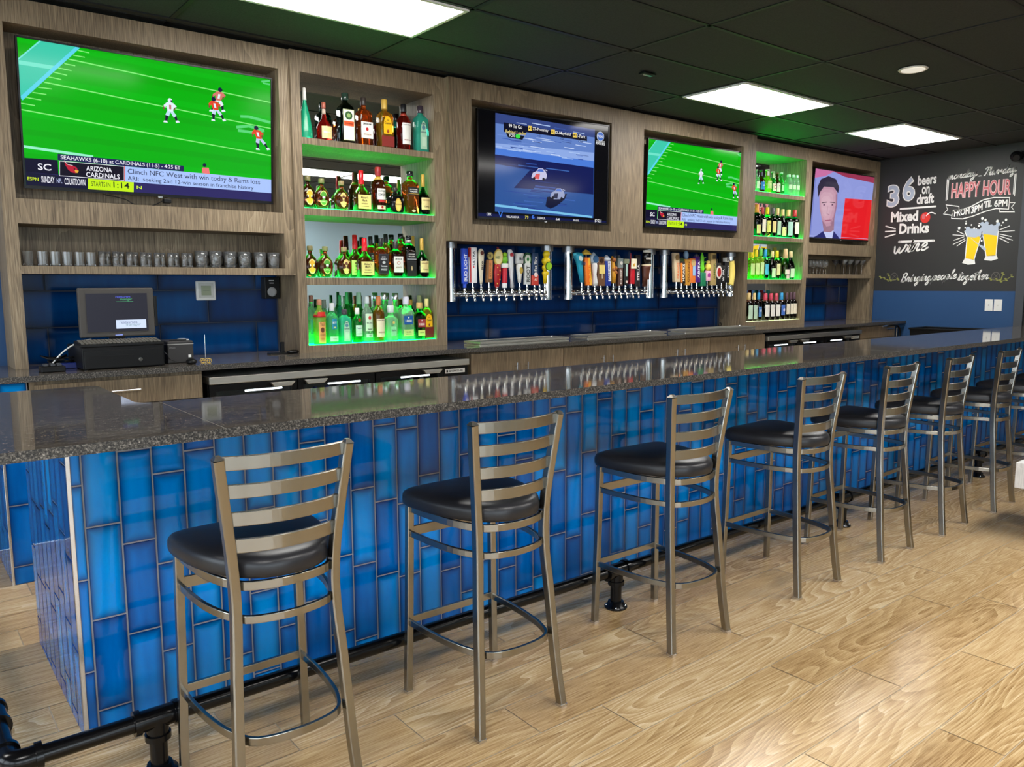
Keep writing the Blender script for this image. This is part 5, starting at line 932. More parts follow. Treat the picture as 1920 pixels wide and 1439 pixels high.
 'r18': dict(pf='sqre', gm=glass(190, 190, 160, 0, 1.25), n=6, dep=.7, cap=(.84, 1, 1.5, P(206, 170, 100)), labels=[(.33, .55, .72, P(160, 50, 56), [('1800', .41, .07, .5, P(240, 210, 210)), ('@', .51, .02, .12, WHT)]), (.09, .25, .72, P(216, 206, 130), [('-', .18, .01, .4, P(150, 140, 80))])], d='pale tequila bottle with dark red square label and gold stopper'),
 'cuer2': dict(pf='sqre', gm=g_gold, n=6, dep=.85, cap=(.80, 1, 1.15, P(226, 214, 140)), labels=[(.03, .30, .95, P(120, 30, 30), []), (.30, .62, .75, P(250, 186, 20), [('Jose', .54, .04, .2, BLK), ('Cuervo', .47, .055, .5, BLK), ('@', .35, .035, .2, P(150, 60, 30))], 'arch')], d='narrow golden tequila bottle with yellow arched label'),
}
def simple(d, pf, gm, cap, labels=(), n=2, dep=1, neck=None): return dict(pf=pf, gm=gm, cap=cap, labels=list(labels), n=n, dep=dep, neck=neck, d=d)
KB.update({
 'make2': dict(KB['make'], d='second red wax necked bourbon bottle in the back row'),
 'jack2': dict(KB['jack'], d='black labelled square bottle in the back row'),
 'bour2': simple('round amber bottle with black cap in the back row', 'whis', g_amb, (.80, 1, 1.12, BLK), [(.2, .5, .7, CRM, [])]),
 'walr2': dict(KB['walr'], d='tall amber square bottle in the back row'),
 'henn2': dict(KB['henn'], d='gold necked dark cognac bottle in the back row'),
 'c1': simple('clear bottle with copper cap in the back row', 'whis', g_clr, (.86, 1, 1.1, P(170, 110, 96)), [(.2, .5, .6, P(80, 150, 150), [])]),
 'c2': simple('clear bottle with steel grey cap in the back row', 'whis', g_clr, (.80, 1, 1.1, P(150, 156, 150)), [(.2, .5, .6, P(150, 210, 170), [])]),
 'c3': simple('aqua bottle with green cap in the back row', 'whis', g_teal, (.78, 1, 1.1, P(40, 160, 90)), [(.3, .55, .6, P(206, 220, 170), [])]),
 'c4': simple('slim bottle with tall bright green cap in the back row', 'whis', g_grn, (.76, 1, 1.1, P(50, 170, 90)), [(.2, .5, .6, P(190, 200, 150), [])]),
 'c5': simple('bottle with pale green foil neck in the back row', 'burg', g_grn, (.76, 1, 1.1, P(160, 200, 170))),
 'c6': simple('bottle with brown foil neck in the back row', 'wine', g_dkgrn, (.74, 1, 1.1, P(110, 84, 60)), [(.2, .5, .8, CRM, [])]),
 'c7': simple('clear silver stoppered bottle nearer the rum in the back row', 'squat', g_clr, (.84, 1, 1.5, SIL), [], 3.5, .9),
 'c8': simple('clear silver stoppered bottle nearer the tequila in the back row', 'squat', g_clr, (.84, 1, 1.5, SIL), [], 3.5, .9),
 'c9': simple('bottle with wide gold stopper in the back row', 'squat', glass(200, 200, 150, 0, 1.25), (.84, 1, 1.5, GLD), [], 3.5, .9),
 'c10': simple('bottle with cream foil neck in the back row', 'wine', g_dkgrn, (.72, 1, 1.1, P(190, 196, 140))),
 'bclr': simple('clear beer bottle partly behind the cabinet edge', 'beer', g_clr, (.95, 1, 1.25, P(200, 220, 200)), [(.15, .45, .7, P(206, 226, 200), [])]),
 'bblu': simple('brown beer bottle with bright blue label', 'beer', g_dark, (.95, 1, 1.25, P(60, 60, 70)), [(.1, .45, .95, P(30, 120, 200), [('LAGER', .3, .06, .4, WHT)]), (.72, .9, .5, P(60, 60, 90), [])]),
 'bgrn': simple('lime green beer bottle with white neck label', 'beer', g_lime, (.95, 1, 1.25, P(230, 230, 220)), [(.18, .5, .8, P(196, 226, 140), [('LIME', .42, .05, .3, P(60, 110, 40)), ('-', .24, .03, .5, P(80, 90, 60))]), (.74, .92, .5, WHT, [])]),
 'bgr2': simple('green beer bottle with round red and white label', 'beer', g_grn, (.95, 1, 1.25, P(200, 220, 190)), [(.1, .44, .85, P(226, 214, 190), [('@', .28, .1, .5, P(196, 90, 70)), ('@', .28, .05, .25, WHT)]), (.7, .92, .5, P(190, 220, 160), [])]),
 'bbrn': simple('brown beer bottle with white label', 'beer', g_dark, (.95, 1, 1.25, P(120, 40, 50)), [(.1, .48, .95, P(226, 214, 206), [('ALE', .38, .05, .3, P(120, 60, 70))])]),
 'bcl2': simple('pale green beer bottle without cap colour', 'beer', glass(150, 220, 150, 0, 1.25), (.95, 1, 1.25, P(200, 220, 206)), [(.15, .42, .7, P(150, 210, 150), [])]),
 'wora': simple('dark wine bottle with orange foil', 'wine', g_blkred, (.74, 1, 1.1, P(226, 150, 50)), [(.08, .36, .85, CRM, [])]),
 'wred': simple('dark wine bottle with red foil', 'wine', g_blkred, (.76, 1, 1.1, P(176, 50, 56)), [(.15, .58, .85, P(236, 226, 206), [('-', .45, .006, .5, P(120, 90, 80))])]),
 'wyel': simple('pale green wine bottle with yellow foil', 'wine', glass(170, 190, 60), (.76, 1, 1.1, P(236, 216, 30)), [(.15, .54, .9, P(216, 216, 110), [('WINE', .42, .04, .5, P(140, 120, 60)), ('-', .2, .03, .9, P(226, 190, 50))])]),
 'wblk': simple('dark wine bottle with dark clear foil', 'wine', g_blkred, (.78, 1, 1.1, P(90, 84, 90)), [(.15, .54, .9, CRM, [('-', .25, .03, .6, P(150, 120, 130))])]),
 'wcre': simple('dark wine bottle with cream foil and pale green label', 'wine', g_blkred, (.76, 1, 1.1, P(226, 196, 130)), [(.08, .56, .9, P(176, 206, 180), [])]),
 'wcr2': simple('dark wine bottle with cream foil and a low label', 'burg', g_blkred, (.76, 1, 1.1, P(216, 196, 130)), [(.06, .36, .9, P(226, 226, 150), [('@', .28, .03, .2, P(120, 140, 80))])]),
 'wcr3': simple('dark wine bottle with cream foil and wide pale label', 'wine', g_blkred, (.76, 1, 1.1, P(236, 206, 130)), [(.08, .56, .95, P(170, 210, 196), [])]),
 'wrd2': simple('dark wine bottle with red foil at the shelf end', 'wine', g_blkred, (.76, 1, 1.1, P(190, 50, 50)), [(.15, .56, .8, P(232, 236, 206), [('-', .4, .005, .4, P(150, 150, 120))])]),
 'gye1': simple('green wine bottle with yellow foil half hidden by the cabinet', 'wine', g_lime, (.76, 1, 1.1, P(236, 216, 40)), [(.15, .54, .9, P(210, 226, 150), [('-', .2, .04, .9, P(206, 216, 60))])]),
 'gye2': simple('green wine bottle with yellow foil', 'wine', g_lime, (.76, 1, 1.1, P(236, 210, 30)), [(.15, .54, .9, P(210, 226, 150), [('-', .2, .04, .9, P(206, 216, 60))])]),
 'ggrn': simple('green wine bottle with light green foil', 'wine', g_lime, (.76, 1, 1.1, P(110, 200, 80)), [(.15, .54, .9, P(206, 226, 160), [('-', .2, .04, .9, P(206, 216, 60))])]),
 'gblu': simple('wine bottle with sky blue foil and blue label', 'wine', glass(90, 160, 140), (.74, 1, 1.1, P(40, 150, 206)), [(.15, .5, .85, P(80, 180, 210), [])]),
 'gcre': simple('dark wine bottle with cream foil and low pale label', 'burg', g_blkred, (.78, 1, 1.1, P(226, 206, 140)), [(.06, .38, .9, P(206, 226, 180), [])]),
 'gyel': simple('wine bottle with bright yellow foil and cream label', 'wine', glass(180, 160, 40), (.76, 1, 1.1, P(240, 216, 30)), [(.15, .54, .9, P(226, 220, 160), [('-', .2, .04, .9, P(226, 190, 60))])]),
 'gros': simple('rose sparkling wine bottle with pink gold foil', 'burg', glass(216, 140, 120, 0, 1.3), (.68, 1, 1.1, P(216, 180, 130)), [(.16, .32, .9, P(236, 214, 206), []), (.02, .14, .6, P(226, 190, 190), [])]),
 'gcr2': simple('dark wine bottle with cream foil at the shelf end', 'burg', g_blkred, (.78, 1, 1.1, P(226, 206, 150)), [(.06, .38, .9, P(206, 230, 190), [])]),
 'gb1': simple('green foil bottle in the back row', 'wine', g_dkgrn, (.78, 1, 1.1, P(110, 150, 40))),
 'gb2': simple('gold foil bottle in the back row', 'wine', g_blkred, (.78, 1, 1.1, P(180, 160, 70))),
 'gb3': simple('dark bottle with grey green foil in the back row', 'wine', g_blkred, (.78, 1, 1.1, P(110, 120, 70))),
 'hcr1': simple('cream foiled wine bottle half hidden by the cabinet edge', 'wine', g_blkred, (.76, 1, 1.1, P(226, 196, 130)), [(.08, .56, .9, P(190, 214, 190), [])]),
 'hcr2': simple('dark wine bottle with cream foil and green tinted label', 'wine', g_blkred, (.76, 1, 1.1, P(226, 196, 130)), [(.08, .56, .95, P(190, 214, 190), [])]),
 'hblu': simple('wine bottle with blue foil and label beside cream foils', 'wine', g_blkred, (.76, 1, 1.1, P(50, 150, 200)), [(.15, .50, .8, P(80, 130, 190), [('-', .22, .05, .8, WHT), ('@', .36, .05, .4, P(190, 200, 230))])]),
 'hpk1': simple('wine bottle with pink foil next to the dark gap', 'wine', g_blkred, (.74, 1, 1.1, P(206, 70, 90)), [(.15, .58, .9, P(236, 230, 220), [('-', .45, .02, .2, P(206, 120, 120))])]),
 'hpk2': simple('wine bottle with pink foil between two alike', 'wine', g_blkred, (.74, 1, 1.1, P(206, 70, 90)), [(.15, .58, .9, P(236, 230, 220), [('-', .45, .02, .2, P(206, 120, 120))])]),
 'hpk3': simple('wine bottle with pink foil beside the second blue foil', 'wine', g_blkred, (.74, 1, 1.1, P(206, 80, 96)), [(.15, .58, .9, P(236, 230, 220), [('-', .45, .02, .2, P(206, 120, 120))])]),
 'hbl2': simple('wine bottle with blue foil and patterned label beside pink foils', 'wine', g_blkred, (.74, 1, 1.1, P(50, 150, 200)), [(.17, .55, .85, P(70, 110, 190), [('-', .22, .04, .8, WHT), ('@', .36, .06, .4, P(200, 200, 236))])]),
 'hdk1': simple('wine bottle with mottled dark foil, first of three', 'wine', g_blkred, (.74, 1, 1.1, P(90, 60, 70)), [(.2, .58, .95, P(232, 220, 196), [('-', .28, .03, .7, P(150, 120, 140))])]),
 'hdk2': simple('wine bottle with mottled dark foil, middle of three', 'wine', g_blkred, (.74, 1, 1.1, P(90, 60, 70)), [(.2, .58, .95, P(232, 220, 196), [('-', .28, .03, .7, P(150, 120, 140))])]),
 'hdk3': simple('wine bottle with mottled dark foil, last of three', 'wine', g_blkred, (.74, 1, 1.1, P(90, 60, 70)), [(.2, .58, .95, P(232, 220, 196), [('-', .28, .03, .7, P(150, 120, 140))])]),
 'hb1': simple('red foil wine bottle in the back row', 'wine', g_blkred, (.72, 1, 1.1, P(110, 20, 30))),
 'hb2': simple('teal foil wine bottle in the back row', 'wine', g_blkred, (.72, 1, 1.1, P(20, 110, 100))),
 'wat': simple('clear green tinted water bottle', 'watr', g_clr, (.88, 1, 1.15, P(190, 230, 200)), [(.3, .5, .9, P(190, 226, 180), [])]),
})
rows = [(ROW_B1, 2.3905, 'on the top liquor shelf', 'bottles on the top liquor shelf'), (ROW_B2, 1.958, 'on the second liquor shelf', 'bottles on the second liquor shelf'),
        (ROW_B3, 1.521, 'on the third liquor shelf', 'bottles on the third liquor shelf'), (ROW_B3b, 1.521, 'of the third liquor shelf', 'bottles on the third liquor shelf'),
        (ROW_B4, 1.084, 'on the bottom liquor shelf', 'bottles on the bottom liquor shelf'), (ROW_B4b, 1.084, 'of the bottom liquor shelf', 'bottles on the bottom liquor shelf'),
        (ROW_D1, 2.402, 'on the top wine cabinet shelf', 'beer bottles on the top shelf'), (ROW_D2, 1.957, 'on the second wine shelf', 'wine bottles on the second shelf'),
        (ROW_D3, 1.520, 'on the third wine shelf', 'wine bottles on the third shelf'), (ROW_D3b, 1.520, 'of the third wine shelf', 'wine bottles on the third shelf'),
        (ROW_D4, 1.087, 'on the lowest wine shelf', 'wine bottles on the lowest shelf'), (ROW_D4b, 1.087, 'of the lowest wine shelf', 'wine bottles on the lowest shelf')]
nw = 0
for L, z, wh, gn in rows:
    for x, y, h, w_, k in L:
        s_ = dict(KB[k]); d = s_.pop('d')
        if k == 'wat': d = ['clear water bottle nearest the beers', 'middle clear water bottle', 'clear water bottle nearest the cabinet side'][nw]; nw += 1
        nm = 'liquor_bottle' if 'liquor' in gn or '1800' in gn else ('wine_bottle' if 'wine' in gn else ('water_bottle' if k == 'wat' else 'beer_bottle'))
        bottle((x, y, z), h, w_, label=d+' '+wh, group=gn, name=nm, **s_)

# ================================================================ glassware
gls = glass(250, 252, 252, .01, 1.4, .93)
def tumbler(kind, H, R_):
    m = MB(); seg = 12 if kind == 'rock' else 20; r0 = R_*(.78 if kind == 'pint' else .9)
    outp = [(0, r0), (H*.08, r0*1.02), (H*.5, (r0+R_)/2), (H, R_)]; inp = [(H, R_-.002), (H*.5, (r0+R_)/2-.0028), (H*.16, r0-.003), (H*.14, .001)]
    m.lathe(outp+inp, seg=seg, sm=(kind != 'rock')); 
    if kind == 'rock':
        for k in range(seg):
            a = 2*PI*(k+.5)/seg
    return m
protos = {}
def glassware(kind, loc, H, R_, label, group, name='tumbler_glass'):
    key = kind
    if key not in protos:
        t = thing(name, label, 'glass', loc, 0, group)
        if kind in ('rock', 'high', 'pint'):
            tumbler(kind, H, R_).build('bowl', gls, t)
            if kind == 'rock':
                m = MB(); m.lathe([(.0015, R_*.84), (.006, R_*.9)], seg=12); m.build('thick_base', gls, t)
        else:
            m = MB()
            if kind == 'wine': m.lathe([(H*.42, .004), (H*.46, R_*.7), (H*.62, R_), (H*.85, R_*.95), (H, R_*.85), (H, R_*.82), (H*.85, R_*.92), (H*.62, R_*.95), (H*.48, R_*.6)], seg=18)
            else: m.lathe([(H*.60, .004), (H, R_), (H-.001, R_-.0025), (H*.63, .002)], seg=20)
            m.build('bowl', gls, t)
            m = MB(); z1 = H*(.43 if kind == 'wine' else .61); m.lathe([(.004, .006), (.012, .0035), (z1, .0035)], seg=10); m.build('stem', gls, t)
            m = MB(); m.lathe([(0, R_*.62), (.002, R_*.62), (.005, .006)], seg=18); m.build('foot', gls, t)
        protos[key] = t; return t
    c_ = copy_tree(protos[key]); c_.location = loc; c_['label'] = label; c_['group'] = group; return c_
ORD = ['first', 'second', 'third', 'fourth', 'fifth', 'sixth', 'seventh', 'eighth', 'ninth', 'tenth', 'eleventh', 'twelfth', 'thirteenth', 'fourteenth']
for i, q in enumerate(G_ROCK): glassware('rock', (q[0]+.0, 2.14, 1.574), .077, .026, 'cut glass tumbler, %s from the outer post end of the tumbler niche' % ORD[i], 'cut glass tumblers', 'tumbler_glass')
for i, q in enumerate(G_HIGH): glassware('high', (q[0], 2.14+.03*(i % 2), 1.574), .084, .0175, 'slim plain glass in the middle of the niche, %s after the cut tumblers' % ORD[i], 'slim plain glasses', 'shot_glass')
for i, q in enumerate(G_PINT): glassware('pint', (q[0], 2.15, 1.574), .099, .038, 'clear pint glass, %s of the front row beside the liquor cabinet end of the niche' % ORD[i], 'pint glasses', 'pint_glass')
for i, q in enumerate(G_PINT[:5]): glassware('pint', (q[0]+.045, 2.235, 1.574), .099, .038, 'clear pint glass, %s of the row behind in the tumbler niche' % ORD[i], 'pint glasses', 'pint_glass')
for i, q in enumerate(G_WINE): glassware('wine', (q[0], 2.19, 1.576), .165, .025, 'small stemmed glass in the stemware niche, %s from the wine shelves' % ORD[i], 'small stemmed glasses', 'stemmed_glass')
for i, q in enumerate(G_MART[:4]): glassware('mart', (q[0], 2.17, 1.576), .17, .047, 'martini glass in the stemware niche front row, %s from the small stemmed glasses' % ORD[i], 'martini glasses', 'martini_glass')
for i, q in enumerate(G_MART[4:]): glassware('mart', (q[0], 2.28, 1.576), .17, .047, 'martini glass in the stemware niche back row, %s from the small stemmed glasses' % ORD[i], 'martini glasses', 'martini_glass')

# ================================================================ till and things on the back counter
t = thing('cash_drawer', 'black metal cash drawer under the till screen', 'cash drawer', (.585, 1.99, ZB))
m = MB(); m.box(-.2, .2, -.19, .2, .004, .118); m.build('casing', M['black'], t, .003)
m = MB(); m.box(-.193, .193, -.196, -.188, .008, .1); dr = m.build('drawer', M['black'], t, .002)
m = MB(); m.box(-.155, .05, -.1985, -.1955, .068, .073); m.build('slot', M['dark_void'], dr)
m = MB(); m.cyl((.075, -.195, .045), (.075, -.205, .045), .011, 18); m.cyl((.075, -.204, .045), (.075, -.208, .045), .006, 12); m.build('lock', M['chrome'], dr)
for s_ in (-1, 1):
    for q in (-.17, .17): m = MB(); m.cyl((s_*.18, q, 0), (s_*.18, q, .006), .01, 10); m.build('foot', M['black_m'], t)
t = thing('keyboard', 'black compact keyboard lying on the cash drawer', 'keyboard', (.58, 1.87, ZB+.118))
m = MB(); m.add([(-.205, -.075, 0), (.205, -.075, 0), (.205, .075, 0), (-.205, .075, 0), (-.205, -.075, .014), (.205, -.075, .014), (.205, .075, .03), (-.205, .075, .03)], [(0, 3, 2, 1), (4, 5, 6, 7), (0, 1, 5, 4), (1, 2, 6, 5), (2, 3, 7, 6), (3, 0, 4, 7)]); m.build('casing', M['black'], t, .003)
m = MB()
for r_ in range(6):
    for c_ in range(21):
        x = -.193+c_*.0185; y = -.062+r_*.0205; z = .0145+(y+.075)*.107
        m.box(x, x+.0155, y, y+.017, z, z+.006)
m.build('keys', paint(96, 92, 84), t, .001)
t = thing('till_monitor', 'grey touch screen till monitor standing on the cash drawer', 'monitor', (.60, 1.96, ZB+.118))
ty = -.12
def MP(x, z, y=0): return (x, y-z*math.tan(.0), z)
m = MB(); m.box(-.188, .188, .0, .035, .04, .305); o = m.build('housing', paint(66, 62, 58, .6), t, .008, 3); 
m = MB(); m.box(-.152, .152, -.004, .001, .07, .275); scr = m.build('screen', mat('till_screen', srgb(16, 16, 20), .25, spec=.2, emit=srgb(44, 44, 54), es=.6), t)
m = MB(); m.text('restaurant', (.03, -.0048, .255), (1, 0, 0), (0, 0, 1), w=.075, m=0); m.build('lettering', glow(96, 110, 226), scr)
m = MB(); m.text('manager', (.045, -.0048, .240), (1, 0, 0), (0, 0, 1), w=.06, m=0); m.box(-.005, .08, -.0048, -.0045, .229, .231); m.build('lettering', glow(90, 190, 130), scr)
m = MB(); m.box(-.012, .14, -.0052, -.0045, .085, .132); card = m.build('logo_card', glow(214, 228, 255), scr)
m = MB(); m.text('restaurant', (.05, -.0056, .118), (1, 0, 0), (0, 0, 1), w=.09, m=0); m.text('manager', (.075, -.0056, .102), (1, 0, 0), (0, 0, 1), w=.075, m=1); m.build('lettering', [glow(90, 100, 130), glow(130, 160, 160)], card)
m = MB(); m.box(-.018, .018, -.0015, .0, .049, .052); m.build('status_light', glow(130, 150, 255, 2), t)
m = MB(); m.box(-.09, .09, .03, .1, 0, .02); m.box(-.04, .04, .036, .06, .015, .2); m.build('stand', M['black'], t, .004)
m = MB(); m.box(.189, .205, .004, .03, .09, .26); m.build('card_reader', M['black'], t, .003)
t = thing('receipt_printer', 'grey black receipt printer beside the cash drawer', 'printer', (.90, 1.99, ZB))
m = MB(); m.box(-.07, .07, -.09, .09, 0, .125); m.build('casing', paint(52, 50, 50), t, .006); m = MB(); m.box(-.071, .071, -.091, .091, .105, .109); m.build('trim_line', paint(170, 168, 164), t)
m = MB(); m.box(-.05, .04, -.07, -.06, .1255, .131); m.build('paper_slot', M['black_m'], t); m = MB(); m.box(.02, .06, -.05, .04, .125, .131); m.build('button_panel', paint(190, 190, 190), t)
m = MB(); m.text('EPSON', (-.045, -.0912, .088), (1, 0, 0), (0, 0, 1), w=.03, m=0); m.build('lettering', paint(150, 150, 150), t); m = MB(); m.box(.04, .055, -.0925, -.0905, .03, .045); m.build('sticker', M['white_plastic'], t)
t = thing('computer_mouse', 'small black mouse on the granite in front of the printer', 'mouse', (.925, 1.80, ZB))
m = MB(); m.sphere((0, 0, .014), .034, sx=.8, sy=1.25, sz=.55); m.build('shell', M['black'], t)
m = MB(); m.tube(smooth_path([(0, .03, .012), (-.05, .07, .01), (-.1, .05, .03), (-.13, -.02, .06), (-.15, .02, .09)], 6), .0018, 6); m.build('cable', M['black'], t)
t = thing('check_spike', 'gold and steel receipt spike on a wire base', 'receipt spike', (1.01, 1.82, ZB))
m = MB(); m.cyl((0, 0, .0), (0, 0, .16), .0018, 8, 0, .001); m.build('spike', M['chrome'], t)
m = MB()
for a in range(4):
    q = PI/4+a*PI/2; c0 = (math.cos(q)*.022, math.sin(q)*.02)
    m.tube([(c0[0]+.012*math.cos(k*PI/6), c0[1], .013+.012*math.sin(k*PI/6)) for k in range(13)], .0018, 6)
m.tube([(-.03, 0, .014), (.03, 0, .014)], .002, 6); m.build('wire_base', paint(206, 176, 90, .2), t)
t = thing('card_terminal', 'small black pager charger near the outer cabinet post', 'charger', (.255, 1.86, ZB))
m = MB(); m.box(-.055, .055, -.045, .045, 0, .03); m.build('casing', M['black'], t, .005)
for k in range(3): m = MB(); m.box(-.04+k*.03, -.02+k*.03, -.03, .02, .03, .042); m.build('slot_card', paint(60, 62, 66), t, .002)
t = thing('power_strip', 'black coiled cables heaped behind the pager charger', 'cables', (.34, 2.06, ZB))
m = MB(); rg = random.Random(3)
for k in range(6):
    cx = -.05+rg.random()*.1; m.tube(smooth_path([(cx+.06*math.cos(a*1.1+k), .05*math.sin(a*1.1+k), .01+.012*k*.8+.01*math.sin(a*2)) for a in range(7)], 4), .004, 6)
m.build('coiled_cable', M['black'], t); m = MB(); m.box(-.03, .05, -.09, -.05, 0, .03); m.build('adapter', paint(20, 40, 120), t, .003)
t = thing('white_cable', 'white cable arching from the till monitor to the counter', 'cable', (.27, 2.02, ZB))
m = MB(); m.tube(smooth_path([(0, 0, .01), (.03, 0, .05), (.08, -.01, .10), (.14, -.02, .135), (.2, -.02, .15)], 6), .004, 8); m.build('cord', M['white_plastic'], t)
t = thing('bottle_opener', 'black opener and small upright holder lying at the foot of the liquor cabinet', 'bar tool', (1.585, 2.12, ZB))
m = MB(); m.box(-.09, .06, -.03, .03, 0, .008); m.build('base', M['black'], t, .003); m = MB(); m.box(-.012, .012, -.01, .01, .008, .075); m.build('holder', M['black'], t, .002); m = MB(); m.sphere((.06, -.03, .012), .02, sx=2.2, sz=.6); m.build('grip', M['pipe'], t)
t = thing('thermostat', 'white square thermostat with grey display on the blue tiled wall', 'thermostat', (1.205, YW-.012, 1.4375))
m = MB(); m.box(-.061, .061, -.022, -.003, -.061, .061); m.build('casing', M['white_plastic'], t, .008, 3)
m = MB(); m.box(-.047, .047, -.0235, -.0218, -.045, .05); m.build('face_plate', paint(196, 196, 190), t, .002)
m = MB(); m.box(-.03, .03, -.0245, -.0232, -.03, .03); m.build('display', mat('lcd', srgb(120, 128, 108), .3, emit=srgb(70, 76, 60), es=.5), t)
m = MB(); m.text('72', (0, -.025, .004), (1, 0, 0), (0, 0, 1), h=.02, m=0) if False else m.box(-.02, .02, -.0249, -.0246, -.001, .001); m.build('display_line', paint(80, 86, 74), t)
t = thing('wall_speaker', 'small black box speaker hung at the edge of the blue tiled wall', 'speaker', (1.615, YW-.012, 1.452))
m = MB(); m.box(-.05, .05, -.07, -.001, -.07, .07); m.build('cabinet', M['black'], t, .004)
m = MB(); m.lathe([(0, .03), (.004, .031), (.005, .02), (.003, .01)], seg=24); o = m.build('cone_ring', paint(150, 150, 150), t); o.rotation_euler = (PI/2, 0, 0); o.location = (-.004, -.070, -.025)
m = MB(); m.box(-.022, .012, -.0715, -.0695, .045, .05); m.box(-.018, .01, -.0715, -.0695, .03, .034); m.build('badge', M['white_plastic'], t)
t = thing('black_tool', 'tiny black ring handled tool beside the last drip tray', 'bar tool', (6.2, 2.2, ZB))
m = MB(); m.tube([(.02*math.cos(k*PI/6), 0, .03+.02*math.sin(k*PI/6)) for k in range(12)], .004, 6, closed=True); m.cyl((0, 0, .0), (0, 0, .012), .01, 10); m.build('ring', M['black'], t)
# outlets on the blue wall
for k, (ya, yb, l) in enumerate(((.853, .770, 'white wall plate with a dark jack, nearer the shelves'), (.763, .680, 'white blank wall plate beside its twin on the blue wall'))):
    t = thing('wall_plate', l, 'wall plate', (XR-.001, (ya+yb)/2, 1.232)); m = MB(); m.box(-.006, 0, -.04, .04, -.063, .063); m.build('plate', M['white_plastic'], t, .002)
    m = MB(); m.cyl((-.006, 0, .0), (-.009, 0, 0), .006, 12); m.build('jack', paint(70, 50, 50) if k == 0 else paint(200, 196, 186), t)
# ================================================================ television screens
def television(k, label, content, grp='wall screens'):
    cx, Y, cz, w_, h_, tl, yw = TVS[k]
    t = thing('television', label, 'television', (cx, Y, cz), 0, grp); t.rotation_euler = (-0.0, 0, yw)
    piv = Matrix.Rotation(tl, 4, 'X')
    t.matrix_world = Matrix.Translation((cx, Y, cz)) @ Matrix.Rotation(yw, 4, 'Z') @ piv
    m = MB(); m.box(-w_/2, w_/2, .004, .028, -h_/2, h_/2); m.build('casing', M['black'], t, .003)
    m = MB(); m.box(-w_*.3, w_*.3, .028, .06, -h_*.35, h_*.3); m.build('back_cover', M['black_m'], t, .006)
    m = MB(); b = .008; bb = .016
    m.box(-w_/2, w_/2, 0, .006, h_/2-b, h_/2); m.box(-w_/2, w_/2, -.002, .006, -h_/2, -h_/2+bb); m.box(-w_/2, -w_/2+b, 0, .006, -h_/2+bb, h_/2-b); m.box(w_/2-b, w_/2, 0, .006, -h_/2+bb, h_/2-b)
    m.build('bezel', mat('tv_bezel', srgb(40, 40, 42), .25, .6), t)
    m = MB(); m.box(-.012, .012, -.004, .004, -h_/2-.006, -h_/2+.004); m.build('sensor', M['satin_chrome'], t)
    m = MB(); mats = []
    def mi(q):
        if q not in mats: mats.append(q)
        return mats.index(q)
    layer = [0]
    def pt(u, v, L): return ((u-.5)*w_, .0035-.0002*L, (.5-v)*h_)
    class S: pass
    s = S()
    def poly(pts, q, L=1):
        pts = [(min(max(u, .007), .993), min(max(v, .012), .978)) for u, v in pts]; m.poly([pt(u, v, L) for u, v in reversed(pts)], mi(q)) if orient(pts) else m.poly([pt(u, v, L) for u, v in pts], mi(q))
    def orient(pts): return sum((pts[i][0]*pts[(i+1) % len(pts)][1]-pts[(i+1) % len(pts)][0]*pts[i][1]) for i in range(len(pts))) > 0
    def line(pts, wd, q, L=1):
        for (u0, v0), (u1, v1) in zip(pts[:-1], pts[1:]):
            a0, b0, a1, b1 = u0*w_, v0*h_, u1*w_, v1*h_; d = math.hypot(a1-a0, b1-b0) or 1; nx, ny = -(b1-b0)/d*wd/2/w_, (a1-a0)/d*wd/2/h_
            poly([(u0+nx, v0+ny), (u1+nx, v1+ny), (u1-nx, v1-ny), (u0-nx, v0-ny)], q, L)
    def disc(u, v, r, q, L=2, sx=1, sy=1): poly([(u+r*sx*math.cos(2*PI*i/14)/w_, v+r*sy*math.sin(2*PI*i/14)/h_) for i in range(14)], q, L)
    def text(st, seg, q, hh, L=3, bold=.02, shear=0):
        bold = bold*.35
        (u0, v0), (u1, v1) = seg; ww = (u1-u0)*w_; a = math.atan2(-(v1-v0)*h_, ww)
        c0 = pt((u0+u1)/2, (v0+v1)/2, L); mm_ = mi(q); m.text(st, c0, (math.cos(a)*0+1, 0, 0), (0, 0, 1), w=ww, h=hh, m=mm_, bold=bold, shear=shear)
    s.poly, s.line, s.disc, s.text = poly, line, disc, text
    content(s); m.build('picture', mats, t)
    m = MB(); m.box(-w_/2+.006, w_/2-.006, .0032, .0048, -h_/2+.012, h_/2-.006)
    return t
G = glow
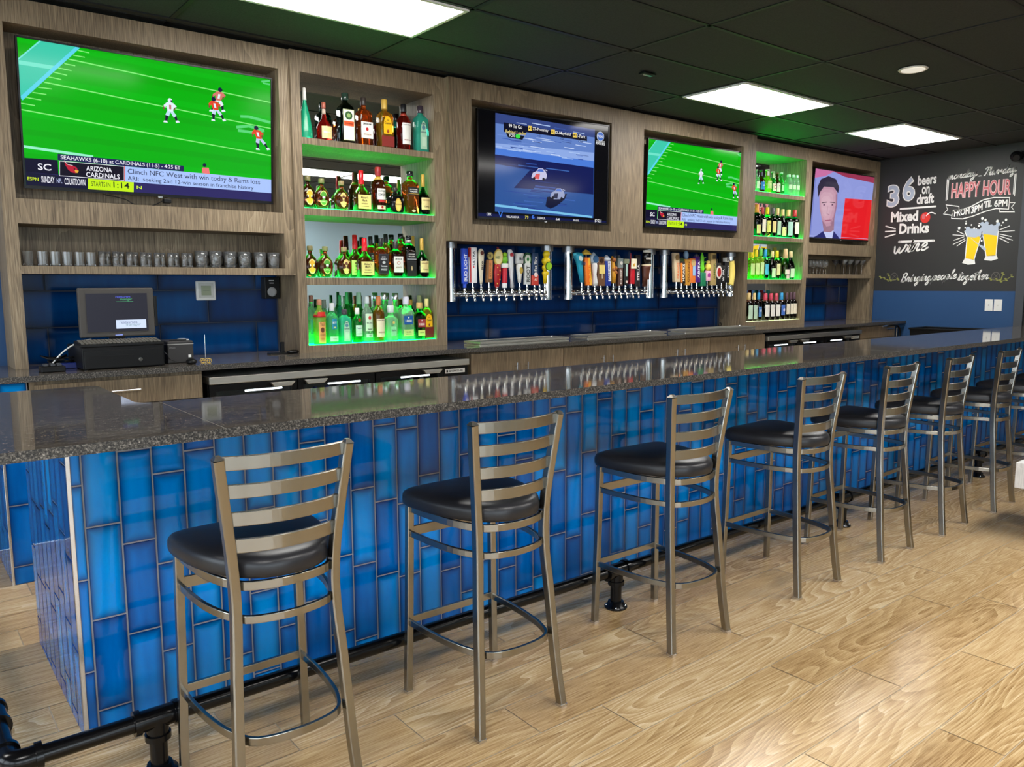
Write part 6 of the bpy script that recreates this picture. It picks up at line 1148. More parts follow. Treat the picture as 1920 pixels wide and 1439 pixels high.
def football(s):
    F = FOOT; s.poly([(0, 0), (1, 0), (1, 1), (0, 1)], G(0, 176, 0), 0)
    s.poly([(.0, .05), (1, .0), (1, .38), (.35, .22)], G(12, 186, 18), .5) if False else None
    for k in range(7): s.poly([(0, .12*k), (1, .12*k+.06), (1, .12*k+.10), (0, .12*k+.04)], G(4, 168, 0) if k % 2 else G(0, 184, 6), .4)
    s.poly(F['endzone'], G(60, 200, 170), 1); s.line(F['ez1'], .012, G(120, 230, 220), 1.6); s.line(F['ez2'], .03, G(90, 210, 235), 1.6); s.line(F['ez3'], .02, G(110, 226, 200), 1.5)
    lw = G(130, 240, 120)
    for l in F['lines']: s.line(l, .006, lw, 1.5)
    s.line(F['thick'], .014, G(150, 240, 200), 1.5)
    for l in F['hashes']: s.line(l, .005, lw, 1.5)
    for k, q in enumerate(F['nums']): s.line(q, .016 if k < 2 else .01, G(90, 214, 120), 1.4)
    def player(u, v, jersey, pants, helm, sc=1.0, lean=.0, flip=1):
        U = lambda a, b: (u+(a*flip+lean*b)*sc/1.357, v-b*sc/.756)
        dk = G(24, 26, 50); wh = G(226, 240, 250); skn = G(120, 70, 60)
        s.poly([U(-.016, -.004), U(.004, -.004), U(-.008, -.036), U(-.028, -.030)], pants, 2.0); s.poly([U(-.028, -.028), U(-.010, -.036), U(-.020, -.066), U(-.030, -.062)], dk, 1.95)
        s.poly([U(-.004, -.004), U(.016, -.004), U(.034, -.028), U(.018, -.040)], pants, 2.05); s.poly([U(.020, -.036), U(.034, -.028), U(.040, -.056), U(.030, -.060)], dk, 1.95)
        s.poly([U(-.036, -.062), U(-.020, -.062), U(-.016, -.072), U(-.040, -.072)], wh, 2.1); s.poly([U(.028, -.056), U(.042, -.052), U(.052, -.062), U(.030, -.068)], wh, 2.1)
        s.poly([U(-.015, -.008), U(.015, -.008), U(.022, .024), U(.018, .040), U(-.016, .042), U(-.022, .026)], jersey, 2.2)
        s.poly([U(-.018, .040), U(-.036, .022), U(-.032, .010), U(-.016, .022)], jersey, 2.3); s.poly([U(-.036, .020), U(-.040, .0), U(-.032, .0), U(-.030, .012)], skn, 2.25)
        s.poly([U(.018, .038), U(.036, .024), U(.030, .012), U(.014, .022)], jersey, 2.3); s.poly([U(.034, .022), U(.022, -.002), U(.016, .004), U(.028, .018)], skn, 2.32)
        s.poly([U(-.006, .004), U(.006, .004), U(.006, .028), U(-.006, .028)], wh if jersey is not wh else G(200, 120, 120), 2.35)
        a, b = U(0, .052); s.disc(a, b, .0125*sc, helm, 2.4); s.poly([U(.004, .056), U(.014, .054), U(.012, .044), U(.003, .045)], dk, 2.45)
    w_, r_, n_, o_ = G(226, 240, 250), G(226, 70, 40), G(20, 24, 60), G(236, 110, 40)
    player(*F['p1'][0], w_, G(190, 226, 240), w_); player(*F['p2'][0], G(214, 120, 110), w_, n_, 1.05, .2); player(*F['p3'][0], r_, G(200, 220, 240), n_, 1.0, -.2); player(*F['p4'][0], r_, G(190, 200, 236), n_, 1.05, -.3)
    u, v = F['p5'][0]; s.poly([(u-.016, v+.03), (u-.014, v-.01), (u+.014, v-.012), (u+.018, v+.04)], G(240, 120, 120), 2); s.disc(u-.004, v-.03, .011, n_, 2.2)
    navy, blk = G(34, 34, 84), G(14, 10, 40)
    s.poly(F['band'], G(44, 38, 96), 3); s.poly([F['band'][0], F['start'][0], F['start'][3], F['band'][3]], G(20, 18, 48), 3.1); s.poly(F['strip'], navy, 3.2); s.poly(F['sc'], blk, 3.2); s.poly(F['team'], G(236, 236, 246), 3.3)
    T = F['team']; cu = sum(a for a, b in T)/4; cv = sum(b for a, b in T)/4; s.poly([(cu+(a-cu)*.985, cv+(b-cv)*.93) for a, b in T], G(18, 12, 30), 3.5)
    s.poly(F['info'], G(170, 196, 250), 3.4); s.poly(F['start'], G(196, 240, 20), 3.6)
    s.line([(F['team'][1][0]+.001, F['team'][1][1]), (F['team'][2][0]+.001, F['team'][2][1])], .004, G(226, 40, 60), 3.7)
    u, v = F['logo'][0]; U = lambda a, b: (u+a*.78/1.357, v-b*.72/.756)
    s.poly([U(-.052, .055), U(-.030, .028), U(.000, .024), (U(.024, .012)), U(.030, -.008), U(.014, -.030), U(-.010, -.026), U(-.030, -.008), U(-.044, .02)], G(186, 30, 54), 3.8); s.poly([U(.010, -.006), U(.036, -.010), U(.030, -.026), U(.016, -.028)], G(240, 180, 60), 3.9); s.poly([U(.006, .004), U(.016, .002), U(.014, -.006), U(.006, -.004)], G(20, 10, 20), 3.95)
    s.line([U(-.052, .055), U(-.030, .028), U(.0, .024)], .002, G(240, 240, 240), 3.85)
    wt_, dk = G(240, 240, 250), G(40, 44, 70)
    s.text('SEAHAWKS (6-10) at CARDINALS (11-5) - 4:25 ET', F['t_strip'], wt_, .027, 4); s.text('SC', F['t_sc'], wt_, .034, 4, .04)
    s.text('ARIZONA', F['t_ar'], wt_, .026, 4, .03); s.text('CARDINALS', F['t_ca'], wt_, .026, 4, .03); s.text('Clinch NFC West with win today & Rams loss', F['t_cl'], dk, .036, 4, .0); s.text('ARI:  seeking 2nd 12-win season in franchise history', F['t_ari'], dk, .029, 4, .0)
    s.text('ESPN', F['t_es'], G(206, 230, 40), .018, 4, .04); s.text('SUNDAY', F['t_su'], wt_, .034, 4, .03); s.text('COUNTDOWN', F['t_co'], wt_, .034, 4, .03); s.text('NFL', F['t_nf'], G(190, 200, 240), .024, 4, .03)
    s.text('STARTS IN', F['t_st'], G(30, 40, 20), .026, 4, .0); s.text('1:14', F['t_11'], G(30, 40, 20), .032, 4, .02); s.text('N', F['t_n'], G(206, 240, 60), .018, 4, .03)
def race(s):
    R_ = RACE; s.poly([(0, 0), (1, 0), (1, 1), (0, 1)], G(3, 3, 5), 0); s.poly(R_['pic'], G(46, 84, 150), 1)
    s.poly(R_['b1'], G(52, 70, 130), 1.1); s.poly(R_['b2'], G(96, 128, 196), 1.1); s.poly(R_['b3'], G(140, 168, 226), 1.1); s.poly(R_['wall'], G(74, 122, 214), 1.2); s.poly(R_['trk'], G(16, 26, 84), 1.2); s.poly(R_['lite'], G(120, 190, 230), 1.3)
    rg = random.Random(4); p0, p1, p2, p3 = R_['pic']
    def PP(a, b): return (p0[0]+(p1[0]-p0[0])*a+(p3[0]-p0[0])*b, p0[1]+(p1[1]-p0[1])*a+(p3[1]-p0[1])*b)
    for k in range(60):
        a = rg.random()*.85; b = .03+rg.random()*.33; c_ = rg.choice([(170, 196, 240), (60, 90, 170), (110, 140, 210), (200, 216, 246), (40, 60, 120)]); s.line([PP(a, b), PP(a+.05+rg.random()*.1, b)], .003+.004*rg.random(), G(*c_), 1.35)
    for k in range(26):
        a = rg.random()*.7; b = .45+rg.random()*.5; c_ = rg.choice([(30, 50, 120), (60, 100, 176), (40, 70, 150)]); s.line([PP(a, b), PP(a+.1+rg.random()*.2, b)], .003+.006*rg.random(), G(*c_), 1.36)
    tb_ = R_['text_bg']; s.poly([tb_[0], tb_[1], tb_[2], tb_[3], tb_[4], tb_[5]], G(14, 16, 36), 1.6)
    yl, wt_ = G(236, 214, 130), G(240, 240, 240)
    s.text('99 To Go', R_['t_99'], wt_, .026, 2); s.text('Behind Leader', R_['t_bl'], yl, .026, 2)
    for kk, tt in (('n1', '41'), ('n2', '42'), ('n3', '43')):
        a, b = R_[kk]; s.poly([(a[0], a[1]-.022), (b[0], b[1]-.022), (b[0], b[1]+.022), (a[0], a[1]+.022)], G(240, 206, 90), 1.9); s.text(tt, ((a[0]+.003, a[1]), (b[0]-.003, b[1])), G(20, 20, 30), .02, 2.1)
    s.text('77-Pressley', R_['t_77'], wt_, .028, 2); s.text('12-Mayfield', R_['t_12'], wt_, .028, 2); s.text('1-Park', R_['t_1'], wt_, .026, 2)
    s.text('-27', R_['t_27'], G(20, 20, 50), .02, 2); s.text('-51', R_['t_51'], G(20, 20, 50), .02, 2); s.text('Out', R_['t_out'], G(20, 20, 50), .02, 2)
    u, v = R_['fox'][0]; s.poly([(u-.045, v-.018), (u+.09, v-.008), (u+.075, v+.03), (u-.03, v+.022)], G(16, 20, 30), 2); s.text('FOX', ((u-.02, v), (u+.02, v+.003)), wt_, .022, 2.2, .04); s.disc(*R_['foxg'][0], .016, G(60, 220, 70), 2.2, 1.4, 1)
    u, v = R_['lg'][0]; s.disc(u, v, .042, G(220, 230, 250), 2, .9, .9); s.disc(u, v, .038, G(70, 110, 190), 2.1, .9, .9); s.text('FOX', ((u-.022, v), (u+.022, v)), wt_, .02, 2.3, .05); s.text('GREATEST', R_['t_gr'], wt_, .016, 2, .02); s.text('RACES', R_['t_ra'], wt_, .016, 2, .04)
    s.poly(R_['tick'], G(16, 22, 70), 1.8)
    for kk, tt, hh in (('t_cbk', 'CBK', .02), ('t_vil', 'VILLANOVA', .017), ('t_dep', 'DEPAUL', .017), ('t_64', '64', .02), ('t_fin', 'FINAL', .017), ('t_f51', 'FS1', .032)): s.text(tt, R_[kk], wt_, hh, 2)
    s.text('79', R_['t_79'], G(236, 226, 80), .022, 2)
    u, v = R_['v1'][0]; s.text('V', ((u-.016, v), (u+.018, v)), G(60, 120, 220), .045, 2.1, .05); u, v = R_['v2'][0]; s.disc(u, v, .014, G(60, 110, 210), 2.1); s.disc(u+.006, v-.004, .007, G(16, 22, 70), 2.2)
    s.poly(R_['shadow'], G(10, 16, 50), 1.5)
    def carr(u, v, sc, tone, accent):
        U = lambda a, b: (u+a*sc, v-b*sc*1.55)
        s.poly([U(-.085, -.03), U(-.07, .012), U(-.03, .03), U(-.01, .055), U(.04, .058), U(.075, .03), U(.088, .0), U(.08, -.03), U(.03, -.045), U(-.04, -.05)], tone, 2); s.poly([U(-.025, .028), U(-.006, .050), U(.036, .052), U(.055, .028)], G(70, 110, 200), 2.2); s.poly([U(-.06, -.038), U(-.035, .005), U(.01, .01), U(.0, -.042)], accent, 2.2)
        s.disc(u-.055*sc, v+.045*sc*1.3, .014*sc*1.25, G(10, 10, 20), 2.4); s.disc(u+.05*sc, v+.045*sc*1.3, .014*sc*1.25, G(10, 10, 20), 2.4); s.line([U(.06, .05), U(.09, .04)], .006, tone, 2.3)
    carr(*R_['car1'][0], .68, G(196, 196, 226), G(216, 90, 90)); carr(*R_['car2'][0], .66, G(150, 160, 196), G(30, 36, 70))
def man(s):
    Q = MAN; s.poly([(0, 0), (1, 0), (1, 1), (0, 1)], G(140, 150, 214), 0); s.poly(Q['top'], G(150, 50, 80), 1); s.poly([(0, .0), (.3, 0), (.16, .1), (0, .14)], G(196, 110, 160), 1.1); s.poly(Q['red'], G(222, 24, 32), 1.2)
    s.poly(Q['neck'], G(150, 110, 130), 1.5); s.poly(Q['suit'], G(36, 40, 104), 1.6); s.poly(Q['shirt'], G(190, 200, 240), 1.7); sk = G(184, 140, 160); s.poly(Q['face'], sk, 2)
    H_ = Q['hair']; s.poly([H_[i] for i in range(7)]+[H_[8], H_[9], H_[10]], G(44, 38, 60), 2.1)
    f = Q['face']; cu = sum(a for a, b in f)/len(f); cv = sum(b for a, b in f)/len(f)
    for k, (kk, col) in enumerate(((.86, (192, 150, 168)), (.7, (200, 160, 176)), (.5, (206, 168, 182)))): s.poly([(cu-.012*(k+1)+(a-cu)*kk, cv+(b-cv)*kk) for a, b in f], G(*col), 2.04+.02*k)
    s.poly([f[3], f[4], f[5], f[6], (f[5][0]-.012, f[5][1]-.03), (f[4][0]-.022, f[4][1]), (f[3][0]-.02, f[3][1]+.02)], G(150, 108, 134), 2.12)
    s.poly([(f[6][0]-.01, f[6][1]-.03), (f[5][0]-.02, f[5][1]-.025), (f[5][0]-.035, f[5][1]-.0), (f[6][0]+.01, f[6][1]-.005)], G(160, 118, 142), 2.13)
    for a, b in Q['eyes']:
        s.line([(a[0]-.004, a[1]-.03), (b[0]+.004, b[1]-.032)], .008, G(56, 40, 56), 2.3); s.disc((a[0]+b[0])/2, (a[1]+b[1])/2+.004, .013, G(150, 108, 134), 2.28, 1.5, .9); s.disc((a[0]+b[0])/2, (a[1]+b[1])/2, .007, G(44, 32, 52), 2.3, 1.6, .8)
    s.line(Q['nose'], .004, G(140, 96, 120), 2.3); s.line(Q['mouth'], .009, G(150, 80, 110), 2.3); s.poly([(0, .9), (0, .14), (.03, .16), (.03, .95)], G(120, 130, 200), 1.05)
    s.line([(0, .955), (1, .955)], .004, G(170, 176, 226), 1.3)
television(1, 'largest television, football match, above the cash register', football)
television(2, 'television showing two race cars above the first taps', race)
television(3, 'smaller looking television with the football match above the far taps', football)
television(4, 'television showing a man in a suit beside a red block', man)
# cable and puck under the big screen
t = thing('screen_cable', 'thin black cable and plug drooping under the largest television', 'cable', (.80, YA+.10, 1.925))
m = MB(); m.tube(smooth_path([(-.18, .02, .05), (-.08, 0, .03), (-.03, -.01, .004), (.06, 0, .0), (.15, 0, .045)], 6), .0028, 6); m.build('cord', M['black'], t); m = MB(); m.box(.13, .17, -.02, .02, .02, .045); m.build('plug', M['black'], t, .003)

# ================================================================ chalk mural
C_ = CH; mural = thing('chalk_mural', 'white and coloured chalk lettering and beer glasses drawn on the black wall', 'mural', (XR-.001, 1.32, 1.95))
def cm(name='chalk_drawing'): return MB()
def wp(y, z, L=1): return (-.0006*L, y-1.32, z-1.95)
def cpoly(m, pts, mi=0, L=1): m.poly([wp(y, z, L) for y, z in pts], mi)
def cline(m, pts, wd, mi=0, L=1, sm=0):
    if sm: pts = [(p.x, p.y) for p in smooth_path([(a, b, 0) for a, b in pts], sm)]
    lf = []; rt = []
    for i, p in enumerate(pts):
        a = pts[max(i-1, 0)]; b = pts[min(i+1, len(pts)-1)]; dx, dy = b[0]-a[0], b[1]-a[1]; d = math.hypot(dx, dy) or 1; nx, ny = -dy/d*wd/2, dx/d*wd/2
        lf.append((p[0]+nx, p[1]+ny)); rt.append((p[0]-nx, p[1]-ny))
    n = len(pts); m.add([wp(*q, L) for q in lf+rt], [(i, i+1, n+i+1, n+i) for i in range(n-1)], mi)
    for e in (pts[0], pts[-1]): m.add([wp(e[0]+wd/2*math.cos(k*PI/4), e[1]+wd/2*math.sin(k*PI/4), L) for k in range(8)], [tuple(range(8))], mi)
def ctext(m, st, seg, h, mi=0, L=1, bold=.03, shear=0):
    """seg: baseline start and end on the wall; h: letter height; box sits on the baseline"""
    (y0, z0), (y1, z1) = seg; ww = math.hypot(y1-y0, z1-z0); ux = (0, (y1-y0)/ww, (z1-z0)/ww); uz = (0, -ux[2]*-1 if False else 0, 1)
    c0 = wp((y0+y1)/2, (z0+z1)/2+h/2, L); m.text(st, c0, ux, uz, w=ww, h=h, m=mi, bold=bold, shear=shear)
def sub(name, mats, fn):
    m = MB(); fn(m); return m.build(name, mats, mural)
def n36(m):
    (ya, za), (yb, zb_) = C_['d3']; ctext(m, '3', ((ya, za), (yb, za)), zb_-za, 0, 1, .06); ctext(m, '3', ((ya-.012, za+.012), (yb+.012, za+.012)), zb_-za-.024, 1, 2, .02)
    (ya, za), (yb, zb_) = C_['d6']; ctext(m, '6', ((ya, za), (yb, za)), zb_-za, 0, 1, .06); ctext(m, '6', ((ya-.012, za+.012), (yb+.012, za+.012)), zb_-za-.024, 1, 2, .02)
sub('numeral_lettering', [M['cw'], M['cg']], n36)
def words(m):
    ctext(m, 'beers', C_['beers'], .115); ctext(m, 'on', C_['on'], .085); ctext(m, 'draft', C_['draft'], .115)
    cline(m, C_['u1'], .02); ctext(m, 'Mixed', C_['mixed'], .12, bold=.04); ctext(m, 'Drinks', C_['drinks'], .12, bold=.04); cline(m, C_['u2'], .026)
    for r_ in C_['rays']: cline(m, r_, .015)
sub('drinks_lettering', [M['cw']], words)
def cherry(m):
    y, z = C_['cherry'][0]; m.add([wp(y+.055*math.cos(k*PI/10), z+.06*math.sin(k*PI/10), 1) for k in range(20)], [tuple(range(20))], 0); m.add([wp(y+.02+.018*math.cos(k*PI/6), z+.012+.03*math.sin(k*PI/6), 2) for k in range(12)], [tuple(range(12))], 2); cline(m, C_['stem'], .011, 1, 2, 4)
sub('cherry_drawing', [M['cr'], M['cw'], M['cp']], cherry)
# joined handwriting: single stroke letters on a unit x-height, thick chalk line
SCR = {
 'w': ([[(0, .9), (.12, .1), (.28, .0), (.42, .75), (.46, .1), (.62, 0), (.82, .6), (.86, 1), (1.0, .85)]], 1.0),
 'W': ([[(0, 1.2), (.16, .1), (.28, .05), (.52, 1.1), (.56, .1), (.7, .02), (.95, .8), (1.0, 1.3)]], 1.1),
 'i': ([[(0, .1), (.22, .95), (.18, .15), (.3, 0), (.48, .2)], [(.3, 1.3), (.36, 1.5)]], .45),
 'n': ([[(0, .1), (.16, 1), (.1, 0), (.3, .85), (.44, .9), (.42, .15), (.54, 0), (.7, .25)]], .66),
 'm': ([[(0, .1), (.14, 1), (.08, 0), (.26, .88), (.38, .85), (.34, 0), (.52, .88), (.64, .85), (.62, .12), (.74, 0), (.88, .25)]], .86),
 'o': ([[(.42, .95), (.16, .8), (.08, .3), (.22, .0), (.46, .2), (.5, .7), (.38, .96), (.52, .75), (.72, .8)]], .68),
 'a': ([[(.5, .9), (.2, .88), (.06, .4), (.16, .02), (.4, .25), (.54, .95), (.5, .15), (.6, 0), (.78, .25)]], .74),
 'd': ([[(.46, .85), (.2, .88), (.06, .4), (.16, .02), (.4, .25), (.74, 2.0), (.5, .3), (.58, 0), (.76, .25)]], .72),
 'e': ([[(0, .35), (.36, .55), (.42, .85), (.28, 1), (.1, .65), (.14, .1), (.34, 0), (.6, .3)]], .56),
 'r': ([[(0, .1), (.16, 1.05), (.26, .85), (.42, .9), (.34, .2), (.44, 0), (.6, .25)]], .56),
 's': ([[(0, .1), (.26, 1), (.3, .6), (.4, .3), (.3, 0), (.06, .1), (.3, .02), (.56, .25)]], .52),
 'u': ([[(0, .8), (.1, 1), (.06, .2), (.2, 0), (.42, .4), (.5, 1), (.46, .15), (.56, 0), (.74, .25)]], .7),
 'y': ([[(0, .8), (.1, 1), (.08, .3), (.24, .1), (.46, .5), (.56, 1), (.34, -.7), (.06, -1.0), (.02, -.7), (.3, -.25), (.8, .3)]], .72),
 'g': ([[(.5, .9), (.2, .88), (.06, .4), (.2, .05), (.42, .3), (.54, .95), (.34, -.7), (.08, -1.0), (.02, -.7), (.3, -.25), (.76, .25)]], .7),
 'p': ([[(0, .3), (.2, 1), (-.02, -.9), (.2, .6), (.36, .98), (.54, .8), (.48, .2), (.26, .05), (.4, .02), (.7, .25)]], .66),
 'l': ([[(0, .15), (.36, 1.7), (.34, 2.05), (.2, 1.7), (.14, .2), (.26, 0), (.46, .25)]], .42),
 'h': ([[(0, .15), (.36, 1.7), (.34, 2.05), (.2, 1.7), (.08, 0), (.26, .8), (.42, .9), (.4, .15), (.52, 0), (.7, .25)]], .66),
 't': ([[(0, .15), (.34, 1.7), (.16, .2), (.26, 0), (.46, .25)], [(.0, 1.35), (.5, 1.45)]], .42),
 'T': ([[(.5, 1.9), (.3, .6), (.2, .05), (.06, .1)], [(.0, 1.6), (.2, 1.95), (.6, 1.9), (1.0, 2.05)]], .62),
 'B': ([[(.2, 1.9), (.08, .9), (.0, .0)], [(.0, 1.6), (.3, 2.0), (.66, 1.8), (.56, 1.2), (.24, 1.0), (.62, .8), (.62, .2), (.3, -.05), (.02, .15), (.3, .05), (.86, .3)]], .84)}
def script(m, st, seg, xh, wd, shear=.28, mi=0, L=1):
    tot = sum(SCR[c_][1] if c_ != ' ' else .5 for c_ in st); (y0, z0), (y1, z1) = seg; x = 0
    for c_ in st:
        if c_ == ' ': x += .5; continue
        for stroke in SCR[c_][0]:
            pts = []
            for a, b in stroke:
                f = (x+a)/tot; pts.append((y0+(y1-y0)*f-shear*b*xh, z0+(z1-z0)*f+b*xh))
            cline(m, pts, wd, mi, L, 5 if len(pts) > 2 else 0)
        x += SCR[c_][1]
sub('wine_handwriting', [M['cw']], lambda m: script(m, 'wine', C_['wine'], .085, .019))
sub('monday_handwriting', [M['cw']], lambda m: (script(m, 'monday', C_['mon'], .042, .0105), cline(m, C_['dash'], .011), script(m, 'Thursday', C_['thu'], .042, .0105)))
sub('motto_handwriting', [M['cw']], lambda m: (script(m, 'Bringing', C_['bring'][:1]+[(C_['bring'][1][0]+.012, C_['bring'][1][1])], .050, .012), script(m, 'people', C_['people'], .050, .012), script(m, 'together', C_['together'], .050, .012)))
def hh(m):
    for st, sg in (('HAPPY', C_['happy']), ('HOUR', C_['hour'])):
        (a, za), (b, zb_) = sg; ctext(m, st, ((a, za), (b, zb_)), .17, 0, 1, .045); ctext(m, st, ((a-.004, za+.006), (b+.004, zb_+.006)), .158, 1, 2, .0)
sub('happy_hour_lettering', [mat('chalk_pale_pink', srgb(232, 196, 196), .8), M['cp']], hh)
sub('bracket_drawing', [M['cw']], lambda m: [cline(m, l, .009, 0) for l in C_['br']])
def banner(m):
    b = C_['ban']; cline(m, b+[b[0]], .011, 0, 1); cline(m, C_['banL']+[C_['banL'][0]], .011); cline(m, C_['banR'], .011)
    ctext(m, 'FROM', C_['t_from'], .075); ctext(m, '3PM', C_['t_3pm'], .075); ctext(m, "'TIL", C_['t_til'], .075); ctext(m, '6PM', C_['t_6pm'], .075)
sub('banner_drawing', [M['cw']], banner)
def beer(m):
    cpoly(m, C_['beer1'], 1, 2); cpoly(m, C_['beer2'], 1, 2); cpoly(m, C_['foam1'], 2, 3); cpoly(m, C_['foam2'], 2, 3); cpoly(m, C_['base1'], 0, 2); cpoly(m, C_['base2'], 0, 2)
    cline(m, C_['g1l'], .009, 0, 4); cline(m, C_['g2l'], .009, 0, 4); cpoly(m, C_['spoon'], 2, 5)
    for p in C_['foam1'][1:4]+C_['foam2'][1:5]: m.add([wp(p[0]+.022*math.cos(k*PI/5), p[1]+.022*math.sin(k*PI/5), 4) for k in range(10)], [tuple(range(10))], 2)
    for k, p in enumerate(C_['drops']): r_ = .006+.010*((k*7) % 5)/5; m.add([wp(p[0]+r_*math.cos(q*PI/4), p[1]+r_*1.2*math.sin(q*PI/4), 1) for q in range(8)], [tuple(range(8))], 0)
    for l in C_['burst']: cline(m, l, .008)
sub('beer_glass_drawing', [M['cw'], M['cy'], M['cg']], beer)
def wheat(m, key, hop):
    P_ = C_[key]; cline(m, P_, .005, 0, 1, 3)
    for (a, b) in P_:
        for s_ in (-1, 1): m.add([wp(a+.013*math.cos(k*PI/4)+.006*s_, b+.006*math.sin(k*PI/4)+.009*s_, 2) for k in range(8)], [tuple(range(8))], 0)
    y, z = C_[hop][0]; cline(m, [(y+.04*math.cos(k*PI/8), z+.045*math.sin(k*PI/8)) for k in range(17)], .008, 1); cline(m, [(y-.02, z+.02), (y+.02, z-.02), (y+.0, z-.03)], .006, 1); cline(m, [(y+.02, z+.03), (y-.02, z-.01)], .006, 1)
sub('wheat_drawing', [M['co'], M['cd']], lambda m: wheat(m, 'wheatL', 'hopL'))
sub('wheat_drawing', [M['co'], M['cd']], lambda m: wheat(m, 'wheatR', 'hopR'))
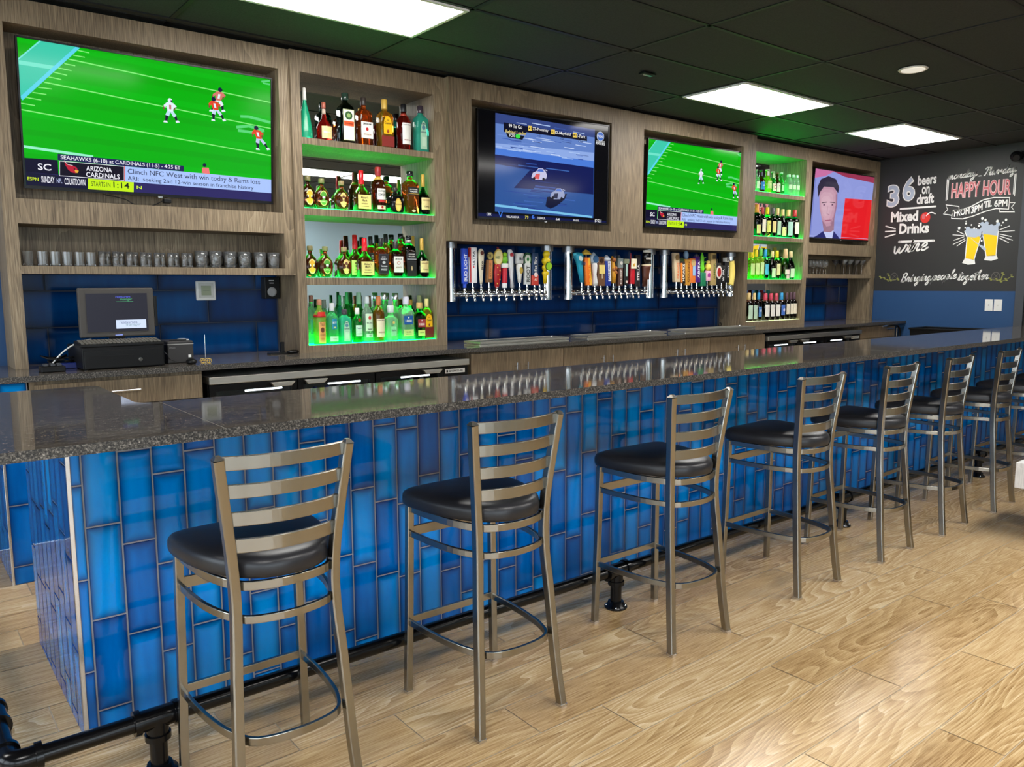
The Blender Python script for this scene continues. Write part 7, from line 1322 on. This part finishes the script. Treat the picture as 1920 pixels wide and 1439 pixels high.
# ================================================================ bar stools
SM = M['stool_metal']
def stool_proto(loc, label):
    t = thing('bar_stool', label, 'bar stool', loc, 0, 'ladder back stools along the bar')
    prof = [(.008, .1765, -.2115), (.15, .165, -.195), (.30, .157, -.182), (.45, .1495, -.169), (.55, .1425, -.160), (.65, .140, -.156), (.75, .1455, -.159), (.85, .156, -.168), (.95, .168, -.178), (1.035, .178, -.188)]
    def ax(z):
        for a, b in zip(prof[:-1], prof[1:]):
            if z <= b[0]: k = (z-a[0])/(b[0]-a[0]); return a[1]+(b[1]-a[1])*k, a[2]+(b[2]-a[2])*k
        return prof[-1][1:]
    for s_ in (-1, 1):
        m = MB(); P_ = smooth_path([(s_*a, y, z) for z, a, y in prof], 3); m.sweep(P_, rrect(.027, .030, .004), up=(0, 1, 0))
        a, y = prof[-1][1:]; z = 1.035; q = .0135
        m.add([(s_*a-q, y-.015, z), (s_*a+q, y-.015, z), (s_*a+q, y+.015, z), (s_*a-q, y+.015, z), (s_*a-.006, y-.006, z+.011), (s_*a+.006, y-.006, z+.011), (s_*a+.006, y+.006, z+.011), (s_*a-.006, y+.006, z+.011)], [(4, 5, 6, 7), (0, 1, 5, 4), (1, 2, 6, 5), (2, 3, 7, 6), (3, 0, 4, 7)])
        m.build('back_leg', SM, t)
        m = MB(); m.box(s_*.1765-.014, s_*.1765+.014, -.2275, -.1955, 0, .010); m.build('foot_glide', M['satin_chrome'], t)
    for s_ in (-1, 1):
        m = MB(); m.sweep([(s_*.194, .205, .008), (s_*.186, .200, .35), (s_*.180, .195, .695)], rrect(.025, .025, .003), up=(0, 1, 0)); m.build('front_leg', SM, t)
        m = MB(); m.box(s_*.194-.013, s_*.194+.013, .192, .218, 0, .010); m.build('foot_glide', M['satin_chrome'], t)
    for za, zb_ in ((1.004, 1.041), (.928, .965), (.853, .891), (.779, .817)):
        zc = (za+zb_)/2; a, y = ax(zc); a -= .011; pts = []
        for k in range(13): u = -1+2*k/12; pts.append((u*a, y+.002-.034*(1-u*u), zc))
        m = MB(); m.sweep(pts, rrect(.011, zb_-za, .002), up=(0, 0, 1)); m.build('back_slat', SM, t)
    def ring(z, fx, bx, by, nm, h=.025, th=.011):
        pts = smooth_path([(-fx, .195, z), (-fx*.985, .08, z), (-fx*.93, -.03, z), (-bx, -.125, z), (-bx*.72, by+.022, z), (0, by, z), (bx*.72, by+.022, z), (bx, -.125, z), (fx*.93, -.03, z), (fx*.985, .08, z), (fx, .195, z)], 4)
        m = MB(); m.sweep(pts, rrect(th, h, .002), up=(0, 0, 1)); m.build(nm, SM, t)
    ring(.687, .180, .140, -.197, 'seat_frame'); ring(.596, .182, .142, -.200, 'support_ring', .022); ring(.268, .188, .155, -.222, 'footrest_ring', .024)
    m = MB(); m.box(-.175, .175, .190, .201, .585, .620); m.box(-.175, .175, .190, .201, .676, .70); m.build('front_rail', SM, t, .0015)
    m = MB(); m.box(-.182, .182, .193, .206, .262, .288); m.build('footrest_bar', SM, t, .0015)
    # upholstered seat
    half = [(0, .226), (.10, .227), (.19, .222), (.214, .20), (.213, .14), (.205, .05), (.189, -.03), (.160, -.105), (.124, -.158), (.085, -.192), (.040, -.208), (0, -.211)]
    outl = [(x, y) for x, y in half]+[(-x, y) for x, y in reversed(half[1:-1])]
    L = [(.700, .93), (.704, .985), (.716, 1.0), (.738, 1.0), (.752, .975), (.762, .90), (.768, .70), (.771, .35)]
    m = MB(); n = len(outl); vs = []; cy = .01
    for z, k in L: vs += [(x*k, cy+(y-cy)*k, z) for x, y in outl]
    vs.append((0, cy, .7715)); fs = []
    for i in range(len(L)-1):
        for k in range(n): fs.append((i*n+(k+1) % n, i*n+k, (i+1)*n+k, (i+1)*n+(k+1) % n))
    i = len(L)-1
    for k in range(n): fs.append((i*n+(k+1) % n, i*n+k, len(vs)-1))
    fs.append(tuple(range(n))); m.add(vs, fs, 0, True); o = m.build('seat', M['vinyl'], t)
    sb = o.modifiers.new('soft', 'SUBSURF'); sb.levels = 1; sb.render_levels = 1
    return t
SX = [.388, 1.171, 2.118, 3.026, 3.796, 4.515, 5.262, 5.99, 6.74]
LBS = ['ladder back bar stool closest to the tiled bar corner, seat cut by its own back', 'second bar stool from the tiled bar corner, wide gap beyond it', 'third bar stool from the tiled bar corner, just past the second rail post', 'fourth bar stool from the tiled bar corner, middle of the row', 'fifth bar stool along the blue bar from the corner', 'sixth bar stool along the blue bar from the corner', 'seventh bar stool, last one seen with its whole back', 'eighth bar stool, mostly cut off by the picture edge', 'ninth bar stool, only a leg showing at the picture edge']
st0 = stool_proto((SX[0], -.59, 0), LBS[0])
DY = [0, 0, .005, .012, .010, .012, .015, .01, .01]
for i in range(1, 9):
    c_ = copy_tree(st0); c_.location = (SX[i], -.59+DY[i], 0); c_['label'] = LBS[i]; c_.rotation_euler.z = [0, .0, .0, 0, .03, .05, .05, 0, 0][i]
# low whitewashed bench end at the picture edge
bn = thing('bench', 'whitewashed plank bench end at the far edge of the floor', 'bench', (4.61, -1.063, 0))
t0 = .30
m = MB(); m.box(0, .6, -.30, 0, t0, t0+.15); m.build('seat_block', wood('whitewashed_planks', [(.2, srgb(190, 188, 186)), (.5, srgb(220, 218, 216)), (.8, srgb(240, 238, 236))], (.6, 6, 12), rough=.6), bn, .004)
m = MB(); m.box(.2, .26, -.26, -.04, 0, t0); m.box(.48, .54, -.26, -.04, 0, t0); m.build('support', M['black_m'], bn)
